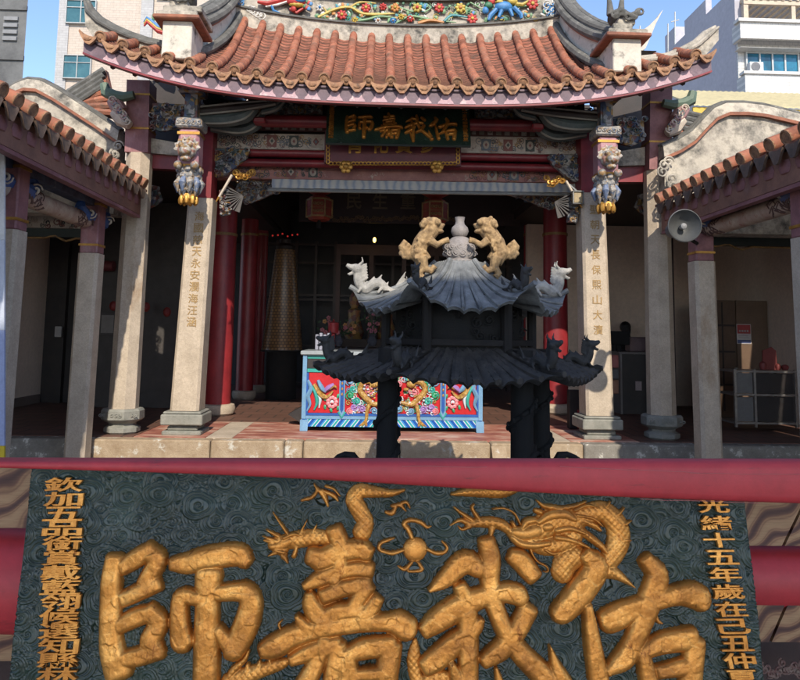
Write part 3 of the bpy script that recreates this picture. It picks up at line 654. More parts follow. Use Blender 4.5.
for (xs_, Y, yl, dy, sl_, xr2_, bm_, corners, th) in (((272, 294, 316, 486, 508, 530), 8.42, 141, 0, 0.018, ((216, 320, 141), (478, 584, 145)), beam_plain, (212, 133, 148, 590, 138, 155), 0.16), ((291, 313, 492, 514), 8.62, 171.5, 0, 0.014, ((222, 322, 171.5), (470, 580, 175)), rose_beam, (214, 164, 178, 588, 169, 183), 0.14)):
    b = MB()
    for k, px_ in enumerate(xs_):
        yy = yl+(px_-262)*sl_; plate(b, px_, yy, 9.5, 12 if Y < 8.5 else 11, Y-0.001, [1, 0, 2, 3][k % 4]); plate(b, px_, yy, 6.5, 8.5, Y-0.006, [2, 2, 1, 2][k % 4], ['dia', 'oct'][k % 2]); plate(b, px_, yy, 3, 4, Y-0.012, [0, 1, 3, 1][k % 4], 'dia')
    for (x0, x1, yy) in xr2_:
        for k in range(int((x1-x0)*0.9)):
            p = at(random.uniform(x0, x1), yy+random.uniform(-5, 5), Y); b.curl(p, random.uniform(0.02, 0.05), 0.006, 1.2, random.uniform(0, 6), random.choice([-1, 1]), random.choice([0, 1, 3, 4, 0]), seg=5)
    x0, y0, y1, x1, y2, y3 = corners; A, B, C_, D = at(x0, y0, Y), at(x0, y1, Y), at(x1, y2, Y), at(x1, y3, Y)
    b.hexa([B, D, (D.x, Y+th, D.z), (B.x, Y+th, B.z), A, C_, (C_.x, Y+th, C_.z), (A.x, Y+th, A.z)], 5)
    b.build('tie_beam', pm_+[bm_], hall)
b = MB(); A, B = at(255, 124, 8.5), at(545, 137, 8.5); b.box((A.x, 8.5, at(400, 134, 8.5).z), (B.x, 8.54, at(400, 124.5, 8.5).z), 0)
for k in range(34):
    x = A.x+(B.x-A.x)*(k+0.5)/34; zc_ = at(400, 129.3, 8.5).z; b.box((x-0.032, 8.494, zc_-0.045), (x+0.032, 8.499, zc_+0.045), 1 if k % 2 else 2)
    if k % 3 == 0: b.curl((x, 8.49, zc_), 0.03, 0.006, 1.2, k, 1, 0)
b.build('patterned_board', [M('board_brown', (0.14, 0.06, 0.05)), beam_plain, M('board_olive', (0.26, 0.22, 0.17), ns=20)], hall)
# striped plastic blind under the tie beams
def stripes():
    m, nt, p = new_mat('blue_white_blind'); vec = coord(nt, (1, 1, 1))
    wv = nt.nodes.new('ShaderNodeTexWave'); wv.inputs['Scale'].default_value = 3.2; wv.inputs['Distortion'].default_value = 2.5; wv.inputs['Detail Scale'].default_value = 3
    nt.links.new(vec, wv.inputs[0])
    c = ramp(nt, wv.outputs['Fac'], [(0.0, (0.36, 0.33, 0.28)), (0.45, (0.31, 0.30, 0.27)), (0.75, (0.25, 0.26, 0.26)), (1, (0.18, 0.20, 0.23))]); nt.links.new(c, p.inputs['Base Color']); p.inputs['Roughness'].default_value = 0.4; return m
bl = thing('rolled_blind', 'pale blue and white rolled up blind with metal rail under the carved beams', 'blind', at(430, 190, 8.5))
b = MB(); A = at(272, 179, 8.46); B = at(272, 188, 8.46); C_ = at(588, 184, 8.46); D = at(588, 193, 8.46)
n = 60; rings = []
for i in range(n+1):
    t = i/n; a = A.lerp(C_, t); d = B.lerp(D, t); o = 0.008*math.sin(i*1.9)
    rings.append([(a.x, 8.46+o, a.z), (d.x, 8.45+o, d.z), (d.x, 8.52+o, d.z), (a.x, 8.52+o, a.z)])
b.rings(rings); b.build('blind_roll', stripes(), bl)
MB().tube([at(268, 190, 8.44), at(590, 195, 8.44)], 0.022, 8).build('rail', M('grey_rail', (0.30, 0.31, 0.29), rough=0.4, metal=0.6), bl)
# carved brackets under the beams
def carving(name, poly, Y, n, mats, parent, r=(0.025, 0.06), th=0.011, depth=0.07, m_names=None):
    b = MB(); P = [at(x, y, Y) for x, y in poly]
    b.prism([(p.x, p.z) for p in P], Y+0.01, Y+depth)
    xs_ = [p[0] for p in poly]; ys_ = [p[1] for p in poly]
    def inside(x, y):
        c = False; j = len(poly)-1
        for i in range(len(poly)):
            (xi, yi), (xj, yj) = poly[i], poly[j]
            if (yi > y) != (yj > y) and x < (xj-xi)*(y-yi)/(yj-yi)+xi: c = not c
            j = i
        return c
    k = 0; tries = 0
    while k < n and tries < n*20:
        tries += 1; x = random.uniform(min(xs_), max(xs_)); y = random.uniform(min(ys_), max(ys_))
        if not inside(x, y): continue
        p = at(x, y, Y); p.y = Y-random.uniform(0, 0.03); k += 1
        if k % 4 == 0: b.ell(p, (random.uniform(0.02, 0.045), 0.03, random.uniform(0.015, 0.03)), 0, 7, Matrix.Rotation(random.uniform(0, 3), 3, 'Y'))
        else: b.curl(p, random.uniform(*r), th, random.uniform(1, 1.6), random.uniform(0, 6), random.choice([-1, 1]), y=-0.03, seg=5)
    return b.build(name, mats, parent)
def mx(poly, c=395.5): return [(2*c-x+6*0, y+6) for x, y in poly]
Lb = [(212, 148), (250, 150), (246, 158), (238, 164), (232, 170), (224, 175), (213, 177)]
Lb2 = [(238, 180), (300, 180), (292, 188), (275, 192), (258, 200), (244, 203), (234, 196)]
for s, P in ((-1, Lb), (1, mx(Lb, 399))): carving('bracket_carving', P, 8.36, 44, carve, hall)
for s, P in ((-1, Lb2), (1, mx(Lb2, 399))): carving('bracket_carving', P, 8.75, 46, carve_dark, hall)
Lb3 = [(152, 103), (184, 104), (184, 125), (174, 128), (160, 131), (152, 128)]
for s, P in ((-1, Lb3), (1, [(614, 118), (644, 120), (645, 140), (632, 146), (616, 142)])): carving('panel_carving', P, 8.2, 34, carve, hall)
for s in (-1, 1):
    P = [(206, 104), (262, 103), (256, 116), (240, 126), (214, 132), (206, 132)]
    carving('eaves_carving', P if s < 0 else [(797-x, y+6) for x, y in P], 8.36, 50, carve_dark, hall, r=(0.03, 0.06))
    P = [(262, 104), (322, 103), (322, 113), (262, 113)]
    carving('eaves_carving', P if s < 0 else [(797-x, y+4) for x, y in P], 8.55, 40, carve_dark, hall, r=(0.02, 0.045))
# short tie beams between outer and inner columns
for P in ([(150, 138), (184, 144), (184, 156), (150, 153)], [(616, 152), (645, 147), (645, 165), (616, 166)]):
    b = MB().prism([(p.x, p.z) for p in [at(x, y, 8.28) for x, y in P]], 8.28, 8.40); b.build('short_tie_beam', plaster_old, hall)
for P in ([(148, 154), (186, 157), (186, 170), (148, 168)], [(612, 168), (650, 166), (650, 182), (612, 182)]):
    MB().prism([(p.x, p.z) for p in [at(x, y, 8.34) for x, y in P]], 8.34, 8.46).build('short_tie_beam', red_wood, hall)
MB().box(at(136, 80, 8.95), at(206, 172, 9.0)).build('side_boarding', dark_wood, hall)
MB().box(at(594, 80, 8.95), at(662, 180, 9.0)).build('side_boarding', dark_wood, hall)
# gilt figures, fan and sword ornaments at the bracket ends
for s in (-1, 1):
    def q(x, y, Y): return at(x if s < 0 else 798-x, y if s < 0 else y+6, Y)
    b = MB()
    for k in range(6):
        p = q(236+k*3.2, 178-3*abs(k-2.5)*0.6+random.uniform(-2, 2), 8.2); b.curl(p, 0.045, 0.016, 1.4, k, 1, y=-0.03)
    b.build('gilt_scroll', gold, hall)
    b = MB(); b.tube([q(232, 175, 8.2), q(219, 197, 8.2)], [0.018, 0.014], 6, 0); b.tube([q(219, 197, 8.2), q(216, 202, 8.2)], [0.016, 0.006], 6, 1); b.build('carved_sword', [cream, gold], hall)
    b = MB(); c0 = q(243, 196, 8.3)   # fan
    for k in range(9):
        a = rad(150+k*13) if s < 0 else rad(30-k*13)
        e = V((c0.x+0.22*math.cos(a), 8.3, c0.z+0.20*math.sin(a))); b.tube([c0, e], [0.008, 0.036], 6, k % 2, flat=0.5)
    b.build('fish_tail_fan', [M('fan_pale', (0.06, 0.05, 0.045)), M('fan_grey', (0.035, 0.03, 0.03))], hall)
    carving('figure_carving', [(219, 190), (231, 188), (230, 214), (220, 216)] if s < 0 else [(567, 196), (579, 194), (578, 222), (568, 222)], 8.3, 22, carve_dark, hall, r=(0.015, 0.03))
# lower brackets (long curved arms under the eaves)
for s in (-1, 1):
    def q(x, y, Y): return at(x if s < 0 else 797-x, y if s < 0 else y+6, Y)
    for (pts, Y, r_, mt) in (([(186, 118), (222, 120), (246, 115), (258, 104)], 7.9, 7.5, bracket_m), ([(212, 126), (240, 130), (256, 124), (262, 114)], 8.15, 6.5, bracket_m), ([(200, 112), (240, 108), (276, 103)], 7.85, 5.5, dark_wood), ([(262, 112), (276, 108), (284, 101)], 8.0, 4, bracket_m)):
        b = MB(); P = [q(x, y, Y) for x, y in pts]; R = [r_/FPX*Y]*(len(P)-1)+[r_*0.5/FPX*Y]
        P, R = smooth_path(P, R)
        b.tube(P, R, 8, flat=1, m=0)
        for o in (-1, 1): b.tube([p+V((0, -R[k]*0.75, o*R[k]*0.72)) for k, p in enumerate(P)], 0.014, 5, 1)
        b.build('bracket_arm', [mt, M('bracket_edge', (0.26, 0.24, 0.2))], hall)
    for k in range(6):
        x, y = 200+k*12, 108+(k % 3)*7
        c = q(x, y, 8.0); b = MB().box(c-V((0.07, 0.07, 0.03)), c+V((0.07, 0.07, 0.04)), bev=0.015); b.build('bracket_block', [carve, red_wood][k % 2], hall)
# outside bracket with scroll beside the outer columns
for s in (-1, 1):
    def q(x, y, Y): return at(x if s < 0 else 797-x, y if s < 0 else y+8, Y)
    b = MB()
    for pts, R, m in (([(104, 84), (106, 92), (114, 96), (124, 97), (134, 95)], [0.05, 0.07, 0.07, 0.06, 0.05], 0), ([(112, 100), (117, 106), (122, 112)], [0.07, 0.09, 0.08], 1), ([(114, 112), (122, 120), (130, 126)], [0.06, 0.09, 0.05], 2)):
        b.tube([q(x, y, 8.1) for x, y in pts], R, 8, m)
    for k in range(10): b.curl(q(112+1.7*k, 100+2.4*k, 8.02), 0.05, 0.014, 1.3, k, 1, [2, 1, 3][k % 3])
    b.build('scroll_bracket', [M('bracket_green', (0.13, 0.19, 0.14)), M('bracket_pink', (0.42, 0.24, 0.23)), cream, carve], hall)
    b = MB()    # small hanging bud between outer column and wall
    c = q(150, 196, 9.0); b.lathe([(0.02, -0.16), (0.08, -0.12), (0.12, -0.02), (0.09, 0.06), (0.12, 0.08), (0.12, 0.12)], c, 10)
    for k in range(9):
        a = 2*math.pi*k/9; b.tube([c+V((0.11*math.cos(a), 0.11*math.sin(a), 0.05)), c+V((0.13*math.cos(a), 0.13*math.sin(a), -0.03)), c+V((0.07*math.cos(a), 0.07*math.sin(a), -0.13))], [0.02, 0.04, 0.006], 6)
    b.build('hanging_bud', carve, hall)

# ------------------------------------------------------------------ interior
r_in = []
for (px_, py_, Y, wpx, ytop, lab) in ((217, 414, 10.2, 25, 195, 1), (556, 412, 10.9, 24, 200, 1), (244, 398, 12.6, 17, 200, 0), (181, 405, 11.3, 15, 190, 0), (532, 400, 12.6, 16, 200, 0), (256, 392, 14.0, 14, 205, 0)):
    p = at(px_, py_, Y); r_ = wpx/2/FPX*Y
    b = MB(); b.lathe([(r_, 0.14), (r_*1.02, 1.0), (r_*0.97, 3.2)], (p.x, Y, FLOOR), 24)
    c = b.build('column', red_col, hall, label='round red column inside the hall' if lab else None)
    b = MB(); b.lathe([(r_*1.1, 0.0), (r_*1.3, 0.03), (r_*1.4, 0.10), (r_*1.3, 0.15), (r_*1.05, 0.16)], (p.x, Y, FLOOR), 24); b.build('column_base', stone, c)
    b = MB(); zz_ = at(px_, 235, Y).z; b.lathe([(r_*1.06, -0.02), (r_*1.06, 0.02)], (p.x, Y, zz_), 20); b.build('gilt_band', gold_dim, c)
# walls of the hall
b = MB().box((-5.9, 16.0, FLOOR), (6.3, 16.2, 4.4)); b.build('rear_wall', dull_black, hall)
b = MB()
for k in range(14):
    x = -2.6+k*0.42; b.box((x, 15.2, FLOOR), (x+0.06, 15.3, 3.6))
for z in (0.5, 1.2, 1.3, 2.3, 2.4, 3.1, 3.5): b.box((-2.6, 15.21, z), (2.98, 15.29, z+0.05))
b.build('lattice_screen', M('brown_lattice', (0.05, 0.028, 0.02), (0.03, 0.016, 0.012), 0.5), hall)
# side rooms
wl = at(49, 300, 11.7).x
sw = thing('side_wall', 'beige plaster wall of the left side room behind the gallery posts', 'wall', (wl, 9.5, FLOOR))
MB().box((wl-0.15, 7.0, FLOOR-0.4), (wl, 11.6, 3.6)).build('wall_face', wall_beige, sw)
MB().box((wl-0.15, 11.61, FLOOR), (wl+0.9, 11.75, 3.6)).box((wl+0.25, 11.5, FLOOR), (wl+0.36, 11.6, 3.0)).build('doorway_shade_panel', dull_black, sw)  # black panel stands for the unlit doorway opening
MB().box((wl+0.003, 7.9, FLOOR), (wl+0.025, 11.55, FLOOR+0.14)).build('skirting', M('wall_skirting', (0.2, 0.15, 0.12)), sw)
b = MB().box((wl+0.9, 11.0, FLOOR), (XA-2.8, 11.15, 3.6)); o = b.build('partition_wall', M('grey_brown_board', (0.06, 0.05, 0.045), (0.04, 0.035, 0.03), 0.6), base=(-3.5, 11, FLOOR)); props(o, 'grey brown partition behind the left outer column', 'wall')
b = MB().box((6.05, 7.0, FLOOR-0.4), (6.2, 13.0, 3.6)).box((XA+2.5, 12.3, FLOOR), (6.049, 12.45, 3.6)); o = b.build('side_wall', wall_beige, base=(6, 10, FLOOR)); props(o, 'beige plaster wall of the right side room behind the brown cabinet', 'wall')
o = MB().box((4.30, 10.2, FLOOR), (4.42, 10.95, 3.3)).build('door_leaf', M('carved_dark_door', (0.05, 0.02, 0.018), (0.025, 0.012, 0.012), 0.5, ns=12, bs=0.8), base=(4.36, 10.5, FLOOR)); props(o, 'dark carved open door leaf behind the right gallery post', 'door')

# boards and lanterns hanging inside
bd = thing('name_board', 'dark board with dim gilt characters hanging deep inside the hall', 'sign', at(400, 215, 12.0))
A = at(300, 180, 12.0); B = at(520, 226, 12.0)
MB().box((A.x, 12.0, B.z), (B.x, 12.06, A.z)).build('board', M('brown_black_board', (0.035, 0.018, 0.016)), bd)
b = MB()
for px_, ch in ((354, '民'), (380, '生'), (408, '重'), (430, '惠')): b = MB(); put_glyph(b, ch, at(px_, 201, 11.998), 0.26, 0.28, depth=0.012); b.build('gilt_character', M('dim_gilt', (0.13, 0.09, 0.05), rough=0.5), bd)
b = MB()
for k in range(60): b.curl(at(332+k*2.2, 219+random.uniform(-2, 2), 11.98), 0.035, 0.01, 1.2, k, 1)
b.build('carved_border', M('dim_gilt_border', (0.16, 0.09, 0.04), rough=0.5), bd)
lant_red = M('red_lantern_silk', (0.34, 0.045, 0.02), (0.22, 0.03, 0.015), 0.6, ns=10)
def lantern(loc):
    t = thing('hanging_lantern', '', 'lantern', loc, 'red lanterns hanging inside the hall'); x, y, z = loc
    b = MB(); b.lathe([(0.02, 0.04), (0.15, 0.04), (0.19, 0.10), (0.19, 0.34), (0.15, 0.40), (0.02, 0.40)], loc, 6); b.build('lamp_body', lant_red, t, angle=20)
    b = MB()
    for k in range(6):
        q = 2*math.pi*k/6; b.tube([(x+0.195*math.cos(q), y+0.195*math.sin(q), z+0.08), (x+0.195*math.cos(q), y+0.195*math.sin(q), z+0.36)], 0.013, 5)
    for zz_, r_ in ((0.09, 0.2), (0.35, 0.2), (0.22, 0.19)): b.lathe([(r_, zz_-0.012), (r_, zz_+0.012)], loc, 6)
    for k in range(-1, 2):
        for j in range(2): b.curl((x+k*0.055, y-0.18, z+0.16+0.11*j), 0.03, 0.008, 1.3, k, 1)
    b.build('gilt_frame', gold_dim, t)
    b = MB(); b.lathe([(0.04, 0.40), (0.23, 0.50), (0.25, 0.53), (0.25, 0.66), (0.20, 0.69)], loc, 6); b.build('lantern_canopy', M('lantern_canopy_red', (0.38, 0.04, 0.025), rough=0.5), t)
    b = MB(); b.lathe([(0.01, 0.69), (0.01, 1.5)], loc, 6); b.lathe([(0.03, -0.08), (0.035, 0.0), (0.02, 0.04)], loc, 8); b.build('cord', black_iron, t)
    return t
l1 = lantern(at(319, 223, 10.6)); l1['label'] = 'red hexagonal lantern with gilt frame hanging above the incense coil cone'
l2 = copy_tree(l1, loc=at(435, 226, 10.6)); l2['label'] = 'red hexagonal lantern with gilt frame hanging above the left stone lion'
# incense coil cone
ic_m = grid_mat('incense_coil', (0.30, 0.17, 0.07), (0.10, 0.055, 0.03), 0.06, 0.052, 0.009, rough=0.35, vary=(0.20, 0.11, 0.045))
p = at(282, 350, 12.7); k_ = 12.7/FPX
ic = thing('incense_tower', 'tall brown cone of stacked incense coils standing in the dark hall beside the altar', 'incense cone', (p.x, 12.7, p.z))
b = MB(); n = 34
prof = []
for i in range(n):
    f = i/n; r_ = (20-10.5*f)*k_; prof += [(r_*1.02, 100*k_*f), (r_*0.99, 100*k_*(f+0.8/n))]
b.lathe(prof, p, 28); b.build('coil_cone', ic_m, ic, angle=60)
b = MB(); b.lathe([(21*k_, -0.03), (21*k_, -0.001)], p, 24); b.lathe([(15*k_, FLOOR-p.z+0.01), (15*k_, -0.031)], p, 16); b.build('stand', black_iron, ic)
b = MB(); b.lathe([(9*k_, 100*k_), (9*k_, 103*k_), (6*k_, 106*k_), (6*k_, 110*k_)], p, 16); b.build('crown', dark_wood, ic)
lamp_m, nt_, pb = new_mat('small_red_lamp'); pb.inputs['Base Color'].default_value = (0.5, 0.02, 0.02, 1); pb.inputs['Emission Color'].default_value = (1, 0.06, 0.05, 1); pb.inputs['Emission Strength'].default_value = 0.12
b = MB()
for k in range(6): b = MB().ell((p.x-0.22+k*0.088, 12.6+0.05*(k % 2), p.z+(113+(k % 3))*k_), 0.017, 0, 7); b.build('red_lamp', lamp_m, ic)
wl_m, nt_, pb = new_mat('warm_lamp'); pb.inputs['Emission Color'].default_value = (1, 0.6, 0.12, 1); pb.inputs['Emission Strength'].default_value = 3; pb.inputs['Base Color'].default_value = (0.6, 0.4, 0.1, 1)
o = MB().ell(at(374.5, 240, 12.8), (0.03, 0.03, 0.05), 0, 8).build('oil_lamp', wl_m); props(o, 'tiny lit yellow lamp glowing deep inside the hall', 'lamp')

# ------------------------------------------------------------------ altar table with painted front
AY = 8.62
A0 = at(301, 430, AY); A1 = at(482.5, 431, AY); aw = A1.x-A0.x
zt = at(390, 352, AY).z; zp0 = at(390, 418, AY).z; zp1 = at(390, 376, AY).z; zu = at(390, 358, AY).z
al = thing('altar_table', 'altar table with bright red, blue and green painted dragon front on the marble floor', 'altar table', ((A0.x+A1.x)/2, AY+0.4, FLOOR))
xl_, xr_ = A0.x, A1.x
wht = M('altar_white', (0.62, 0.66, 0.70), (0.5, 0.55, 0.6), 0.4, ns=9, bs=0.1); a_red = M('altar_red', (0.55, 0.008, 0.012), (0.42, 0.006, 0.01), 0.4, ns=5, bs=0.05); a_blue = M('altar_blue', (0.02, 0.10, 0.38), (0.015, 0.07, 0.28), 0.4, ns=8, bs=0.1)
a_lblue = M('altar_light_blue', (0.17, 0.34, 0.52), rough=0.4); a_turq = M('altar_turquoise', (0.04, 0.38, 0.32), rough=0.4); a_gold = palette('altar_gold_scales', [(0.45, 0.25, 0.05), (0.30, 0.15, 0.03), (0.52, 0.34, 0.10), (0.38, 0.2, 0.04)], 60); a_pink = M('altar_pink', (0.72, 0.24, 0.27), rough=0.4); a_grn = M('altar_green', (0.03, 0.30, 0.14), rough=0.4); a_pur = M('altar_purple', (0.36, 0.2, 0.5), rough=0.4)
AM = [a_red, a_blue, a_lblue, a_turq, a_gold, a_pink, a_grn, wht, a_pur]
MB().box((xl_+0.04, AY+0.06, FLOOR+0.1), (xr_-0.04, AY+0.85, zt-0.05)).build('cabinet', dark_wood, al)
MB().box((xl_-0.03, AY-0.03, zt-0.05), (xr_+0.03, AY+0.9, zt), bev=0.01).build('table_top', M('altar_grey_top', (0.34, 0.37, 0.38), rough=0.35), al)
fr = MB()
fr.box((xl_, AY, zp0-0.02), (xl_+0.05, AY+0.05, zt-0.052)).box((xr_-0.05, AY, zp0-0.02), (xr_, AY+0.05, zt-0.052)).box((xl_+0.052, AY+0.003, zp0-0.02), (xr_-0.052, AY+0.05, zp0+0.02))
fo = fr.build('frame', a_lblue, al)
MB().box((xl_+0.055, AY+0.02, zu-0.02), (xr_-0.055, AY+0.05, zt-0.055), 0).box((xl_+0.055, AY+0.002, zp1+0.035), (xr_-0.055, AY+0.055, zp1+0.075)).build('turquoise_rail', a_turq, fo)
MB().box((xl_+0.056, AY+0.025, zp1+0.08), (xr_-0.056, AY+0.05, zu-0.025)).build('upper_panel', dull_black, al)
MB().box((xl_+0.05, AY-0.004, zp0+0.022), (xl_+0.075, AY+0.05, zp1+0.03)).box((xr_-0.075, AY-0.004, zp0+0.022), (xr_-0.05, AY+0.05, zp1+0.03)).box((xl_+0.077, AY-0.004, zp0+0.022), (xr_-0.077, AY+0.05, zp0+0.05)).build('blue_edging', a_blue, fo)
d1 = at(342, 400, AY).x; d2 = at(443, 400, AY).x
for k, (x0, x1) in enumerate(((xl_+0.078, d1-0.036), (d1+0.036, d2-0.036), (d2+0.036, xr_-0.078))):
    MB().box((x0, AY+0.015, zp0+0.052), (x1, AY+0.05, zp1+0.03)).build('red_panel', a_red, al)
for dx in (d1, d2):
    b = MB().prism([(dx-0.034, zp0+0.07), (dx, zp0+0.01), (dx+0.034, zp0+0.07), (dx+0.034, zp1+0.033), (dx-0.034, zp1+0.033)], AY-0.012, AY+0.05, 2)
    b.prism([(dx-0.02, zp0+0.10), (dx, zp0+0.06), (dx+0.02, zp0+0.10), (dx+0.02, zp1+0.025), (dx-0.02, zp1+0.025)], AY-0.018, AY+0.0, 1)
    for s in (-1, 1): b.add([(dx+s*0.052, AY-0.01, zp0+0.065), (dx, AY-0.01, zp0-0.012), (dx, AY-0.014, zp0+0.012), (dx+s*0.034, AY-0.014, zp0+0.075), (dx+s*0.052, AY+0.01, zp0+0.065), (dx, AY+0.01, zp0-0.012)], [(0, 1, 2, 3), (0, 4, 5, 1)], 3)
    for k in range(4): b.ell((dx, AY-0.02, zp1-0.03-0.065*k), (0.012, 0.006, 0.02), 4, 6)
    b.build('divider', AM, al)
# carved pictures on the panels
def ax(px, py, dy=0.0): p = at(px, py, AY); return V((p.x, AY+0.012-dy, p.z))
def S(b, pts, r, m, seg=6, dy=0.012):
    n = len(pts); R = r if isinstance(r, list) else [r*(1-0.6*abs(2*i/(n-1)-0.8)) for i in range(n)]
    b.tube(*smooth_path([ax(x, y, dy) for x, y in pts], R), seg, m)
for s in (-1, 1):
    def f(x, y): return (x, y) if s < 0 else (784.5-x, y+0.3)
    b = MB()
    S(b, [f(*p) for p in [(308, 380), (311, 388), (308, 396), (310, 404), (307, 411)]], 0.032, 2); S(b, [f(*p) for p in [(312, 386), (316, 394), (317, 403), (314, 410)]], 0.03, 3); S(b, [f(*p) for p in [(314, 390), (320, 398), (319, 408)]], 0.024, 7)
    S(b, [f(*p) for p in [(314, 384), (320, 394), (327, 397), (333, 391)]], 0.036, 4, dy=0.02); S(b, [f(*p) for p in [(318, 380), (322, 388), (326, 392)]], 0.034, 2, dy=0.03); S(b, [f(*p) for p in [(334, 384), (328, 388), (324, 392)]], 0.034, 8, dy=0.03); S(b, [f(*p) for p in [(330, 389), (334, 386), (337, 388)]], 0.02, 4, dy=0.03)
    for k in range(9):
        a = 2*math.pi*k/9; p = f(332+4.2*math.cos(a), 402+4.6*math.sin(a)); b.ell(ax(*p, 0.015), (0.028, 0.014, 0.024), 5, 8)
    b.ell(ax(*f(332, 402), 0.03), (0.025, 0.012, 0.025), 7, 8); b.ell(ax(*f(332, 403), 0.035), (0.014, 0.012, 0.012), 0, 8)
    for (x, y) in ((325, 407), (338, 408), (331, 410), (338, 396), (326, 399)): b.ell(ax(*f(x, y), 0.01), (0.03, 0.01, 0.018), 6, 7, Matrix.Rotation(x, 3, 'Y'))
    b.build('phoenix_and_peony_relief', AM, al)
b = MB()
random.seed(3)
for s in (-1, 1):
    def f(x, y): return (x, y) if s < 0 else (785-x, y+0.3)
    S(b, [f(*p) for p in [(384, 402), (374, 404), (366, 398), (360, 390), (364, 382), (372, 381)]], [0.02, 0.032, 0.038, 0.036, 0.036, 0.036], 4, 8, 0.02)
    b.ell(ax(*f(374, 384), 0.03), (0.055, 0.03, 0.045), 4, 10); b.ell(ax(*f(379, 389), 0.035), (0.035, 0.025, 0.022), 4, 8)
    for k in range(22): b.ell(ax(*f(360+random.uniform(0, 16), 384+random.uniform(0, 20)), 0.04), (0.016, 0.008, 0.012), random.choice([4, 4, 5, 7]), 6)
    for k in range(9): S(b, [f(374-4+k, 380), f(369+k*1.4, 374-abs(k-4)*0.6)], [0.014, 0.004], [6, 4, 3][k % 3], 5, 0.045)
    S(b, [f(*p) for p in [(369, 404), (367, 412), (366, 420), (361, 425)]], [0.026, 0.022, 0.018, 0.01], 4, 7, 0.03)
    for d_ in (-3, 0, 3, 5): S(b, [f(366, 420), f(364+d_-2, 426)], [0.014, 0.006], 4, 5, 0.04)
    for (x, y, m, r) in ((350, 381, 2, .06), (356, 379, 1, .05), (353, 389, 3, .055), (350, 395, 6, .06), (357, 401, 3, .055), (354, 407, 8, .06), (350, 411, 5, .045), (362, 409, 8, .05), (374, 411, 2, .045), (380, 396, 0, .04), (386, 408, 2, .05), (370, 392, 5, .05), (360, 384, 6, .05), (378, 377, 2, .05), (390, 392, 6, .06), (386, 383, 5, .05)):
        p = ax(*f(x, y), 0.01); b.curl(p, r, 0.013, 1.5, x, s, m, y=-0.015); b.ell(p, (r*0.55, 0.008, r*0.5), m, 9)
        p2 = ax(*f(x+3, y+2), 0.005); b.curl(p2, r*0.8, 0.009, 1.3, y, -s, 7 if m != 7 else 2, y=-0.01)
for k in range(110):
    p = ax(random.uniform(348, 437), random.uniform(379, 412), 0.008); b.curl(p, random.uniform(0.02, 0.04), 0.007, 1.3, k, 1, random.choice([4, 6, 3, 2, 4, 7, 5]))
b.build('dragon_relief', AM, al)
# striped wave skirt and legs
def wave_m():
    m, nt, p = new_mat('altar_wave_stripes'); vec = coord(nt, (1, 0, 0.8))
    s = nt.nodes.new('ShaderNodeSeparateXYZ'); nt.links.new(vec, s.inputs[0])
    a = nt.nodes.new('ShaderNodeMath'); a.operation = 'ABSOLUTE'; nt.links.new(s.outputs[0], a.inputs[0])
    q = nt.nodes.new('ShaderNodeMath'); q.operation = 'ADD'; nt.links.new(a.outputs[0], q.inputs[0]); nt.links.new(s.outputs[2], q.inputs[1])
    r = nt.nodes.new('ShaderNodeMath'); r.operation = 'MULTIPLY'; r.inputs[1].default_value = 8.6; nt.links.new(q.outputs[0], r.inputs[0])
    fr_ = nt.nodes.new('ShaderNodeMath'); fr_.operation = 'FRACT'; nt.links.new(r.outputs[0], fr_.inputs[0])
    c = ramp(nt, fr_.outputs[0], [(0, (0.015, 0.07, 0.28)), (0.34, (0.40, 0.46, 0.5)), (0.46, (0.02, 0.26, 0.25)), (0.70, (0.40, 0.46, 0.5)), (0.80, (0.04, 0.20, 0.42))], True)
    nt.links.new(c, p.inputs['Base Color']); p.inputs['Roughness'].default_value = 0.95; p.inputs['Specular IOR Level'].default_value = 0.1; return m
zs0 = FLOOR+0.06
MB().hexa([(xl_+0.05, AY-0.03, zs0), (xr_-0.05, AY-0.03, zs0), (xr_-0.05, AY+0.05, zs0), (xl_+0.05, AY+0.05, zs0), (xl_, AY+0.0, zp0-0.025), (xr_, AY+0.0, zp0-0.025), (xr_, AY+0.05, zp0-0.025), (xl_, AY+0.05, zp0-0.025)]).build('wave_skirt', wave_m(), al)
for sx in (0, 1):
    for yy in (AY-0.035, AY+0.75):
        x0 = xl_-0.012 if sx == 0 else xr_+0.012; d = 1 if sx == 0 else -1
        MB().hexa([(x0, yy, FLOOR+0.006), (x0+d*0.09, yy, FLOOR+0.006), (x0+d*0.09, yy+0.08, FLOOR+0.006), (x0, yy+0.08, FLOOR+0.006), (x0+d*0.0, yy+0.01, zp0-0.03), (x0+d*0.10, yy+0.01, zp0-0.03), (x0+d*0.10, yy+0.08, zp0-0.03), (x0+d*0.0, yy+0.08, zp0-0.03)]).build('leg', a_lblue, al)
o = MB().prism([(xl_-0.02, FLOOR+0.01), (xl_-0.22, FLOOR+0.14), (xl_-0.02, FLOOR+0.26)], AY+0.5, AY+0.7).build('altar_shadow_wedge', dull_black); props(o, 'dark triangular wedge standing in for the shadow at the altar left side', 'wedge')  # solid dark wedge put where the altar's shadow falls
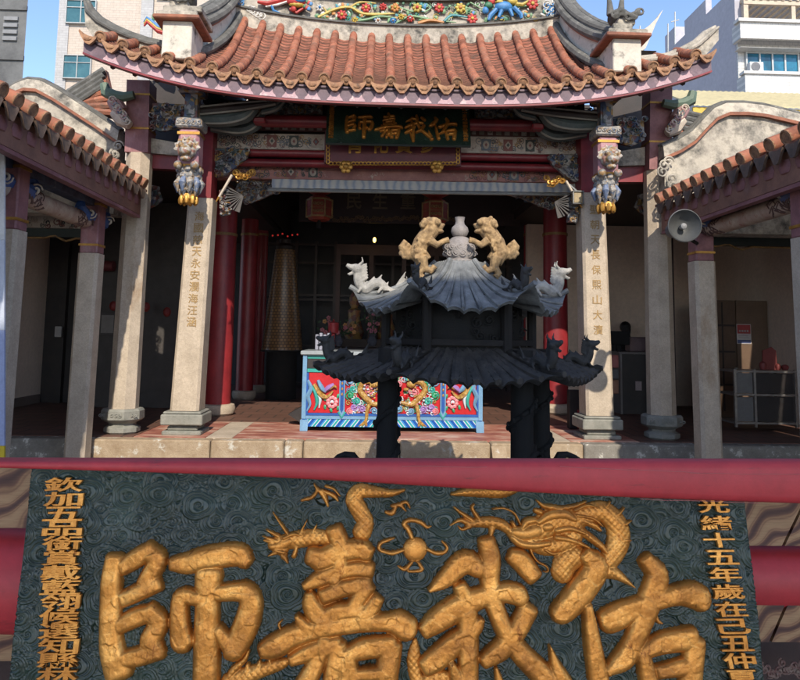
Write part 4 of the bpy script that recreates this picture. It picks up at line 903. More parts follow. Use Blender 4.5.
# things on and behind the altar
def blob_flowers(name, px, py, Y, w_, h_, mats, n, label):
    t = thing(name, label, 'flowers', at(px, py, Y)); c = at(px, py, Y)
    b = MB(); b.lathe([(0.06, 0.0), (0.09, 0.08), (0.05, 0.16), (0.07, 0.2)], c, 12); b.build('vase', M('porcelain_vase', (0.10, 0.10, 0.12), rough=0.25), t)
    b = MB()
    for k in range(n):
        p = c+V((random.gauss(0, w_), random.gauss(0, 0.08), 0.22+abs(random.gauss(0, h_))))
        for j in range(5):
            a = 2*math.pi*j/5+k; b.ell(p+V((0.022*math.cos(a), -0.01, 0.022*math.sin(a))), (0.018, 0.012, 0.018), 0 if k % 3 else 1, 6)
    b.build('blossoms', mats, t)
    b = MB()
    for k in range(n*2):
        p = c+V((random.gauss(0, w_*1.1), random.gauss(0, 0.08), 0.2+abs(random.gauss(0, h_)))); b.ell(p, (0.035, 0.012, 0.015), 0, 6, Matrix.Rotation(random.uniform(0, 3), 3, 'Y'))
        if k % 3 == 0: b.tube([c+V((0, 0, 0.15)), p], 0.005, 4)
    b.build('leaves', M('flower_leaves', (0.03, 0.07, 0.025)), t)
tb = thing('offering_table', 'dark wooden offering table behind the painted altar, carrying flowers and a red candle', 'table', at(350, 400, 11.9))
ta, tc = at(318, 346.5, 11.9), at(400, 346.5, 11.9); MB().box((ta.x, 11.5, ta.z-0.05), (tc.x, 12.2, ta.z-0.002), bev=0.01).build('table_top', dark_wood, tb)
for xx in (ta.x+0.03, tc.x-0.1):
    for yy in (11.53, 12.1): MB().box((xx, yy, FLOOR+0.005), (xx+0.07, yy+0.07, ta.z-0.052)).build('leg', dark_wood, tb)
blob_flowers('altar_flowers', 338, 346, 11.7, 0.14, 0.12, [M('bloom_pink', (0.5, 0.16, 0.18)), M('bloom_orange', (0.5, 0.25, 0.08))], 16, 'pink and orange flowers in a vase by the red candle on the altar')
blob_flowers('altar_flowers', 372, 346, 11.95, 0.06, 0.2, [M('bloom_rose', (0.45, 0.14, 0.22)), MATS['bloom_pink']], 14, 'tall rose coloured flowers in a vase behind the burner roof')
p = at(333, 346, 11.6); o = MB().lathe([(0.05, 0), (0.03, 0.05), (0.03, 0.2), (0.09, 0.22), (0.09, 0.38), (0.02, 0.4), (0.008, 0.44)], p, 14).build('red_candle', M('candle_wax', (0.5, 0.04, 0.045), rough=0.5)); props(o, 'thick red candle on a stand, above the altar left end', 'candle')
p = at(323, 345, 9.0); b = MB()
for k in range(4): b.box((p.x-0.1+k*0.05, 9.0, zt+0.002), (p.x-0.06+k*0.05, 9.06, zt+0.2+0.02*(k % 2)), bev=0.006)
props(b.build('paper_packets', M('pale_packets', (0.3, 0.3, 0.36))), 'row of pale paper packets standing on the left end of the altar', 'packets')
# inner altar, dim behind the burner
ia = thing('inner_altar', 'dark inner altar cabinet with panelled front far back in the hall', 'altar', at(400, 350, 13.2))
q0 = at(335, 395, 13.2); q1 = at(470, 250, 13.2)
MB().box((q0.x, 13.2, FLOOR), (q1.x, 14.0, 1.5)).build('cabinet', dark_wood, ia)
b = MB()
for k in range(5):
    x = q0.x+k*(q1.x-q0.x)/4; b.box((x-0.04, 13.3, 1.5), (x+0.04, 13.4, 3.2))
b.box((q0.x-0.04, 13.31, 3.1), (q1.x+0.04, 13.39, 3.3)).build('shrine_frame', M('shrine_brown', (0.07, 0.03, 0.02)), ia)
b = MB()
for k in range(4):
    x = q0.x+(k+0.5)*(q1.x-q0.x)/4; b.lathe([(0.16, 0), (0.2, 0.12), (0.11, 0.4), (0.13, 0.55), (0.06, 0.6), (0.10, 0.68), (0.10, 0.8), (0.05, 0.9)], (x, 13.6, 1.5), 12)
b.build('deity_figure', palette('figure_robe', [(0.25, 0.10, 0.04), (0.30, 0.18, 0.06), (0.14, 0.05, 0.04), (0.2, 0.15, 0.12)], 12), ia)

# ------------------------------------------------------------------ sign boards
def stroke_poly(pts, n=12): return pts
STROKES = {
 '師': [[(115, 561, 9), (112, 585, 10), (112, 640, 11), (118, 667, 13)], [(126, 565, 8), (140, 556, 9), (151, 549, 7)], [(150, 551, 9), (158, 560, 9), (148, 580, 9)], [(156, 584, 8), (142, 590, 8.5), (127, 597, 8)],
   [(122, 624, 8), (138, 616, 9), (152, 612, 8)], [(152, 612, 9), (159, 622, 9), (152, 640, 10), (156, 650, 9)], [(157, 650, 9), (140, 655, 9), (126, 658, 8)],
   [(176, 563, 7), (190, 562, 10), (208, 557, 11), (236, 554, 11), (246, 560, 7)], [(209, 578, 13), (208, 592, 11), (207, 640, 12), (206, 720, 12)],
   [(198, 597, 7), (182, 597, 8), (180, 620, 9), (182, 638, 10), (184, 641, 9)], [(220, 592, 8), (240, 591, 9), (248, 594, 10), (251, 605, 11), (246, 625, 12), (236, 645, 11), (232, 648, 9)], [(220, 630, 6), (227, 640, 8)]],
 '嘉': [[(336, 533, 9), (340, 545, 9), (340, 565, 8), (334, 577, 8)], [(314, 556, 9), (324, 558, 11), (338, 552, 11), (358, 549, 10), (366, 552, 8)], [(306, 585, 4), (322, 577, 8), (338, 571, 8), (356, 568, 8), (367, 569, 8)],
   [(326, 594, 8), (342, 588, 8.5), (364, 584, 9)], [(366, 588, 8), (356, 602, 8), (352, 608, 7)], [(310, 595, 5), (313, 606, 9), (322, 616, 10), (340, 611, 9), (358, 609, 8)], [(376, 600, 7), (370, 609, 8), (362, 614, 6)],
   [(265, 649, 7), (278, 644, 11), (298, 634, 10), (342, 624, 9), (390, 621, 9), (403, 625, 12), (410, 632, 6)], [(298, 616, 3), (305, 626, 7), (312, 630, 6)],
   [(294, 658, 6), (314, 650, 9), (334, 645, 9)], [(324, 640, 6), (320, 655, 8), (302, 690, 10)], [(337, 648, 9), (334, 670, 9), (326, 720, 9)], [(344, 652, 5), (346, 690, 6), (350, 720, 7)],
   [(352, 652, 8), (368, 647, 10), (388, 645, 10)], [(390, 650, 11), (388, 665, 11), (380, 720, 11)], [(350, 655, 6), (355, 690, 7), (358, 720, 7)], [(356, 674, 6), (384, 671, 7)]],
 '我': [[(430, 589, 2.5), (445, 578, 8), (464, 562, 11), (478, 567, 9)], [(487, 544, 9), (490, 560, 10), (490, 590, 9), (498, 615, 9), (508, 636, 9), (522, 654, 10), (548, 680, 11), (570, 705, 10)], [(549, 645, 1.2), (554, 662, 5), (562, 685, 10), (566, 705, 12)],
   [(513, 556, 7), (521, 561, 10), (531, 573, 9)], [(427, 628, 8), (440, 618, 11), (460, 606, 12), (480, 597, 10), (500, 592, 9), (514, 593, 10), (521, 598, 7)], [(461, 588, 7), (466, 602, 9), (468, 630, 10), (468, 720, 9)], [(451, 662, 3), (460, 685, 9), (466, 710, 9)],
   [(428, 664, 9), (440, 655, 11), (456, 641, 10), (474, 628, 7), (480, 620, 4)], [(526, 612, 10), (516, 630, 10), (502, 647, 10), (486, 659, 7)]],
 '佑': [[(587, 556, 8), (595, 568, 12), (580, 592, 13), (564, 609, 11), (556, 614, 6)], [(587, 607, 5), (592, 640, 8), (598, 680, 10), (604, 720, 11)], [(603, 621, 5), (612, 618, 12), (632, 608, 10), (658, 599, 9), (680, 594, 10), (696, 596, 12), (702, 605, 5)],
   [(647, 561, 8), (656, 576, 11), (648, 602, 12), (635, 636, 10), (624, 656, 10), (608, 669, 5)], [(644, 650, 7), (662, 642, 10), (688, 638, 11)], [(694, 645, 10), (691, 665, 11), (686, 720, 12)], [(642, 654, 7), (648, 680, 9), (652, 720, 10)], [(660, 670, 7), (684, 665, 9)]]}
def sdf_height(U, Vv, segs, scale, H, sharp=3.0, blunt=2.0):
    """height of rounded raised strokes over a grid; segs: polylines of (u, v, half width)"""
    h = np.full(U.shape, -1.0)
    for st in segs:
        for (a, c) in zip(st[:-1], st[1:]):
            du, dv = c[0]-a[0], c[1]-a[1]; L = du*du+dv*dv+1e-12
            tt = ((U-a[0])*du+(Vv-a[1])*dv)/L; t = np.clip(tt, 0, 1); ln = math.sqrt(L)
            hw = a[2]+(c[2]-a[2])*t
            perp = np.abs((U-a[0])*dv-(Vv-a[1])*du)/ln; along = np.abs(tt-t)*ln
            d = ((perp/hw)**blunt+(along/(hw*0.92))**blunt)**(1/blunt)
            h = np.maximum(h, np.where(d < 1, np.clip(1-d**sharp, 0, 1)**0.6, np.maximum(1-d, -1)*1.0))
    return h
def grid_mesh(name, UV2P, N, u, v, Hh, mask, mats, parent, base):
    """mesh of the masked cells of a height grid"""
    nu, nv = len(u), len(v); U, Vv = np.meshgrid(u, v, indexing='ij'); P = UV2P(U, Vv, Hh)
    m = mask[:-1, :-1] | mask[1:, :-1] | mask[:-1, 1:] | mask[1:, 1:]
    i, j = np.nonzero(m); a = i*nv+j; quads = np.stack([a, a+1, a+nv+1, a+nv], 1)
    used, inv = np.unique(quads, return_inverse=True); quads = inv.reshape(-1, 4)
    co_ = P.reshape(-1, 3)[used]-np.array(base)
    me = bpy.data.meshes.new(name); me.vertices.add(len(co_)); me.vertices.foreach_set('co', co_.ravel())
    me.loops.add(quads.size); me.loops.foreach_set('vertex_index', quads.ravel().astype(np.int32))
    me.polygons.add(len(quads)); me.polygons.foreach_set('loop_start', np.arange(0, quads.size, 4, dtype=np.int32)); me.polygons.foreach_set('loop_total', np.full(len(quads), 4, dtype=np.int32))
    me.update(); me.validate(); me.polygons.foreach_set('use_smooth', [True]*len(quads))
    me.materials.append(mats)
    return link(name, me, parent, base)
# --- materials of the plaques
def gilt_carving():
    m, nt, p = new_mat('crackled_gold_leaf'); vec = coord(nt)
    v = nt.nodes.new('ShaderNodeTexVoronoi'); v.feature = 'DISTANCE_TO_EDGE'; v.inputs['Scale'].default_value = 60; v.inputs['Randomness'].default_value = 1
    nz = nt.nodes.new('ShaderNodeTexNoise'); nz.inputs['Scale'].default_value = 40; nt.links.new(vec, nz.inputs['Vector'])
    nt.links.new(mix(nt, 0.06, vec, nz.outputs['Color']), v.inputs['Vector'])
    n1 = noise(nt, vec, 9, 8, 0.7); n2 = noise(nt, vec, 120, 4, 0.6); n3 = noise(nt, coord(nt, (1, 1, 0.35)), 55, 5, 0.7)
    c = ramp(nt, n1, [(0.32, (0.32, 0.115, 0.02)), (0.50, (0.58, 0.235, 0.04)), (0.66, (0.76, 0.36, 0.08))])
    crack = ramp(nt, v.outputs['Distance'], [(0.0, (0.30, 0.22, 0.15)), (0.035, (1, 1, 1))])
    spots = ramp(nt, n3, [(0.30, (0.35, 0.22, 0.14)), (0.40, (1, 1, 1))])
    c = mix(nt, 0.16, c, crack, 'MULTIPLY'); c = mix(nt, 0.8, c, spots, 'MULTIPLY')
    nt.links.new(c, p.inputs['Base Color']); p.inputs['Metallic'].default_value = 0.6
    nt.links.new(ramp(nt, n1, [(0.3, (0.46,)*3), (0.7, (0.28,)*3)]), p.inputs['Roughness'])
    s = mix(nt, 0.72, crack, n2); s = mix(nt, 0.4, s, n3); bump(nt, p, s, 0.42, 0.003); return m
gold_leaf = gilt_carving()
green_board = M('dark_green_carved_board', (0.024, 0.046, 0.030), (0.010, 0.022, 0.015), 0.33, ns=5, bs=0.35, bd=0.002, stain=(0.065, 0.10, 0.07), stain_lo=0.56, stain_hi=0.80, ss=6)
def clouds(U, Vv, s, seed=1):
    """height field of carved cloud scrolls (0..1), s = spacing"""
    r_ = np.random.default_rng(seed); cu, cv = s*1.0, s*0.62
    iu = np.floor(U/cu).astype(int); iv = np.floor(Vv/cv).astype(int)
    T = 97; J = r_.random((T, T, 6)); out = np.full(U.shape, 0.12); pri = np.full(U.shape, -1.0)
    for di in range(-2, 3):
        for dj in range(-2, 3):
            I, Jx = iu+di, iv+dj; q = J[I % T, Jx % T]
            x = U-(I+0.5*(Jx % 2)+0.15+0.7*q[..., 0])*cu; y = Vv-(Jx+0.15+0.7*q[..., 1])*cv
            Rr = s*(0.50+0.30*q[..., 3]); th = np.arctan2(y, x*0.78); ph = q[..., 2]*6.28
            r = np.hypot(x*0.78, y)/(Rr*(0.84+0.16*np.abs(np.cos(1.5*th+ph))))
            p_ = q[..., 4]; m = (r < 1) & (p_ > pri)
            dr = np.where(q[..., 5] > 0.5, 1.0, -1.0); rin = 0.30+0.12*q[..., 0]
            rc = np.hypot(x*0.9, y)/Rr
            sp = (0.5+0.5*np.cos(2*np.pi*rc/0.21-dr*th+ph))**0.5
            h = np.where(rc < rin, 0.35+0.65*sp, 0.95-0.5*np.exp(-((r-0.60)/0.035)**2)-0.45*np.exp(-((r-0.80)/0.03)**2))
            h = h*(0.25+0.75*np.clip((1-r)/0.07, 0, 1)**0.5)
            out = np.where(m, h*(0.7+0.3*p_), out); pri = np.where(m, p_, pri)
    return out
def facets(U, Vv, s, seed):
    """hammered facets: each patch tilted its own way"""
    r_ = np.random.default_rng(seed); T = 89; J = r_.random((T, T, 4)); iu = np.floor(U/s).astype(int); iv = np.floor(Vv/s).astype(int)
    best = np.full(U.shape, 1e9); out = np.zeros(U.shape)
    for di in range(-1, 2):
        for dj in range(-1, 2):
            I, Jx = iu+di, iv+dj; q = J[I % T, Jx % T]; x = U-(I+q[..., 0])*s; y = Vv-(Jx+q[..., 1])*s; d = np.hypot(x, y); m = d < best
            out = np.where(m, ((q[..., 2]-0.5)*x+(q[..., 3]-0.5)*y)*2.4/s, out); best = np.where(m, d, best)
    return out

# --- the near plaque, hung under a red beam just in front of the viewer
O = at(388, 575, 1.64)
tw = rad(-0.9); ux = V((math.cos(tw), 0, -math.sin(tw))); vd = V((-math.sin(tw), -0.13, -math.cos(tw))).normalized(); vd = (vd-ux*vd.dot(ux)).normalized(); nn = vd.cross(ux).normalized()
if nn.y > 0: nn = -nn
def plq(px, py, lift=0.0):
    d = ray(px, py); t = ((O+nn*lift)-CAM).dot(nn)/d.dot(nn); q = CAM+d*t-O; return (q.dot(ux), q.dot(vd))
PXM = (plq(400, 575)[0]-plq(300, 575)[0])/100
uL = plq(20.5, 575)[0]; uR = plq(753, 575)[0]; vT = plq(388, 464.5)[1]; vB = plq(388, 735)[1]
aO, aU, aV, aN = (np.array(O), np.array(ux), np.array(vd), np.array(nn))
def uv2p(U, Vv, H): return aO+U[..., None]*aU+Vv[..., None]*aV+H[..., None]*aN
plaque = thing('carved_plaque', 'large dark green carved plaque with four big gold characters, close under the red beam', 'plaque', O+vd*vB)
pb_ = tuple(O+vd*vB)
st = 0.0021
u = np.arange(uL, uR, st); v = np.arange(vT, vB, st); U, Vv = np.meshgrid(u, v, indexing='ij')
Hc = (clouds(U+5, Vv+5, 0.047)*0.0105+0.0025*np.sin(U*23+2*np.sin(Vv*19)))+0.0015*np.sin(U*9+Vv*13)
edge_d = np.minimum.reduce([U-uL, uR-U]); Hc = np.where(edge_d < 0.004, -0.002, Hc)
bo = grid_mesh('board', uv2p, None, u, v, Hc, np.ones(U.shape, bool), green_board, plaque, pb_)
bk = MB().hexa([O+ux*uu+vd*vv+nn*dd for dd, (uu, vv) in [(d_, q_) for d_ in (-0.045, -0.0035) for q_ in ((uL, vT), (uR, vT), (uR, vB), (uL, vB))]])
bk.build('backing', M('green_board_edge', (0.03, 0.05, 0.047), rough=0.5), plaque)
def conv(st_, lift=0.012, k=1.0): return [[(*plq(x, y, lift), hw*k*PXM) for x, y, hw in s_] for s_ in st_]
def relief(name, strokes, H, parent=plaque, step=0.0018, sharp=2.6, tex=None, lift=0.012, m=None, k=1.0, base=0.007, blunt=2.0, fac=0.0):
    S_ = conv(smooth(strokes), lift, k); A = np.array([p for s_ in S_ for p in s_]); pad = A[:, 2].max()+0.006
    u = np.arange(A[:, 0].min()-pad, A[:, 0].max()+pad, step); v = np.arange(A[:, 1].min()-pad, min(A[:, 1].max()+pad, vB-0.004), step)
    U, Vv = np.meshgrid(u, v, indexing='ij'); h = sdf_height(U, Vv, S_, PXM, 1.0, sharp, blunt)
    mask = h > 0.02
    nb = 0.0012*np.sin(U*47+2*np.sin(Vv*38))*np.sin(Vv*41)
    if fac: nb = nb+fac*facets(U, Vv, 0.030, 3)*np.clip(h*1.5, 0, 1)+fac*0.5*facets(U, Vv, 0.012, 8)
    Hh = np.where(h > 0, h*H+nb*np.clip(h*2, 0, 1)+base+0.002, -0.006)
    if tex is not None: Hh = Hh+tex(U, Vv, S_, h)*(h > 0.15)
    return grid_mesh(name, uv2p, None, u, v, Hh, mask, m or gold_leaf, parent, pb_)
def scales(U, Vv, S_, h):   # dragon scales in a diamond net
    a = 320.0; return 0.0014*(np.abs(np.sin((U+Vv)*a*0.7)*np.sin((U-Vv)*a*0.7))**0.5-0.5)
def smooth(st_, k=5):
    out = []
    for q in st_:
        if len(q) < 3: out.append(q); continue
        P = [np.array(p, float) for p in q]; P = [2*P[0]-P[1]]+P+[2*P[-1]-P[-2]]; o = []
        for i in range(1, len(P)-2):
            for j in range(k):
                t = j/k; o.append(0.5*(2*P[i]+(P[i+1]-P[i-1])*t+(2*P[i-1]-5*P[i]+4*P[i+1]-P[i+2])*t*t+(3*P[i]-P[i-1]-3*P[i+1]+P[i+2])*t**3))
        o.append(P[-2]); out.append([(p[0], p[1], max(p[2], 0.4)) for p in o])
    return out
for ch in '師嘉我佑': relief('character', STROKES[ch], 0.022, k=1.11, sharp=4.2, blunt=3.6, fac=0.0011)['label'] = 'raised gold character %s' % ch
DL = [[(264, 540, 1), (276, 542, 5), (288, 541, 8), (300, 539, 9), (318, 537, 8), (332, 539, 7)], [(282, 548, 8), (272, 545, 5)], [(362, 532, 10), (365, 522, 9), (359, 510, 9), (354, 499, 9), (360, 491, 8), (376, 492, 6), (392, 493, 4), (404, 490, 2)],
      [(291, 538, 2), (284, 528, 2), (273, 512, 0.6)], [(300, 534, 2), (307, 520, 0.6)], [(312, 534, 3), (317, 524, 0.6)], [(278, 536, 3), (266, 529, 0.6)], [(276, 540, 2), (262, 536, 0.5)], [(276, 552, 3), (268, 556, 0.7)], [(284, 556, 4), (288, 563, 0.8)], [(294, 556, 3), (297, 547, 2)],
      [(302, 500, 2), (312, 497, 2.5), (317, 490, 2), (314, 484, 1)], [(317, 488, 2), (324, 496, 3), (328, 506, 1.5)], [(322, 490, 2), (334, 496, 2.5), (338, 501, 1)], [(326, 486, 2), (334, 489, 1.5), (340, 496, 0.8)],
      [(386, 512, 2), (392, 513, 3), (396, 507, 2)], [(392, 506, 2), (400, 505, 2.5), (406, 511, 1)], [(398, 505, 2), (406, 502, 2), (410, 508, 1)]]
relief('dragon_relief', DL, 0.010, tex=scales, sharp=2.2)
DR = [[(512, 533, 6), (522, 536, 9), (534, 532, 11), (548, 524, 14), (562, 520, 15), (574, 522, 13)], [(530, 543, 7), (546, 547, 9), (562, 543, 10), (574, 536, 10)], [(452, 494, 2), (468, 492, 5), (486, 491, 7), (504, 492, 6), (518, 490, 2)],
      [(572, 520, 12), (588, 514, 11), (604, 512, 11), (616, 524, 12), (619, 540, 12), (612, 556, 11), (602, 566, 9)], [(562, 572, 12), (566, 562, 13), (576, 556, 12)], [(598, 571, 8), (612, 572, 7), (624, 579, 4), (634, 587, 1)],
      [(580, 530, 5), (600, 545, 4), (606, 552, 3)], [(582, 520, 4), (594, 525, 4), (600, 530, 2)],
      [(512, 532, 5), (500, 524, 6), (484, 522, 6), (470, 524, 4)], [(470, 524, 4), (460, 520, 2.5), (450, 525, 1)], [(472, 520, 3), (460, 512, 2), (454, 507, 1)], [(478, 518, 3), (472, 508, 2), (474, 504, 1)], [(470, 526, 3), (462, 529, 2), (458, 526, 1)], [(492, 528, 4), (490, 538, 2)],
      [(536, 500, 1), (544, 506, 3), (556, 508, 4), (566, 514, 5)], [(560, 508, 3), (574, 506, 3), (586, 501, 0.8)], [(618, 514, 3), (624, 507, 0.6)], [(624, 524, 3), (631, 520, 0.6)], [(626, 540, 3), (631, 540, 0.6)], [(606, 506, 3), (610, 501, 0.6)],
      [(532, 534, 1.5), (530, 548, 1.5), (536, 560, 1.5), (546, 566, 1.5), (547, 571, 1.2), (543, 571, 0.8)], [(520, 524, 1.5), (514, 513, 1.3), (503, 508, 1.2), (492, 509, 0.8)], [(540, 512, 4), (535, 510, 3)]]
relief('dragon_relief', DR, 0.013, tex=scales, sharp=2.0)
HD = [[(514, 532, 6), (524, 533, 8), (536, 530, 8)], [(512, 537, 3.5), (520, 543, 4.5), (534, 545, 4.5), (548, 543, 4)], [(522, 527, 3), (526, 522, 4.5), (534, 520, 4)], [(538, 522, 4), (550, 515, 6), (564, 514, 6), (574, 519, 4)], [(545, 527, 5.5), (549, 526.5, 5.5)], [(556, 530, 4), (570, 528, 4), (584, 533, 2)], [(556, 537, 4), (572, 540, 3.5), (588, 547, 1.5)], [(514, 526, 2.5), (512, 522, 2)],
      [(544, 549, 2), (552, 553, 2), (560, 551, 1)], [(574, 510, 2.5), (586, 505, 2), (596, 507, 0.8)], [(576, 515, 2.5), (592, 518, 2), (602, 526, 0.8)]]
relief('dragon_head_relief', HD, 0.012, sharp=2.0, base=0.012)
HL = [[(272, 546, 4), (281, 545, 6), (290, 541, 5)], [(276, 550, 2.5), (284, 552, 3)], [(284, 538, 2.5), (293, 534, 2.5), (302, 535, 1)], [(281, 542, 2.6), (282, 542, 2.6)]]
relief('dragon_head_relief', HL, 0.009, sharp=2.0, base=0.010)
PR = [[(415, 549, 12.5), (415.4, 550, 12.5)], [(412, 538, 2.5), (408, 529, 2.8), (404, 524, 2.5), (410, 520, 2.5), (420, 522, 2.5), (427, 527, 2), (431, 526, 1)], [(403, 550, 2), (393, 553, 2.5), (386, 552, 2), (379, 549, 2.2), (381, 543, 2), (388, 540, 2), (394, 538, 1)], [(427, 549, 2), (436, 553, 2.6), (444, 552, 2.4), (447, 547, 2), (442, 541, 1.4)], [(412, 562, 2), (405, 569, 2.5), (398, 566, 1)], [(418, 562, 2), (422, 569, 2.5), (416, 571, 2), (408, 571, 1.5)]]
relief('flaming_pearl', PR, 0.009)
LO = [[(224, 690, 4), (232, 672, 4), (244, 660, 3), (249, 650, 1.2)], [(228, 682, 8), (246, 676, 8), (262, 670, 7), (280, 664, 6), (290, 660, 3)], [(270, 662, 2), (270, 654, 1.4), (274, 650, 0.8)], [(246, 672, 4), (248, 664, 2)], [(258, 668, 4), (260, 660, 1.2)], [(281, 629, 1.6), (279, 624, 1.6), (282, 620, 1)]]
relief('dragon_tail_relief', LO, 0.009, tex=scales)
LO3 = [[(655, 615, 2.5), (658, 621, 2.5), (662, 623, 1.2)]]
relief('dragon_claw_relief', LO3, 0.009)
LO4 = [[(496, 668, 2), (500, 684, 5), (504, 700, 6)]]
relief('dragon_claw_relief', LO4, 0.009)
LO2 = [[(415, 640, 3), (414, 655, 7), (415, 672, 7), (420, 690, 6)], [(424, 684, 8), (440, 678, 8), (456, 680, 6)], [(405, 696, 6), (415, 688, 6)]]
relief('dragon_tail_relief', LO2, 0.009, tex=scales)
def strip_text(txt, p0, p1, w_, h_, skew):
    n = len(txt)
    for i, ch in enumerate(txt):
        f = i/(n-1); px_, py_ = p0[0]+(p1[0]-p0[0])*f, p0[1]+(p1[1]-p0[1])*f
        q = plq(px_, py_, 0.008)
        if q[1] > vB-0.03: continue
        b = MB()
        put_glyph(b, ch, O+ux*q[0]+vd*q[1]+nn*0.0155, w_*PXM, h_*PXM, ux, (-vd-ux*skew).normalized(), nn, 0.005, 0.014)
        b.build('small_character', gold_leaf, plaque, angle=20)
strip_text('欽加五品銜賞戴藍翎候選知縣林', (66, 484), (59.5, 673), 39, 14, -0.03)
strip_text('光緒十五年歲在己丑仲夏', (711, 505), (740, 676), 33, 14.5, 0.15)

# --- red beam above the plaque, timbers behind it
near_red = M('near_red_lacquer', (0.50, 0.042, 0.048), (0.40, 0.032, 0.038), 0.55, ns=4, bs=0.3, bd=0.002, stain=(0.22, 0.035, 0.035), stain_lo=0.60, stain_hi=0.72, ss=11, streak=5)
def nearp(px, py, Y): return at(px, py, Y)
bmY = 1.50
nb = thing('red_beam', 'red lacquered timber beam crossing the view above the green plaque', 'beam', at(400, 480, bmY))
b = MB(); rings = []
for i in range(41):
    t = i/40; px_ = -330+1460*t
    top = at(px_, 461.2, bmY); bot = at(px_, max(467, 468+37*(min(px_, 900)/800.0)+2.0*math.sin(t*12)), bmY)
    h = (top.z-bot.z); cz = (top.z+bot.z)/2; ring = []
    for k in range(16):
        q = 2*math.pi*k/16; ce, se = math.cos(q), math.sin(q)
        e = 0.55
        ring.append((top.x*(0.5)+bot.x*0.5, bmY+0.028+0.030*math.copysign(abs(ce)**e, ce), cz+h/2*math.copysign(abs(se)**e, se)))
    rings.append(ring)
b.rings(rings); b.build('beam_body', near_red, nb, angle=60)
for px_ in (-250, 1050):
    q = at(px_, 470, 1.7); MB().lathe([(0.09, 0), (0.09, 0.1), (0.07, 0.14), (0.068, 1.75), (0.02, 1.8)], (q.x, 1.66, 0), 16).build('post', near_red, nb)
b = MB()   # hairline checks in the lacquer
for (x0, y0, x1, y1) in ((402, 466, 487, 467), (560, 466.5, 700, 473), (690, 473, 800, 474.5), (640, 499, 760, 503)):
    n = 9; b.tube([at(x0+(x1-x0)*k/n, y0+(y1-y0)*k/n+random.uniform(-0.5, 0.5), bmY-0.0021) for k in range(n+1)], 0.0005, 4)
b.build('hairline_crack', M('lacquer_scratch', (0.55, 0.16, 0.14)), nb)
def grain():
    m, nt, p = new_mat('painted_wood_grain'); vec = coord(nt, (1.0, 1, 1.0), (0, rad(40), 0))
    w_ = nt.nodes.new('ShaderNodeTexWave'); w_.wave_type = 'BANDS'; w_.bands_direction = 'Z'; w_.inputs['Scale'].default_value = 6; w_.inputs['Distortion'].default_value = 16
    w_.inputs['Detail'].default_value = 2; w_.inputs['Detail Scale'].default_value = 0.7; nt.links.new(vec, w_.inputs['Vector'])
    f2 = noise(nt, coord(nt, (3, 1, 40), (0, rad(40), 0)), 8, 4, 0.6)
    c = ramp(nt, w_.outputs['Fac'], [(0.0, (0.06, 0.022, 0.016)), (0.22, (0.13, 0.055, 0.032)), (0.40, (0.27, 0.145, 0.07)), (0.62, (0.20, 0.10, 0.05)), (0.75, (0.30, 0.17, 0.085)), (1.0, (0.33, 0.20, 0.10))])
    c = mix(nt, 0.45, c, ramp(nt, f2, [(0.35, (0.55, 0.5, 0.45)), (0.6, (1, 1, 1))]), 'MULTIPLY')
    nt.links.new(c, p.inputs['Base Color']); p.inputs['Roughness'].default_value = 0.55; return m
grain_m = grain()
def wood_block(px0, py0, px1, py1, Y, th, label, n=1, ang=0.0, side='left'):
    A = at(px0, py0, Y); B = at(px1, py1, Y); o = MB()
    w_ = B.x-A.x
    for k in range(n):
        x0 = A.x+w_*k/n+0.004; x1 = A.x+w_*(k+1)/n-0.004; sh = ang*(A.z-B.z)
        o.hexa([(x0-sh, Y, B.z), (x1-sh, Y, B.z), (x1-sh, Y+th, B.z), (x0-sh, Y+th, B.z), (x0, Y, A.z), (x1, Y, A.z), (x1, Y+th, A.z), (x0, Y+th, A.z)])
    return props(o.build('grained_plank', grain_m), label, 'plank')
wood_block(-210, 466, 30, 528, 1.78, 0.05, 'tan plank with painted brown grain left of the plaque, just under the red beam')
wood_block(-210, 629, 30, 661, 1.80, 0.05, 'small tan grained plank left of the plaque below the thick red log')
wood_block(744, 490, 1010, 547, 1.80, 0.05, 'tan boards with swirling painted grain, right of the plaque under the red beam', 4, 0.55)
wood_block(742, 604, 1010, 642, 1.80, 0.05, 'tan boards with brown grain, right of the plaque below the thick red log', 6, 0.5)
b = MB().tube([at(-250, 572, 1.86), at(60, 580, 1.86)], 0.125, 28)
props(b.build('red_log', near_red), 'thick round dark red log end to the left of the green plaque', 'log')
b = MB().tube([at(690, 576, 1.86), at(1050, 579, 1.86)], 0.078, 28)
props(b.build('red_log', near_red), 'thick round red log to the right of the green plaque', 'log')
o = MB().box(at(-240, 466, 2.02), at(1040, 1200, 2.08)).build('timber_backing', M('dark_brown_boards', (0.045, 0.022, 0.018), (0.025, 0.014, 0.012), 0.7, ns=6)); props(o, 'dark brown timber backing behind the plaque, planks and red logs', 'partition')
b = MB()
for k in range(16): b.curl(at(758+k*3, 668+random.uniform(-6, 8), 1.9), 0.012, 0.004, 1.3, k, 1)
props(b.build('carved_trim', M('dim_red_trim', (0.12, 0.04, 0.035), (0.2, 0.15, 0.12), 0.6, ns=60)), 'dim carved trim at the bottom right corner beside the plaque', 'carving')

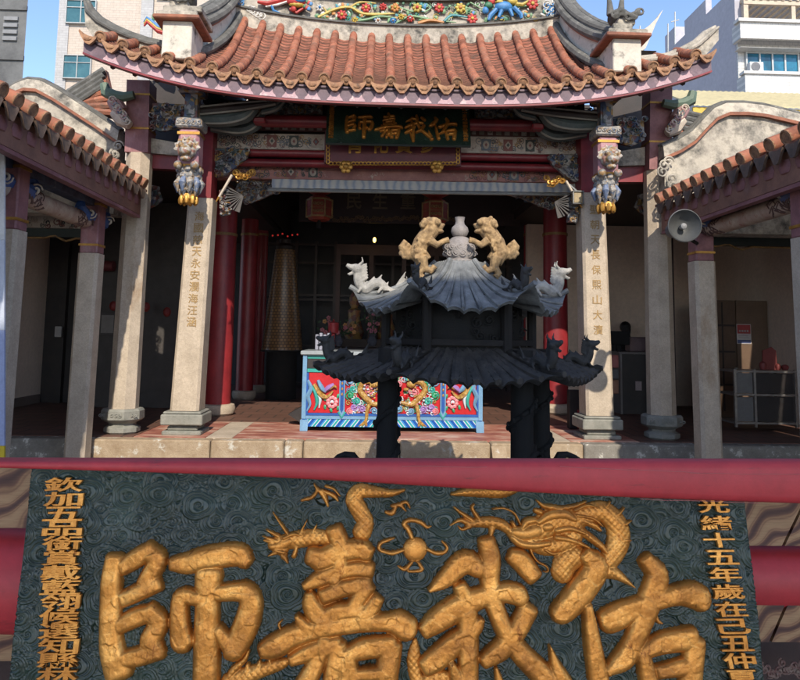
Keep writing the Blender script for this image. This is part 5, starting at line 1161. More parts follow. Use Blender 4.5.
# --- the same plaque high in the hall
def px2local(x, y): return ((x-387)/735.0, (y-590)/735.0)
hp = thing('hall_plaque', 'dark green plaque with four gold characters hanging under the hall eaves', 'plaque', at(398, 130, 8.05))
q00, q10, q01, q11 = at(327, 101, 8.2), at(469.5, 103, 8.2), at(325.5, 143, 8.02), at(471, 147, 8.02)
hO = (q00+q10+q01+q11)/4; hux = ((q10-q00)+(q11-q01)).normalized(); hvd = ((q01-q00)+(q11-q10)).normalized(); hvd = (hvd-hux*hvd.dot(hux)).normalized(); hn = hux.cross(hvd).normalized()
if hn.y > 0: hn = -hn
W2 = (q11-q01).length/2; H2 = (q01-q00).length/2
hA = [np.array(hO), np.array(hux), np.array(hvd), np.array(hn)]
def uv2h(U, Vv, H): return hA[0]+U[..., None]*hA[1]+Vv[..., None]*hA[2]+H[..., None]*hA[3]
u = np.arange(-W2, W2, 0.006); v = np.arange(-H2, H2, 0.006); U, Vv = np.meshgrid(u, v, indexing='ij')
grid_mesh('board', uv2h, None, u, v, clouds(U+3, Vv+3, 0.10, 4)*0.010, np.ones(U.shape, bool), green_board, hp, tuple(ROOT[hp.name]))
MB().hexa([hO+hux*(a*W2)+hvd*(c*H2)+hn*d for d in (-0.04, -0.001) for a, c in ((-1, -1), (1, -1), (1, 1), (-1, 1))]).build('backing', MATS['green_board_edge'], hp)
k_ = 2*W2/(770-15)
def hloc(x, y): return ((x-390)*k_*0.98, (y-575)*k_*0.88-H2*0.12)
for ch in '師嘉我佑':
    S_ = [[(*hloc(x, min(y, 700) if ch != '我' else y), hw*k_*0.95) for x, y, hw in s_] for s_ in STROKES[ch]]
    A = np.array([p for s_ in S_ for p in s_]); u = np.arange(A[:, 0].min()-0.03, A[:, 0].max()+0.03, 0.005); v = np.arange(A[:, 1].min()-0.03, min(A[:, 1].max()+0.03, H2-0.02), 0.005)
    U, Vv = np.meshgrid(u, v, indexing='ij'); h = sdf_height(U, Vv, S_, 1, 1.0)
    grid_mesh('character', uv2h, None, u, v, np.where(h > 0, h*0.03+0.006, -0.006), h > 0.02, gold_leaf, hp, tuple(ROOT[hp.name]))['label'] = 'raised gold character %s' % ch
for txt, fx in (('欽加五品銜賞戴藍翎候選知縣林', -0.93), ('光緒十五年歲在己丑仲夏', 0.93)):
    b = MB()
    for i, ch in enumerate(txt): put_glyph(b, ch, hO+hux*(fx*W2)+hvd*(-0.85*H2+1.6*H2*i/(len(txt)-1))+hn*0.014, 0.06, 1.35*H2/len(txt), hux, -hvd, hn, 0.008, 0.02)
    b.build('inscription', gold_leaf, hp, angle=20)
# maroon board below
mp = thing('maroon_sign', 'maroon sign with gold characters half hidden below the hall plaque, gilt chain border', 'sign', at(395, 160, 8.3))
A = at(325, 126, 8.33); B = at(461, 166, 8.33)
MB().box((A.x, 8.33, B.z), (B.x, 8.39, A.z)).build('board', M('maroon_board', (0.13, 0.018, 0.028), (0.09, 0.012, 0.02), 0.5), mp)
b = MB()
for px_, ch in ((355, '育'), (380, '化'), (404, '贊'), (427, '參')): b = MB(); put_glyph(b, ch, at(px_, 143.5, 8.328), 0.21, 0.25, depth=0.012, off=0.008); b.build('gilt_character', gold, mp)
b = MB()
for k in range(34):
    p = at(331+k*3.75, 163.5, 8.315); b.tube([p+V((0.027*math.cos(a), 0, 0.02*math.sin(a))) for a in [2*math.pi*j/8 for j in range(9)]], 0.008, 5)
for k in range(5):
    for x in (328, 458): p = at(x, 146+k*4, 8.315); b.tube([p+V((0.02*math.cos(a), 0, 0.025*math.sin(a))) for a in [2*math.pi*j/8 for j in range(9)]], 0.008, 5)
b.build('chain_border', gold, mp)
for x in (346, 437):
    b = MB(); c = at(x, 167, 8.27)
    for k in range(6):
        a = 2*math.pi*k/6; b.ell(c+V((0.05*math.cos(a), 0, 0.05*math.sin(a))), (0.035, 0.025, 0.035), 0, 8)
    b.ell(c-V((0, 0.02, 0)), 0.035, 0, 8); b.build('gilt_rosette', gold, mp)

# ------------------------------------------------------------------ incense burner
BY = 5.2; bc = at(459, 335, BY); BX = bc.x; kb = BY/FPX
def zb(py): return at(459, py, BY).z
bu = thing('incense_burner', 'tall black pagoda-shaped incense burner with two tile roofs in the courtyard', 'incense burner', (BX, BY, 0))
def hexroof(zt_, ze, zc, rt, re, n_t=8, dent=0.02, amp=0.016, p=0.62):
    """curved hexagonal roof: rt top radius, re corner radius, ze mid-edge height, zc corner height"""
    mb = MB(); NU, NV = 6*n_t*4, 10; grid = []
    for j in range(NV+1):
        t = j/NV; row = []
        for i in range(NU):
            a = 2*math.pi*i/NU; loc = (a % (math.pi/3))-math.pi/6; edge = math.cos(math.pi/6)/math.cos(loc)
            e = abs(loc)/(math.pi/6)
            hexr = re*edge; r = rt+(hexr-rt)*(t**0.85)
            z = zt_+(ze-zt_)*(t**p)+(zc-ze)*(e**2.6)*t**3.5
            rib = abs(math.sin(n_t*6*a/2)); z += (rib**0.5-0.5)*amp*min(1, t*1.6+0.2)*2
            row.append((BX+r*math.cos(a), BY+r*math.sin(a), z))
        grid.append(row)
    mb.rings(grid, cap=False)
    under = [[(p[0]*0.97+BX*0.03, p[1]*0.97+BY*0.03, p[2]-dent) for p in grid[-1]], [(BX+(p[0]-BX)*0.35, BY+(p[1]-BY)*0.35, ze+0.10) for p in grid[-1]]]
    mb.rings([grid[-1]]+under, cap=False); return mb
r_up = 109*kb; r_lo = 143*kb
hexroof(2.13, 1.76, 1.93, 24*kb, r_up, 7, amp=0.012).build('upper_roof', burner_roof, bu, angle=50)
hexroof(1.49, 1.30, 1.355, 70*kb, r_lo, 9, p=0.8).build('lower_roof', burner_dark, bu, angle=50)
# rows of tile ribs and drip tips
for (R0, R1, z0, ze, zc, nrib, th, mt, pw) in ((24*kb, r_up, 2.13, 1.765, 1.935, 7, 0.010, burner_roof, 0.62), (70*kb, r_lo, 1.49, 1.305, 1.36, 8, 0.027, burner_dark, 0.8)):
    b = MB()
    for sd in range(6):
        a0_, a1_ = math.pi/3*sd, math.pi/3*(sd+1)
        c0, c1 = V((math.cos(a0_), math.sin(a0_), 0)), V((math.cos(a1_), math.sin(a1_), 0))
        for k in range(nrib+1):
            f = k/nrib; eo = c0.lerp(c1, f); e = abs(2*f-1)
            pts = []
            for j in range(17):
                t = j/16; p = eo*R0*(1-t**0.85)*(1.0)+eo*R1*(t**0.85); pts.append((BX+p.x, BY+p.y, z0+(ze-z0)*(t**pw)+(zc-ze)*(e**2.6)*t**3.5+0.006))
            R = []
            for j in range(17): R.append(th*(1.2 if j % 2 else 0.82))
            b.tube(pts, R, 6)
    b.build('roof_ribs', mt, bu, angle=50)
# hip ridges
for (R0, R1, z0, ze, zc, mt, pw) in ((24*kb, r_up*1.01, 2.13, 1.76, 1.93, burner_roof, 0.62), (70*kb, r_lo*1.01, 1.49, 1.30, 1.355, burner_dark, 0.8)):
    for sd in range(6):
        a = math.pi/3*sd; MB().tube([(BX+(R0+(R1-R0)*t**0.85)*math.cos(a), BY+(R0+(R1-R0)*t**0.85)*math.sin(a), z0+(ze-z0)*t**pw+(zc-ze)*t**3.5+0.012) for t in [i/10 for i in range(11)]], 0.02, 8).build('hip_ridge', mt, bu)
# gourd finial
zg = zb(262)
b = MB().lathe([(15.5*kb, -1*kb), (15.5*kb, 1.5*kb), (12.5*kb, 2.5*kb), (14*kb, 6*kb), (15*kb, 11*kb), (14.5*kb, 16*kb), (12*kb, 21*kb), (8*kb, 24.5*kb), (5.5*kb, 25.5*kb)], (BX, BY, zg), 28)
for k in range(26):
    a = 2*math.pi*k/13+(0.24 if k > 12 else 0); b.curl((BX+14.2*kb*math.cos(a), BY+14.2*kb*math.sin(a), zg+(8 if k < 13 else 14)*kb), 0.028, 0.008, 1.4, k, 1, seg=5)
b.build('gourd_base', gourd_m, bu, angle=60)
MB().lathe([(5*kb, 24.5*kb), (7.5*kb, 27*kb), (9*kb, 31*kb), (8*kb, 35*kb), (5*kb, 38*kb), (4.3*kb, 41*kb), (5*kb, 44.5*kb), (5.2*kb, 45.5*kb), (3*kb, 45.6*kb)], (BX, BY, zg), 24).build('gourd_top', gourd_m, bu, angle=60)
# body between the roofs
b = MB(); rb_ = 62*kb
for k in range(6):
    a = math.pi/3*k; x, y = BX+rb_*1.18*math.cos(a), BY+rb_*1.18*math.sin(a); b.tube([(x, y, zb(352)), (x, y, zb(292))], 0.035, 8)
for zz_ in (zb(350), zb(342), zb(300)): b.lathe([(rb_*1.22, -0.02), (rb_*1.22, 0.02)], (BX, BY, zz_), 6)
b.lathe([(rb_*1.1, zb(352)), (rb_*1.1, zb(343))], (BX, BY, 0), 6)
b.build('chamber_frame', M('brown_black_bronze', (0.014, 0.011, 0.009), (0.007, 0.006, 0.006), 0.85, ns=10), bu, angle=20)
b = MB(); b.lathe([(rb_*1.02, zb(343)), (rb_*1.02, zb(292))], (BX, BY, 0), 6)
for sd in range(6):
    a0_, a1_ = math.pi/3*sd, math.pi/3*(sd+1)
    for k in range(14):
        f = random.uniform(0.1, 0.9); p = V((math.cos(a0_), math.sin(a0_), 0)).lerp(V((math.cos(a1_), math.sin(a1_), 0)), f)*rb_*1.05
        if random.random() < 0.9: b.curl((BX+p.x, BY+p.y-0.005, random.uniform(zb(338), zb(306))), random.uniform(0.02, 0.05), 0.009, 1.4, k, 1)
b.build('fret_panel', black_iron, bu, angle=20)
# legs
for (px_, Y, rpx_, ang) in ((387, BY-0.42, 10, 0), (522, BY-0.42, 11.5, 0), (541, BY+0.20, 9, 0), (389.5, BY+0.42, 8, 0)):
    p = at(px_, 420, Y); r_ = rpx_/FPX*Y; b = MB()
    b.lathe([(r_*1.5, 0.25), (r_*1.4, 0.5), (r_*1.15, 0.62), (r_, 0.7), (r_*0.98, 1.5)], (p.x, Y, 0), 12)
    b.tube([(p.x+r_*1.02*math.cos(k*0.4), Y+r_*1.02*math.sin(k*0.4), 0.5+k*0.021) for k in range(46)], [0.03-0.0004*k for k in range(46)], 7)
    for k in range(30): a = k*0.6; b.ell((p.x+r_*1.25*math.cos(a), Y+r_*1.25*math.sin(a), 0.5+k*0.0315), (0.014, 0.014, 0.02), 0, 6)
    for k in range(12): b.curl((p.x+random.uniform(-0.06, 0.06), Y-r_*1.35, 0.42+k*0.025), 0.045, 0.016, 1.3, k, 1)
    b.build('leg', black_iron, bu, angle=60)
b = MB(); b.lathe([(r_lo*0.95, 0.15), (r_lo*0.95, 0.24), (r_lo*0.8, 0.30)], (BX, BY, 0), 6); b.build('base_slab', stone_grey, bu)
# dragons
def dragon(o, dx, dy, s, name, m, parent, flip=1):
    """crouching roof dragon, head outward along (dx, dy)"""
    o = V(o); d = V((dx, dy, 0)).normalized(); z = V((0, 0, 1)); sd = d.cross(z)
    def P(a, h, w_=0): return o+d*(a*s)+z*(h*s)+sd*(w_*s)
    b = MB()
    body = [P(-0.95, 0.30), P(-0.8, 0.12), P(-0.5, 0.14), P(-0.25, 0.36), P(0.02, 0.30), P(0.22, 0.14), P(0.42, 0.26), P(0.52, 0.52), P(0.50, 0.74)]
    b.tube(*smooth_path(body, [0.06*s, 0.11*s, 0.15*s, 0.18*s, 0.19*s, 0.19*s, 0.18*s, 0.17*s, 0.15*s]), 8)
    b.ell(P(0.56, 0.86), (0.2*s, 0.2*s, 0.18*s)); b.tube([P(0.58, 0.92), P(0.80, 0.92), P(0.94, 1.0)], [0.13*s, 0.11*s, 0.07*s], 7); b.tube([P(0.6, 0.78), P(0.84, 0.66), P(0.9, 0.70)], [0.08*s, 0.06*s, 0.03*s], 6)
    for q in range(6): b.tube([P(0.42-0.02*q, 0.95-0.09*q), P(0.20-0.01*q, 1.06-0.10*q)], [0.09*s, 0.02*s], 6)
    for w_ in (-0.08, 0.08): b.tube([P(0.5, 0.98, w_), P(0.36, 1.12, w_*1.6), P(0.40, 1.28, w_*2)], [0.06*s, 0.045*s, 0.02*s], 6)
    for k, (a, h) in enumerate(((0.36, 0.66), (0.38, 0.48), (0.26, 0.30), (0.0, 0.48), (-0.26, 0.54), (-0.5, 0.30), (0.40, 0.82))): b.tube([P(a+0.04, h-0.05), P(a-0.07, h+0.14)], [0.08*s, 0.014*s], 6)
    for a in (0.34, -0.36):
        for w_ in (-0.13, 0.13): b.tube([P(a, 0.22, w_*0.6), P(a+0.1, 0.12, w_*1.5), P(a+0.18, 0.0, w_*1.5)], [0.08*s, 0.06*s, 0.05*s], 6)
    for k in range(6): b.tube([P(-0.85, 0.22), P(-1.12-0.02*k+0.05*(k > 3), 0.15+0.13*k)], [0.09*s, 0.02*s], 6)
    return b.build(name, m, parent, remesh=0.0065)
def hipz(f, R0, R1, z0, ze, zc, pw):
    t = max(0.0, (f*R1-R0)/(R1-R0))**(1/0.85); return z0+(ze-z0)*t**pw+(zc-ze)*t**3.5+0.012
ring_u = hipz(0.8, 24*kb, r_up, 2.13, 1.76, 1.93, 0.62); ring_l = hipz(0.83, 70*kb, r_lo, 1.49, 1.30, 1.355, 0.8)
shaded_stone = M('shaded_stone_dragon', (0.042, 0.040, 0.038), (0.018, 0.018, 0.018), 0.7, ns=16, bs=0.8)
for k in range(6):
    a = math.pi/3*k; c, s_ = math.cos(a), math.sin(a)
    pale = k in (0, 3, 2)  # dragons in the sun take the light copy, shaded ones the dark copy
    rr = r_up*0.80
    dragon((BX+rr*c, BY+rr*s_, ring_u+0.0), c, s_, 0.21 if k in (0, 3) else 0.15, 'roof_dragon', sunlit_stone if pale else shaded_stone, bu)
    rr = r_lo*0.83; dragon((BX+rr*c, BY+rr*s_, ring_l), c, s_, 0.185, 'roof_dragon', shaded_stone, bu)
# pair of lions climbing the gourd
def lion(sx):
    def P(px, py, dy=0.0): return at(459+sx*(px-459), py, BY-0.10+dy)
    k = kb; b = MB()
    b.tube([P(424, 262), P(418, 252), P(421, 243), P(428, 234), P(434, 227)], [8.5*k, 9*k, 8*k, 8.5*k, 8*k], 12)   # trunk
    b.ell(P(433.5, 224.5), (8.5*k, 8*k, 7.5*k)); b.ell(P(439, 226.5), (5*k, 5.5*k, 4*k)); b.ell(P(443, 225), (2*k, 2.6*k, 1.8*k)); b.ell(P(439.5, 231.5), (4.6*k, 4.6*k, 2*k))
    b.ell(P(438, 222, -0.05), (3.4*k,)*3); b.ell(P(438, 222, 0.05), (3.4*k,)*3); b.ell(P(424, 223, -0.05), (3.5*k, 3*k, 4*k)); b.ell(P(424, 223, 0.05), (3.5*k, 3*k, 4*k))
    for i in range(30):   # curly mane
        a = random.uniform(0, 6.28); rr = random.uniform(0.6, 1)
        p = P(427.5+6.5*rr*math.cos(a), 226+8*rr*math.sin(a), random.uniform(-0.06, 0.03)); b.ell(p, 2.5*k, 0, 7)
    for dy in (-0.06, 0.05):
        b.tube([P(430, 240, dy), P(437, 245, dy), P(444, 241, dy), P(449, 240, dy)], [4.5*k, 3.6*k, 2.8*k, 3.4*k], 8)     # forelegs on the gourd
        b.tube([P(421, 257, dy), P(424, 267, dy), P(419, 274, dy), P(423, 277.5, dy)], [6.5*k, 4.6*k, 3.2*k, 3.6*k], 8)     # hind legs
    b.tube([P(424, 268, -0.06), P(431, 271, -0.07), P(435, 266, -0.07)], [3.8*k, 3.4*k, 3.2*k], 8)
    for i in range(16):   # bushy tail
        a = i*0.9; p = P(405+5*math.cos(a)*(0.4+0.04*i), 251+7.5*math.sin(a)*(0.4+0.04*i)); b.ell(p, 2.9*k, 0, 8)
    b.tube([P(416, 258), P(408, 254), P(402, 246), P(406, 241)], [3.5*k, 4*k, 4*k, 3*k], 8)
    for i in range(22): b.ell(P(random.uniform(415, 426), random.uniform(238, 262), -0.06), (1.8*k, 1.6*k, 2.2*k), 0, 6)
    o = b.build('guardian_lion', lion_m, bu, remesh=0.0055)
    return o
lion(1); lion(-1)
# two black curved handles low on the base
for px_ in (345, 569):
    b = MB(); Y = BY-0.35
    P = [(px_-12, 461), (px_-7, 456.5), (px_, 454.5), (px_+7, 456), (px_+11, 462)] if px_ < 400 else [(px_+14, 462), (px_+6, 457), (px_-2, 454.5), (px_-9, 455.5), (px_-12, 462)]
    b.tube([at(x, y, Y) for x, y in P], [0.012, 0.016, 0.022, 0.032, 0.035] , 8); b.ell(at(px_+7 if px_ < 400 else px_-8, 457, Y), (0.035, 0.03, 0.028))
    b.tube([at(P[-1][0], 462, Y), (at(P[-1][0], 462, Y).x, Y+0.05, 0.2)], 0.03, 8)
    b.build('scroll_foot', black_iron, bu)

# ------------------------------------------------------------------ side galleries
def gallery(s):
    side = 'left' if s < 0 else 'right'
    if s < 0: X, Z, Yend, Y0 = -2.67, at(145, 190, 8.1).z, 8.1, 1.9
    else: X, Z, Yend, Y0 = at(655, 205, 7.65).x, at(655, 205, 7.65).z, 7.65, 1.9
    gt = thing('side_gallery', 'low tiled side gallery with stone posts on the %s of the courtyard' % side, 'gallery', (X+s*0.5, 6.0, 0), 'side galleries')
    b = MB(); ends = MB(); dr = MB(); pan_ = MB()
    P_ = 0.222; n = int((Yend-Y0)/P_)
    up = 0.42
    for i in range(n):
        y = Yend-0.08-i*P_; j = random.uniform(-0.008, 0.008)
        a = V((X, y+j, Z+0.05)); e = V((X+s*2.6, y+j, Z+0.05+2.6*up))
        pts = []; R = []
        for k in range(9):
            t = k/9; pts += [a.lerp(e, t), a.lerp(e, t+1/9-0.004)]; R += [0.066, 0.058]
        b.tube(pts, R, 12)
        ends.disc(a, V((-s, 0, -up)), [(0.066, -0.01), (0.066, 0.006), (0.052, 0.010), (0.05, 0.002), (0.001, 0.002)], 12)
        # drip tile below, between the rolls
        yy = y-P_/2; o = []
        for k in range(7):
            u_ = k/6; o.append((yy-P_*0.42+P_*0.84*u_, 0.0-0.02*(1-(2*u_-1)**2), 0.02+0.105*(1-abs(2*u_-1)**1.4)*(1+0.08*math.cos(6*math.pi*u_))))
        vs = []; fs = []
        for xx in (X-s*0.01, X+s*0.012):
            for yk, t_, d_ in o: vs += [(xx, yk, Z+t_), (xx-s*0.015, yk, Z+t_-d_)]
        for k in range(6): q = 2*k; fs += [(q, q+1, q+3, q+2), (q+14, q+16, q+17, q+15), (q, q+2, q+16, q+14), (q+1, q+15, q+17, q+3)]
        dr.add(vs, fs)
    pan_.add([(X, Y0, Z), (X, Yend, Z), (X+s*2.6, Yend, Z+2.6*up), (X+s*2.6, Y0, Z+2.6*up), (X, Y0, Z-0.03), (X, Yend, Z-0.03), (X+s*2.6, Yend, Z+2.6*up-0.03), (X+s*2.6, Y0, Z+2.6*up-0.03)], [(0, 1, 2, 3), (4, 7, 6, 5), (0, 4, 5, 1), (1, 5, 6, 2), (2, 6, 7, 3), (3, 7, 4, 0)])
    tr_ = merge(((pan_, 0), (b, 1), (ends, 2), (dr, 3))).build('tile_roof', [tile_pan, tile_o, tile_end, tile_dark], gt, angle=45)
    # scalloped board behind the drip tiles
    b = MB(); m_ = 0
    b.box((X+s*0.05, Y0, Z-0.30), (X+s*0.09, Yend-0.05, Z-0.035))
    fo_ = b.build('eaves_board', brown_f, gt)
    b = MB()
    for i in range(n): b.lathe([(0.001, -0.06), (0.06, -0.05), (0.085, 0.0), (0.06, 0.05), (0.001, 0.06)], (X+s*0.052, Yend-0.19-i*P_, Z-0.15), 10, sx=0.25)
    b.build('scallop_pattern', M('faded_scallop', (0.27, 0.12, 0.115), (0.2, 0.08, 0.08), 0.6), fo_)
    b = MB().box((X+s*0.055, Y0, Z-0.335), (X+s*0.13, Yend-0.03, Z-0.302)); b.build('eaves_moulding', purple_wood, fo_)
    # soffit and beams
    b = MB()
    b.add([(X+s*0.1, Y0, Z-0.16), (X+s*0.1, Yend-0.1, Z-0.16), (X+s*2.5, Yend-0.1, Z+0.82), (X+s*2.5, Y0, Z+0.82)], [(0, 1, 2, 3)]); b.build('soffit', red_wood, gt)
    Xc = at(84, 335, 7.62).x if s < 0 else at(706, 335, 7.1).x
    b = MB().box((Xc-0.07, Y0, Z-0.30), (Xc+0.07, Yend-0.15, Z-0.10)); b.build('eaves_beam', slate_blue, gt)
    b = MB().box((X+s*0.24, Y0, Z-0.24), (X+s*0.34, Yend-0.15, Z-0.13)); b.build('eaves_purlin', red_wood, gt)
    colY = (7.62, 5.92, 4.4) if s < 0 else (7.1, 5.28, 3.9)
    for i, y in enumerate(colY):
        if i == 2: continue
        zj = at(90, 254, 7.62).z if s < 0 else at(700, 262, 7.1).z
        xx = Xc
        pts = [V((xx-0.0, y, 0.0)), V((xx-s*0.03, y, zj))]
        w_ = 0.108
        bb = MB().rings([[(p.x-w_+0.03, y-w_, p.z), (p.x+w_-0.03, y-w_, p.z), (p.x+w_, y-w_+0.03, p.z), (p.x+w_, y+w_-0.03, p.z), (p.x+w_-0.03, y+w_, p.z), (p.x-w_+0.03, y+w_, p.z), (p.x-w_, y+w_-0.03, p.z), (p.x-w_, y-w_+0.03, p.z)] for p in (pts[0], pts[0].lerp(pts[1], 0.5), pts[1])])
        c = bb.build('post', stone, gt, angle=20)
        xx = xx-s*0.03; MB().box((xx-0.095, y-0.095, zj), (xx+0.095, y+0.095, Z-0.06), bev=0.012).build('painted_post_head', purple_wood, c)
        for zz_ in (zj+0.09, Z-0.28): MB().box((xx-0.102, y-0.102, zz_-0.012), (xx+0.102, y+0.102, zz_+0.012)).build('gilt_band', gold, c)
        # blue scroll brackets either side of the head
        for d_ in (-1, 1):
            b = MB(); b.tube([(xx, y+d_*0.1, zj+0.40), (xx, y+d_*0.25, zj+0.38), (xx, y+d_*0.36, zj+0.46), (xx, y+d_*0.32, zj+0.54)], [0.075, 0.08, 0.055, 0.03], 8, 0); b.curl((xx-s*0.07, y+d_*0.25, zj+0.40), 0.06, 0.012, 1.4, 0, d_, 1)
            b.build('blue_bracket', [blue_p, cream], c)
    # round painted log between the posts
    b = MB(); yA, yB = (colY[1]+0.12, colY[0]-0.13)
    zl_ = at(60, 211, 6.9).z if s < 0 else at(745, 218, 6.3).z
    b.tube([(Xc, yA, zl_), (Xc, yA+0.12, zl_), (Xc, yB-0.12, zl_), (Xc, yB, zl_)], [0.075, 0.085, 0.085, 0.075], 16)
    log_m = M('cream_painted_log', (0.50, 0.40, 0.31), (0.36, 0.23, 0.18), 0.6, ns=7, bs=0.2, stain=(0.30, 0.12, 0.09), stain_lo=0.58, stain_hi=0.66, ss=9)
    for k in range(70):
        y = random.choice([random.uniform(yA, yA+0.35), random.uniform(yB-0.35, yB)]); a = random.uniform(-1.2, 1.2)
        b.tube([(Xc-s*0.087*math.cos(a+q*0.3), y+q*0.04*math.sin(k), zl_+0.087*math.sin(a+q*0.3)) for q in (-1, 0, 1)], 0.006, 4, 1)
    b.build('painted_log', [log_m, M('log_brown', (0.12, 0.06, 0.05))], gt)
    b = MB().tube([(Xc, 1.9, zl_), (Xc, colY[1]-0.13, zl_)], 0.085, 16); b.build('painted_log', MATS['cream_painted_log'], gt)
    # cross beams of the side room behind the posts
    if s < 0: q0, q1, Yb = at(-60, 214, 9.0), at(97, 229, 9.0), 9.0
    else: q0, q1, Yb = at(700, 222, 8.9), at(880, 240, 8.9), 8.9
    b = MB().box((q0.x, Yb, q1.z), (q1.x, Yb+0.14, q0.z), 5)
    for k in range(45): b.curl((random.uniform(q0.x, q1.x), Yb-0.004, random.uniform(q1.z+0.02, q0.z-0.02)), random.uniform(0.02, 0.06), 0.008, 1.3, k, 1, k % 3)
    b.build('painted_lintel', pm_+[beam_plain], gt)
    zt2 = q1.z; MB().box((q0.x, Yb+0.02, zt2-0.11), (q1.x, Yb+0.12, zt2-0.004)).build('lower_rail', M('dark_green_rail', (0.03, 0.045, 0.04)), gt)
    b = MB(); n_ = 30
    b.tube([(q0.x+(q1.x-q0.x)*k/n_, Yb+0.03, zt2-0.125-(0.05*math.sin(k*1.1)*max(0, 1-abs(k-(23 if s < 0 else 6))/4))) for k in range(n_+1)], 0.014, 6); b.build('gilt_trim', gold_dim, gt)
    MB().box((q0.x-0.3, Yb+0.15, q0.z), (q1.x, Yb+0.2, Z+0.9)).build('upper_board', dark_wood, gt)
    MB().box((X+s*2.62, Y0, 0), (X+s*2.72, 8.29, Z+1.0)).build('outer_wall', wall_beige, gt)  # unseen wall, added to keep the sun off the side room
    # gable wall with curved coping at the far end
    if s < 0: top = [(-60, 118), (-20, 100), (5, 90), (15, 84), (26, 80), (38, 81), (55, 90), (75, 103), (95, 116), (118, 132)]; yg = 8.35
    else: top = [(664, 148), (680, 141), (694, 132), (706, 119), (716, 109), (728, 104), (746, 104), (764, 106), (790, 112), (860, 130)]; yg = 8.0
    P = [at(x, y, yg) for x, y in top]; zlow = Z-0.25
    b = MB().rings([[(p.x, yg, zlow), (p.x, yg, p.z-0.11), (p.x, yg+0.28, p.z-0.11), (p.x, yg+0.28, zlow)] for p in P]); b.build('gable_wall', plaster_old, gt)
    b = MB(); b.rings([[(p.x, yg-0.05, p.z-0.15), (p.x, yg-0.05, p.z-0.112), (p.x, yg+0.3, p.z-0.112), (p.x, yg+0.3, p.z-0.15)] for p in P]); b.build('brick_coping', brick_edge, gt)
    b = MB(); b.rings([[(p.x, yg-0.01, p.z-0.11), (p.x, yg+0.02, p.z+0.02), (p.x, yg+0.14, p.z+0.07), (p.x, yg+0.28, p.z+0.0), (p.x, yg+0.28, p.z-0.11)] for p in P]); b.build('rounded_coping', plaster_old, gt)
    b = MB()
    for k in range(3): b.tube([(p.x, yg+0.06+0.08*k, p.z+0.03+0.02*(k == 1)) for p in P], 0.035, 8)
    b.build('coping_ribs', cap_grey, gt)
    e = P[-1] if s < 0 else P[0]
    b = MB()
    for k in range(8): b.curl((e.x-s*(-0.02)+random.uniform(-0.08, 0.08), yg-0.07, e.z-0.2-0.06*k+random.uniform(-0.03, 0.03)), 0.07, 0.018, 1.4, k, 1)
    b.build('scroll_end', plaster_old, gt)
    return gt
gallery(-1); gallery(1)
# link roofs beyond the galleries
for s in (-1, 1):
    lr = thing('link_roof', 'small orange tiled roof with grey ridge behind the %s gable' % ('left' if s < 0 else 'right'), 'roof', at(85 if s < 0 else 690, 110, 9.3), 'small link roofs')
    P = [(62, 98), (106, 70), (116, 118), (80, 112)] if s < 0 else [(680, 112), (706, 118), (694, 140), (664, 132)]
    b = MB(); Pp = [at(x, y, 9.3) for x, y in P]
    b.prism([(p.x, p.z) for p in Pp], 9.3, 9.4); b.build('roof_slope', tile_pan, lr)
    b = MB()
    for k in range(5):
        f = (k+0.5)/5; a = Pp[0].lerp(Pp[3], 0.2+0.8*f); c = Pp[1].lerp(Pp[2], 0.2+0.8*f); b.tube([a+V((0, -0.03, 0)), c+V((0, -0.03, 0))], 0.055, 8)
    b.build('roll_tile_ribs', tile_o, lr)
    b = MB()
    for k in range(4): b.tube([Pp[0]+V((0, -0.06, -0.02-0.075*k)), Pp[1]+V((0, -0.06, -0.02-0.075*k))], 0.045, 8)
    b.build('ridge_cap', cap_grey, lr)

# ------------------------------------------------------------------ small things round the right side room
p = at(684, 226, 6.2)
ls = thing('horn_loudspeaker', 'round grey horn loudspeaker mounted by the right gallery post', 'loudspeaker', p)
ax_ = V((-0.12, -1, -0.02)).normalized(); rr = 17/FPX*6.2
MB().disc(p, ax_, [(0.03, -0.24), (0.05, -0.20), (rr*0.55, -0.08), (rr*0.93, 0.0), (rr, 0.012), (rr, 0.026), (rr*0.95, 0.03), (rr*0.88, 0.01), (rr*0.5, -0.06), (rr*0.15, -0.09)], 32).build('horn', M('grey_horn', (0.085, 0.088, 0.088), rough=0.5), ls, angle=60)
MB().disc(p, ax_, [(0.022, -0.09), (0.03, -0.02), (0.026, 0.0), (0.012, 0.008), (0.001, 0.009)], 16).build('driver_cap', M('pale_grey_cap', (0.26, 0.26, 0.26)), ls)
MB().disc(p-ax_*0.25, ax_, [(0.07, -0.1), (0.07, 0.06), (0.04, 0.08)], 16).build('driver_housing', M('grey_housing', (0.13, 0.13, 0.13)), ls)
MB().tube([p-ax_*0.3+V((0, 0, 0)), V((at(700, 232, 7.1).x, 7.1, p.z-0.05))], 0.02, 6).build('arm', black_iron, ls)
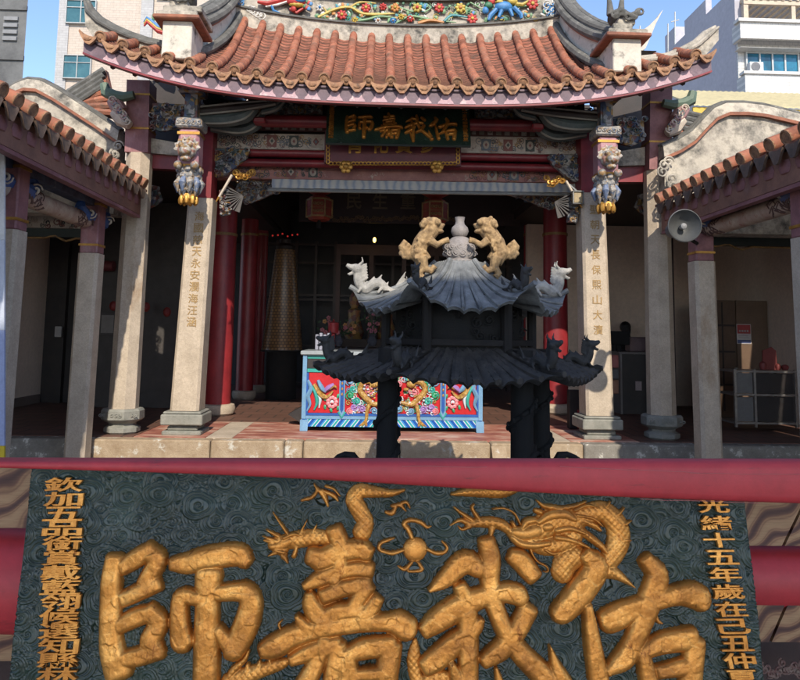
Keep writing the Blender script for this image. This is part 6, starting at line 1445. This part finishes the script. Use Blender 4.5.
# wall lamp
p = at(577, 198, 8.2); wlp = thing('wall_lamp', 'small silver framed wall lamp on the right inscribed column', 'lamp', p)
MB().box(p-V((0.055, 0.05, 0.07)), p+V((0.055, 0.05, 0.06)), bev=0.01).build('lamp_body', M('lamp_glass', (0.42, 0.33, 0.2), rough=0.2), wlp)
b = MB().box(p-V((0.07, 0.065, -0.06)), p+V((0.07, 0.065, 0.08)), bev=0.005).box(p-V((0.07, 0.065, 0.085)), p+V((0.07, 0.065, -0.07)), bev=0.005)
for sx in (-1, 1): b.box(p+V((sx*0.06-0.006, -0.062, -0.07)), p+V((sx*0.06+0.006, -0.05, 0.06)))
b.tube([p+V((0, 0, 0.08)), p+V((-0.08, 0.02, 0.16)), p+V((-0.14, 0.1, 0.2))], 0.014, 6); b.build('frame', M('lamp_frame', (0.28, 0.28, 0.27), rough=0.35, metal=0.6), wlp)
# brown cabinet with notice
cb = thing('cabinet', 'tall brown wooden cabinet with open door against the right beige wall', 'cabinet', at(735, 412, 10.6))
Yc = 10.6; A = at(708, 300, Yc); B = at(738, 405, Yc); C_ = at(766, 300, Yc)
cab_m = M('brown_veneer', (0.13, 0.075, 0.045), (0.085, 0.05, 0.03), 0.5, ns=3)
MB().box((A.x, Yc, FLOOR+0.01), (B.x, Yc+0.45, A.z)).build('carcass', cab_m, cb)
MB().box((B.x+0.004, Yc-0.02, FLOOR+0.03), (C_.x, Yc+0.02, A.z)).build('door', M('brown_door', (0.15, 0.09, 0.055), rough=0.5), cb)
b = MB()
for zz_ in (0.9, 1.4, 1.8): b.box((A.x+0.02, Yc-0.012, zz_), (B.x-0.02, Yc-0.001, zz_+0.03))
b.box((A.x+0.2, Yc-0.013, FLOOR+0.1), (A.x+0.22, Yc-0.001, A.z-0.03)); b.build('shelf_edge', dark_wood, cb)
pt = thing('notice', 'small red, white and blue notice stuck on the brown cabinet door', 'notice', at(744, 334, Yc-0.05))
A = at(736.5, 324, Yc-0.03); B = at(751.5, 344, Yc-0.03)
MB().box((A.x, Yc-0.028, B.z), (B.x, Yc-0.0225, A.z)).build('sheet', M('notice_white', (0.55, 0.5, 0.48)), pt)
hz = A.z-B.z
MB().box((A.x+0.01, Yc-0.031, B.z+hz*0.52), (B.x-0.01, Yc-0.0285, A.z-0.01)).build('red_block', M('notice_red', (0.40, 0.05, 0.05)), pt)
MB().box((A.x+0.01, Yc-0.031, B.z+0.01), (B.x-0.01, Yc-0.0285, B.z+hz*0.2)).build('blue_block', M('notice_blue', (0.08, 0.10, 0.22)), pt)
b = MB()
for k in range(4): b.box((A.x+0.035+k*0.04, Yc-0.0335, A.z-0.12), (A.x+0.062+k*0.04, Yc-0.0315, A.z-0.09))
b.box((A.x+0.03, Yc-0.033, B.z+hz*0.30), (B.x-0.03, Yc-0.0285, B.z+hz*0.33)); b.box((A.x+0.03, Yc-0.033, B.z+hz*0.4), (B.x-0.05, Yc-0.0285, B.z+hz*0.43)); b.build('printed_lines', M('notice_print', (0.4, 0.36, 0.35)), pt)
# steel cart
Yk = 9.0; A = at(734.5, 369, Yk); B = at(797, 430, Yk)
ct = thing('steel_cart', 'steel framed cart with dark panels holding small red offerings', 'cart', at(766, 432, Yk))
st_m = M('brushed_steel', (0.34, 0.32, 0.29), (0.24, 0.22, 0.2), 0.35, 0.6, ns=9); x0, x1, z1 = A.x, B.x, A.z; xm = at(755, 400, Yk).x
for x in (x0, xm, x1):
    for y in (Yk, Yk+0.45): MB().box((x-0.015, y-0.015, FLOOR+0.06), (x+0.015, y+0.015, z1)).build('leg', st_m, ct)
b = MB()
for zz_ in (FLOOR+0.10, FLOOR+0.46, z1-0.04): b.box((x0-0.02, Yk-0.02, zz_), (x1+0.02, Yk+0.47, zz_+0.025))
b.build('shelf', st_m, ct)
MB().box((xm+0.02, Yk+0.01, FLOOR+0.13), (x1-0.02, Yk+0.03, FLOOR+0.45)).box((xm+0.02, Yk+0.01, FLOOR+0.49), (x1-0.02, Yk+0.03, z1-0.05)).build('dark_panel', dull_black, ct)
MB().box((x0+0.02, Yk+0.012, FLOOR+0.13), (xm-0.02, Yk+0.03, FLOOR+0.44)).box((x0+0.02, Yk+0.012, FLOOR+0.49), (xm-0.02, Yk+0.03, z1-0.05)).build('grey_panel', M('grey_sheet', (0.16, 0.155, 0.15), rough=0.5), ct)
for k, (px_, w_, h_) in enumerate(((763, 0.05, 0.10), (770, 0.10, 0.24), (778, 0.04, 0.07), (785, 0.05, 0.06))):
    c = at(px_, 368, Yk+0.2); b = MB()
    if k == 1: b.prism([(c.x-w_, z1-0.012), (c.x+w_, z1-0.012), (c.x+w_*0.9, z1+h_), (c.x+w_*0.3, z1+h_+0.05), (c.x-w_*0.9, z1+h_)], Yk+0.2, Yk+0.22)
    else: b.lathe([(w_*0.7, -0.012), (w_, h_*0.4), (w_*0.8, h_*0.8), (w_*0.3, h_)], (c.x, Yk+0.2, z1), 10)
    props(b.build('red_offering', M('offering_red', (0.22, 0.04, 0.035))), ['small round red pot at the left end of the steel cart top', 'upright red paper card standing on the steel cart', 'red pot beside the upright card on the steel cart', 'low red pot nearest the right end of the steel cart top'][k], 'offering', 'red offerings on the cart')
# desk, monitor, seated person
Yd = 10.9; A = at(622, 352, Yd); B = at(650, 402, Yd)
dk = thing('desk', 'dark desk with grey edge seen between the two right hall columns', 'desk', at(636, 405, Yd))
MB().box((A.x-0.05, Yd, A.z-0.03), (B.x+0.4, Yd+0.6, A.z)).build('desk_top', M('desk_edge', (0.16, 0.14, 0.13)), dk); MB().box((A.x, Yd+0.03, FLOOR), (B.x+0.35, Yd+0.06, A.z-0.032)).build('front_panel', dull_black, dk)
MB().box((A.x-0.03, Yd-0.0, FLOOR), (A.x+0.0-0.002, Yd+0.58, A.z-0.032)).build('side_panel', M('desk_edge2', (0.2, 0.18, 0.17)), dk)
p = at(639, 386, Yd); props(MB().box((p.x-0.05, Yd+0.02, p.z-0.07), (p.x+0.05, Yd+0.028, p.z+0.07)).build('paper_tag', M('tag_paper', (0.4, 0.32, 0.32))), 'small pale tag stuck on the dark desk front', 'tag')
mo = thing('monitor', 'black computer monitor on the dark desk in the right side room', 'monitor', at(620, 350, Yd+0.2))
q0 = at(609, 331, Yd+0.2); q1 = at(630, 345, Yd+0.2)
MB().box((q0.x, Yd+0.2, q1.z), (q1.x, Yd+0.24, q0.z), bev=0.008).build('screen', black_iron, mo); xm_ = (q0.x+q1.x)/2
MB().box((xm_-0.03, Yd+0.21, A.z), (xm_+0.03, Yd+0.23, q1.z)).build('stand', black_iron, mo)
pe = thing('person', 'person in dark clothes seated behind the monitor, only head and shoulder showing', 'person', (at(627, 345, 11.9).x, 11.9, FLOOR))
hd = at(625.5, 329, 11.9); x, y, z = hd
me = bpy.data.meshes.new('body')
J = [(x, y, 0.95), (x, y+0.02, 1.2), (x, y+0.02, z-0.24), (x, y, z-0.13), (x, y-0.03, z-0.03), (x, y-0.03, z+0.07), (x-0.19, y, z-0.27), (x-0.24, y-0.05, 1.15), (x-0.16, y-0.3, 1.12), (x+0.19, y, z-0.27), (x+0.24, y-0.05, 1.15), (x+0.16, y-0.3, 1.12), (x-0.1, y-0.1, 0.92), (x-0.12, y-0.45, 0.9), (x-0.12, y-0.47, 0.46), (x+0.1, y-0.1, 0.92), (x+0.12, y-0.45, 0.9), (x+0.12, y-0.47, 0.46)]
E = [(0, 1), (1, 2), (2, 3), (3, 4), (4, 5), (2, 6), (6, 7), (7, 8), (2, 9), (9, 10), (10, 11), (0, 12), (12, 13), (13, 14), (0, 15), (15, 16), (16, 17)]
Rr = [0.15, 0.14, 0.13, 0.055, 0.09, 0.075, 0.065, 0.05, 0.035, 0.065, 0.05, 0.035, 0.09, 0.07, 0.05, 0.09, 0.07, 0.05]
bp = ROOT[pe.name]; me.from_pydata([(a-bp.x, b_-bp.y, c-bp.z) for a, b_, c in J], E, [])
ob = link('body', me, pe, bp); ob.modifiers.new('skin', 'SKIN'); sub = ob.modifiers.new('sub', 'SUBSURF'); sub.levels = sub.render_levels = 2
for vv, r_ in zip(me.skin_vertices[0].data, Rr): vv.radius = (r_, r_)
me.skin_vertices[0].data[0].use_root = True
me.materials.append(M('dark_clothes', (0.025, 0.022, 0.022), rough=0.8))
b = MB().ell((x, y+0.01, z+0.035), (0.095, 0.105, 0.10)); b.build('hair', M('black_hair', (0.008, 0.007, 0.007), rough=0.5), pe)
p = at(637, 342, 11.3); props(MB().box((p.x-0.13, 11.25, A.z+0.002), (p.x+0.15, 11.5, A.z+0.24), bev=0.02).build('pink_box', M('pale_pink_box', (0.26, 0.17, 0.17))), 'pale pinkish box on the desk right of the seated person', 'box')
# boxes stacked left of the desk, behind the inner column
for k, (y0, y1, c) in enumerate(((355, 368, (0.34, 0.10, 0.09)), (369, 379, (0.10, 0.10, 0.10)), (380, 394, (0.30, 0.14, 0.08)))):
    a, c2 = at(607, y0, 10.2), at(619, y1, 10.2)
    props(MB().box((a.x, 10.2, c2.z), (c2.x, 10.5, a.z), bev=0.01).build('carton', M('carton_%d' % k if False else ['red_carton', 'grey_carton', 'orange_carton'][k], c)), ['red carton on top of the stack left of the dark desk', 'grey carton in the middle of the stack left of the desk', 'orange brown carton at the bottom of the stack by the desk'][k], 'carton', 'cartons stacked by the desk')
# fire extinguisher-like dark red canister by the inner right column
p = at(575, 428, 9.0); cn = thing('floor_stand', 'dark narrow stand with red side beside the right inscribed column', 'stand', (p.x, 9.0, FLOOR))
a = at(569, 390, 9.0); MB().box((p.x-0.07, 9.0, FLOOR+0.01), (p.x+0.08, 9.12, a.z), bev=0.01).build('stand_body', dull_black, cn); MB().box((p.x+0.03, 8.985, FLOOR+0.02), (p.x+0.07, 8.998, a.z-0.25)).build('red_panel', M('stand_red', (0.3, 0.03, 0.03)), cn)
MB().box((p.x+0.075, 8.98, at(580, 398, 9).z-0.06), (p.x+0.14, 8.99, at(580, 398, 9).z+0.04)).build('paper_tag', M('stand_paper', (0.5, 0.48, 0.48)), cn)
# left side room: notices, red lamps, switch
a, c2 = at(100, 313, 10.9), at(115, 335, 10.9); nb_ = thing('notice_board', 'small framed pale notice on the dark partition left of the outer column', 'notice', at(107, 335, 10.9))
MB().box((a.x, 10.9, c2.z), (c2.x, 10.94, a.z)).build('frame', M('notice_frame', (0.07, 0.06, 0.055)), nb_); MB().box((a.x+0.03, 10.89, c2.z+0.03), (c2.x-0.03, 10.898, a.z-0.03)).build('sheet', M('notice_grey', (0.22, 0.2, 0.18)), nb_)
p = at(106, 266, 10.9); b = MB().tube([p+V((-0.1, 0, 0)), p+V((0.12, 0, 0))], 0.09, 12, flat=0.9)
props(b.build('red_tag', M('dim_red_tag', (0.16, 0.03, 0.035))), 'dim red rounded plaque high on the dark partition of the left room', 'plaque')
for px_, py_, lab in ((113.5, 306, 'small red round lamp just left of the outer left column'), (146, 307, 'small red round lamp just right of the outer left column'), (167, 312, 'small red lamp beside the dim red column in the left aisle')):
    p = at(px_, py_, 10.6); props(MB().ell(p, (0.06, 0.06, 0.075), 0, 12).build('red_lamp', M('lamp_red', (0.22, 0.025, 0.02))), lab, 'lamp', 'small red lamps in the left aisle')
p = at(59, 332, 11.4); props(MB().box((p.x-0.05, 11.35, p.z-0.08), (p.x+0.05, 11.41, p.z+0.09), bev=0.01).build('switch_box', M('switch_white', (0.4, 0.38, 0.36))), 'small white switch box at the end of the left beige wall', 'switch')
# banner at the left edge of the view
bn = thing('banner', 'tall narrow upright banner, pale blue with yellow foot, at the far left edge', 'banner', at(-6, 470, 5.4))
for (y0, y1, c, nm) in ((100, 240, (0.60, 0.62, 0.64), 'white_section'), (240, 330, (0.5, 0.55, 0.66), 'pale_blue_section'), (330, 446, (0.34, 0.40, 0.62), 'blue_section'), (446, 466, (0.62, 0.45, 0.02), 'yellow_section')):
    a, c2, d_ = at(-26, y0, 5.4), at(4.2, y0, 5.4), at(4.2, y1, 5.4); zl2 = d_.z+0.002; MB().hexa([(a.x-0.06, 5.4, zl2), (d_.x, 5.4, zl2), (d_.x, 5.42, zl2), (a.x-0.06, 5.42, zl2), (a.x-0.06, 5.4, c2.z), (c2.x, 5.4, c2.z), (c2.x, 5.42, c2.z), (a.x-0.06, 5.42, c2.z)]).build(nm, M('banner_'+nm, c, rough=0.7), bn)
a = at(-26, 470, 5.4); MB().box((a.x-0.02, 5.41, 0), (a.x-0.005, 5.44, at(0, 96, 5.4).z)).build('pole', black_iron, bn)

# ------------------------------------------------------------------ buildings behind
glass_t = M('teal_glass', (0.06, 0.16, 0.18), (0.03, 0.10, 0.12), 0.12, ns=1.5, bs=0)
frame_m = M('window_frame', (0.45, 0.46, 0.45), rough=0.5)
beige_tile = grid_mat('beige_wall_tile', (0.52, 0.43, 0.35), (0.40, 0.34, 0.28), 0.30, 0.12, 0.012, vary=(0.49, 0.40, 0.32))
grey_tile = grid_mat('grey_wall_tile', (0.42, 0.41, 0.40), (0.33, 0.32, 0.31), 0.30, 0.12, 0.012, vary=(0.38, 0.37, 0.36))
def window(par, px0, py0, px1, py1, Y, nx=2, glass=None, nrow=1):
    a, c = at(px0, py0, Y), at(px1, py1, Y); t = max(0.03, (c.x-a.x)*0.03)
    b = MB().box((a.x-t, Y-0.10, a.z), (c.x+t, Y+0.1, a.z+t)).box((a.x-t, Y-0.13, c.z-t), (c.x+t, Y+0.1, c.z)).box((a.x-t, Y-0.10, c.z), (a.x, Y+0.1, a.z)).box((c.x, Y-0.10, c.z), (c.x+t, Y+0.1, a.z))
    for k in range(1, nx): x = a.x+(c.x-a.x)*k/nx; b.box((x-t*0.5, Y-0.09, c.z+0.002), (x+t*0.5, Y+0.05, a.z-0.002))
    if nrow > 1: b.box((a.x+0.002, Y-0.085, a.z-(a.z-c.z)*0.3-t*0.4), (c.x-0.002, Y+0.05, a.z-(a.z-c.z)*0.3+t*0.4))
    f = b.build('window', frame_m, par); MB().box((a.x+0.003, Y-0.04, c.z+0.003), (c.x-0.003, Y-0.02, a.z-0.003)).build('pane', glass or glass_t, f); return f
Yb = 32.0
b1 = thing('apartment_block', 'beige and grey tiled apartment block with teal windows behind the left roof end', 'building', (at(110, 300, Yb).x, Yb+3, 0))
a, c = at(53, -260, Yb), at(240, 300, Yb); sp = [at(x, 100, Yb).x for x in (53, 64, 137, 149)]
zt_ = at(100, -140, Yb).z
MB().box((sp[0], Yb, 0), (sp[1]+0.0, Yb+8, zt_)).box((sp[2], Yb-0.1, 0), (sp[3], Yb+8, zt_)).build('grey_pier', grey_tile, b1)
MB().box((sp[1]+0.003, Yb+0.05, 0), (sp[2]-0.003, Yb+7.9, zt_-0.1)).box((sp[3]+0.003, Yb+0.05, 0), (at(330, 100, Yb).x, Yb+7.9, zt_-0.1)).build('beige_wall', beige_tile, b1)
for (x0, y0, x1, y1) in ((68, 1, 95, 24), (65, 56, 90, 79), (62, 112, 86, 134), (68, -55, 95, -30), (158, -8, 176, -1)): window(b1, x0, y0, x1, y1, Yb, 2, nrow=2)
Yg = 18.0
b0 = thing('grey_building', 'narrow dark grey weathered building at the upper left corner', 'building', (at(0, 300, Yg).x, Yg+2, 0))
a = at(-160, -250, Yg); x1 = at(22.5, 80, Yg).x
x2 = x1*(Yg+5)/Yg-0.5
MB().hexa([(a.x, Yg, 0), (x1, Yg, 0), (x2, Yg+5, 0), (a.x, Yg+5, 0), (a.x, Yg, a.z), (x1, Yg, a.z), (x2, Yg+5, a.z), (a.x, Yg+5, a.z)]).build('wall', M('grey_stained_cement', (0.15, 0.15, 0.145), (0.09, 0.09, 0.088), 0.9, ns=1.2, bs=0.3, stain=(0.05, 0.05, 0.05), stain_lo=0.5, stain_hi=0.7, ss=0.7), b0)
b = MB(); p = at(11, 30, Yg)
for k in range(4): b.box((p.x-0.18, Yg-0.06, p.z-0.3+k*0.18), (p.x+0.18, Yg-0.003, p.z-0.2+k*0.18))
b.build('vent_grille', M('grille_grey', (0.22, 0.22, 0.22)), b0)
for y in (8, 58): MB().box((a.x, Yg-0.05, at(0, y, Yg).z-0.06), (x1+0.01, Yg-0.002, at(0, y, Yg).z+0.06)).build('string_course', MATS['grey_stained_cement'], b0)
# right: white residential building
Yr = 25.0
b2 = thing('white_building', 'white tiled residential building with balcony and pergola behind the right gallery', 'building', (at(770, 300, Yr).x, Yr+4, 0))
xl2 = at(738, 60, Yr).x; xr2 = at(980, 60, Yr).x; zt_ = 15.0
white_tile = grid_mat('white_wall_tile', (0.60, 0.58, 0.54), (0.44, 0.43, 0.41), 0.22, 0.12, 0.012, vary=(0.57, 0.55, 0.51))
lav_shade = M('shaded_lavender_wall', (0.46, 0.44, 0.47), (0.42, 0.40, 0.43), 0.85, ns=0.6, bs=0.05)  # lavender grey carries the side wall's shade in its colour
MB().box((xl2, Yr+0.12, 0), (xl2+0.3, Yr+10, zt_)).build('side_wall', lav_shade, b2)
zA = at(760, 21, Yr).z
MB().box((xl2+0.002, Yr, 0), (xr2, Yr+0.1, zA-0.3)).box((xl2+0.305, Yr+0.12, 0), (xr2, Yr+9.9, zA-0.4)).build('front_wall', white_tile, b2)
MB().box((xl2+0.31, Yr+2.5, zA-0.4), (xr2, Yr+9.8, zt_-0.3)).build('set_back_storey', white_tile, b2)
a, c = at(740, 22, Yr-0.6), at(900, 43, Yr-0.6)
MB().box((a.x, Yr-0.6, c.z), (c.x, Yr-0.48, a.z)).box((a.x, Yr-0.475, c.z), (a.x+0.12, Yr-0.01, a.z)).build('upper_parapet', white_tile, b2)
MB().box((a.x-0.1, Yr-0.7, a.z), (c.x, Yr-0.3, a.z+0.12)).build('parapet_coping', M('white_coping', (0.62, 0.6, 0.56)), b2)
a, c = at(745, 74, Yr-0.6), at(900, 97, Yr-0.6)
MB().box((a.x, Yr-0.6, c.z), (c.x, Yr-0.48, a.z)).box((a.x, Yr-0.475, c.z), (a.x+0.12, Yr-0.01, a.z)).build('balcony', white_tile, b2)
MB().box((a.x-0.08, Yr-0.68, a.z), (c.x, Yr-0.35, a.z+0.1)).build('balcony_coping', MATS['white_coping'], b2)
blue_gl = M('blue_window_glass', (0.03, 0.20, 0.32), (0.02, 0.08, 0.12), 0.1, ns=0.9, bs=0)
window(b2, 746, 54, 797, 73, Yr-0.02, 4, blue_gl); window(b2, 800, 54, 850, 73, Yr-0.02, 4, blue_gl)
a = at(741, 47, Yr-0.5); c = at(880, 51, Yr-0.5); MB().box((a.x, Yr-0.5, c.z), (c.x, Yr-0.01, a.z)).build('window_canopy', MATS['white_coping'], b2)
b = MB(); z1_ = at(760, -3, Yr).z; z2_ = at(760, 6, Yr).z
for k in range(26): x = xl2+0.2+k*0.28; b.box((x, Yr-0.3, z2_+0.1), (x+0.11, Yr+2.4, z2_+0.25))
b.box((xl2+0.15, Yr-0.25, z2_-0.06), (xr2, Yr-0.1, z2_+0.097)).box((xl2+0.16, Yr-0.22, zA), (xl2+0.34, Yr-0.06, z2_-0.062)).box((xl2+2.0, Yr-0.22, zA), (xl2+2.15, Yr-0.06, z2_-0.062)); b.build('pergola', M('pergola_timber', (0.55, 0.44, 0.32)), b2)
b = MB(); p = at(672, 30, 30.5)
for x, y0, y1 in ((668, 38, 24), (675, 44, 12), (640, 50, 26)): b.tube([at(x, y0+18, 30.5), at(x, y1, 30.5)], 0.035, 5)
b.tube([at(671, 22, 30.5), at(679, 20, 30.5)], 0.03, 5); b.build('antenna', frame_m, b2)
b = MB(); a = at(672, 30, 30.9); b.box((xl2+0.05, 30.5, zt_), (xl2+0.9, 31.6, zt_+0.9)); b.box((xl2+0.05, Yr+2.5, zt_), (xl2+0.3, Yr+4.5, zt_+0.7)); b.build('roof_hut', lav_shade, b2)
a = at(750, 61.5, Yr-0.45); c = at(764, 72, Yr-0.45)
ac = thing('air_conditioner', 'white air conditioner unit on the balcony of the white building', 'air conditioner', (a.x, Yr-0.4, c.z))
MB().box((a.x, Yr-0.45, c.z), (c.x, Yr-0.2, a.z), bev=0.02).build('casing', M('ac_white', (0.62, 0.62, 0.6)), ac)
cc = V(((a.x+c.x)/2-0.05, Yr-0.46, (a.z+c.z)/2)); MB().disc(cc, V((0, -1, 0)), [(0.17, -0.02), (0.17, 0.008), (0.14, 0.012), (0.05, 0.012), (0.001, 0.014)], 18).build('fan_grille', M('ac_grille', (0.14, 0.14, 0.15)), ac)
# yellow metal roof between
a = at(660, 96, 15); c = at(880, 118, 15)
yr_ = thing('yellow_roof', 'pale yellow corrugated metal roof behind the right gallery', 'roof', (at(740, 110, 15).x, 15.5, 3))
b = MB(); n = 60; x0 = at(694, 100, 15).x; x1 = c.x; zt_ = at(740, 97, 15).z; zb_ = at(740, 106, 15).z
b.rings([[(x0+(x1-x0)*k/n, 15.0, zb_+0.02*(k % 2)), (x0+(x1-x0)*k/n, 17.0, zt_+0.85+0.02*(k % 2)), (x0+(x1-x0)*k/n, 17.0, zt_+0.8+0.02*(k % 2)), (x0+(x1-x0)*k/n, 15.0, zb_-0.03+0.02*(k % 2))] for k in range(n+1)]); b.build('metal_sheet', M('pale_yellow_sheet', (0.60, 0.50, 0.26), rough=0.5), yr_)
MB().box((x0, 15.05, zb_-0.35), (x1, 15.12, zb_-0.035)).build('yellow_fascia', M('bright_yellow', (0.62, 0.40, 0.03), rough=0.5), yr_)
MB().box((x0, 15.4, 0), (x1, 17, zb_-0.36)).build('shed_wall', grey_tile, yr_)

# ------------------------------------------------------------------ unseen front hall behind the viewer, roof and open sides shaped for the courtyard's shade
fh = thing('unseen_front_hall', 'unseen open front hall behind the viewer, its tall tiled roof shaped to shade the courtyard', 'hall', (0, -5, 0))
S0 = 5.66   # z + 0.75 y along the ridge
ry = -5.0; rz = S0+0.75*5.0
b = MB().rings([[(x, -8.2, 6.1), (x, ry, rz), (x, -1.9, 6.3), (x, ry, rz-0.3)] for x in [-9+k for k in range(20)]]); b.build('tile_roof', tile_pan, fh)
bx0 = BX+0.12*(BY-ry)*1.0
MB().lathe([(0.42, -0.3), (0.40, 0.02), (0.30, 0.14), (0.12, 0.24), (0.03, 0.30)], (bx0+0.30, ry, rz), 16).build('unseen_ridge_pearl', tile_o, fh)  # unseen pearl, placed to hump the shade on the burner roof
for x in (-7.5, -4.2, 4.2, 7.5):
    for y in (-7.6, -2.6): MB().lathe([(0.2, 0), (0.2, 0.2), (0.16, 0.25), (0.15, 6.6)], (x, y, 0), 16).build('column', red_col, fh)
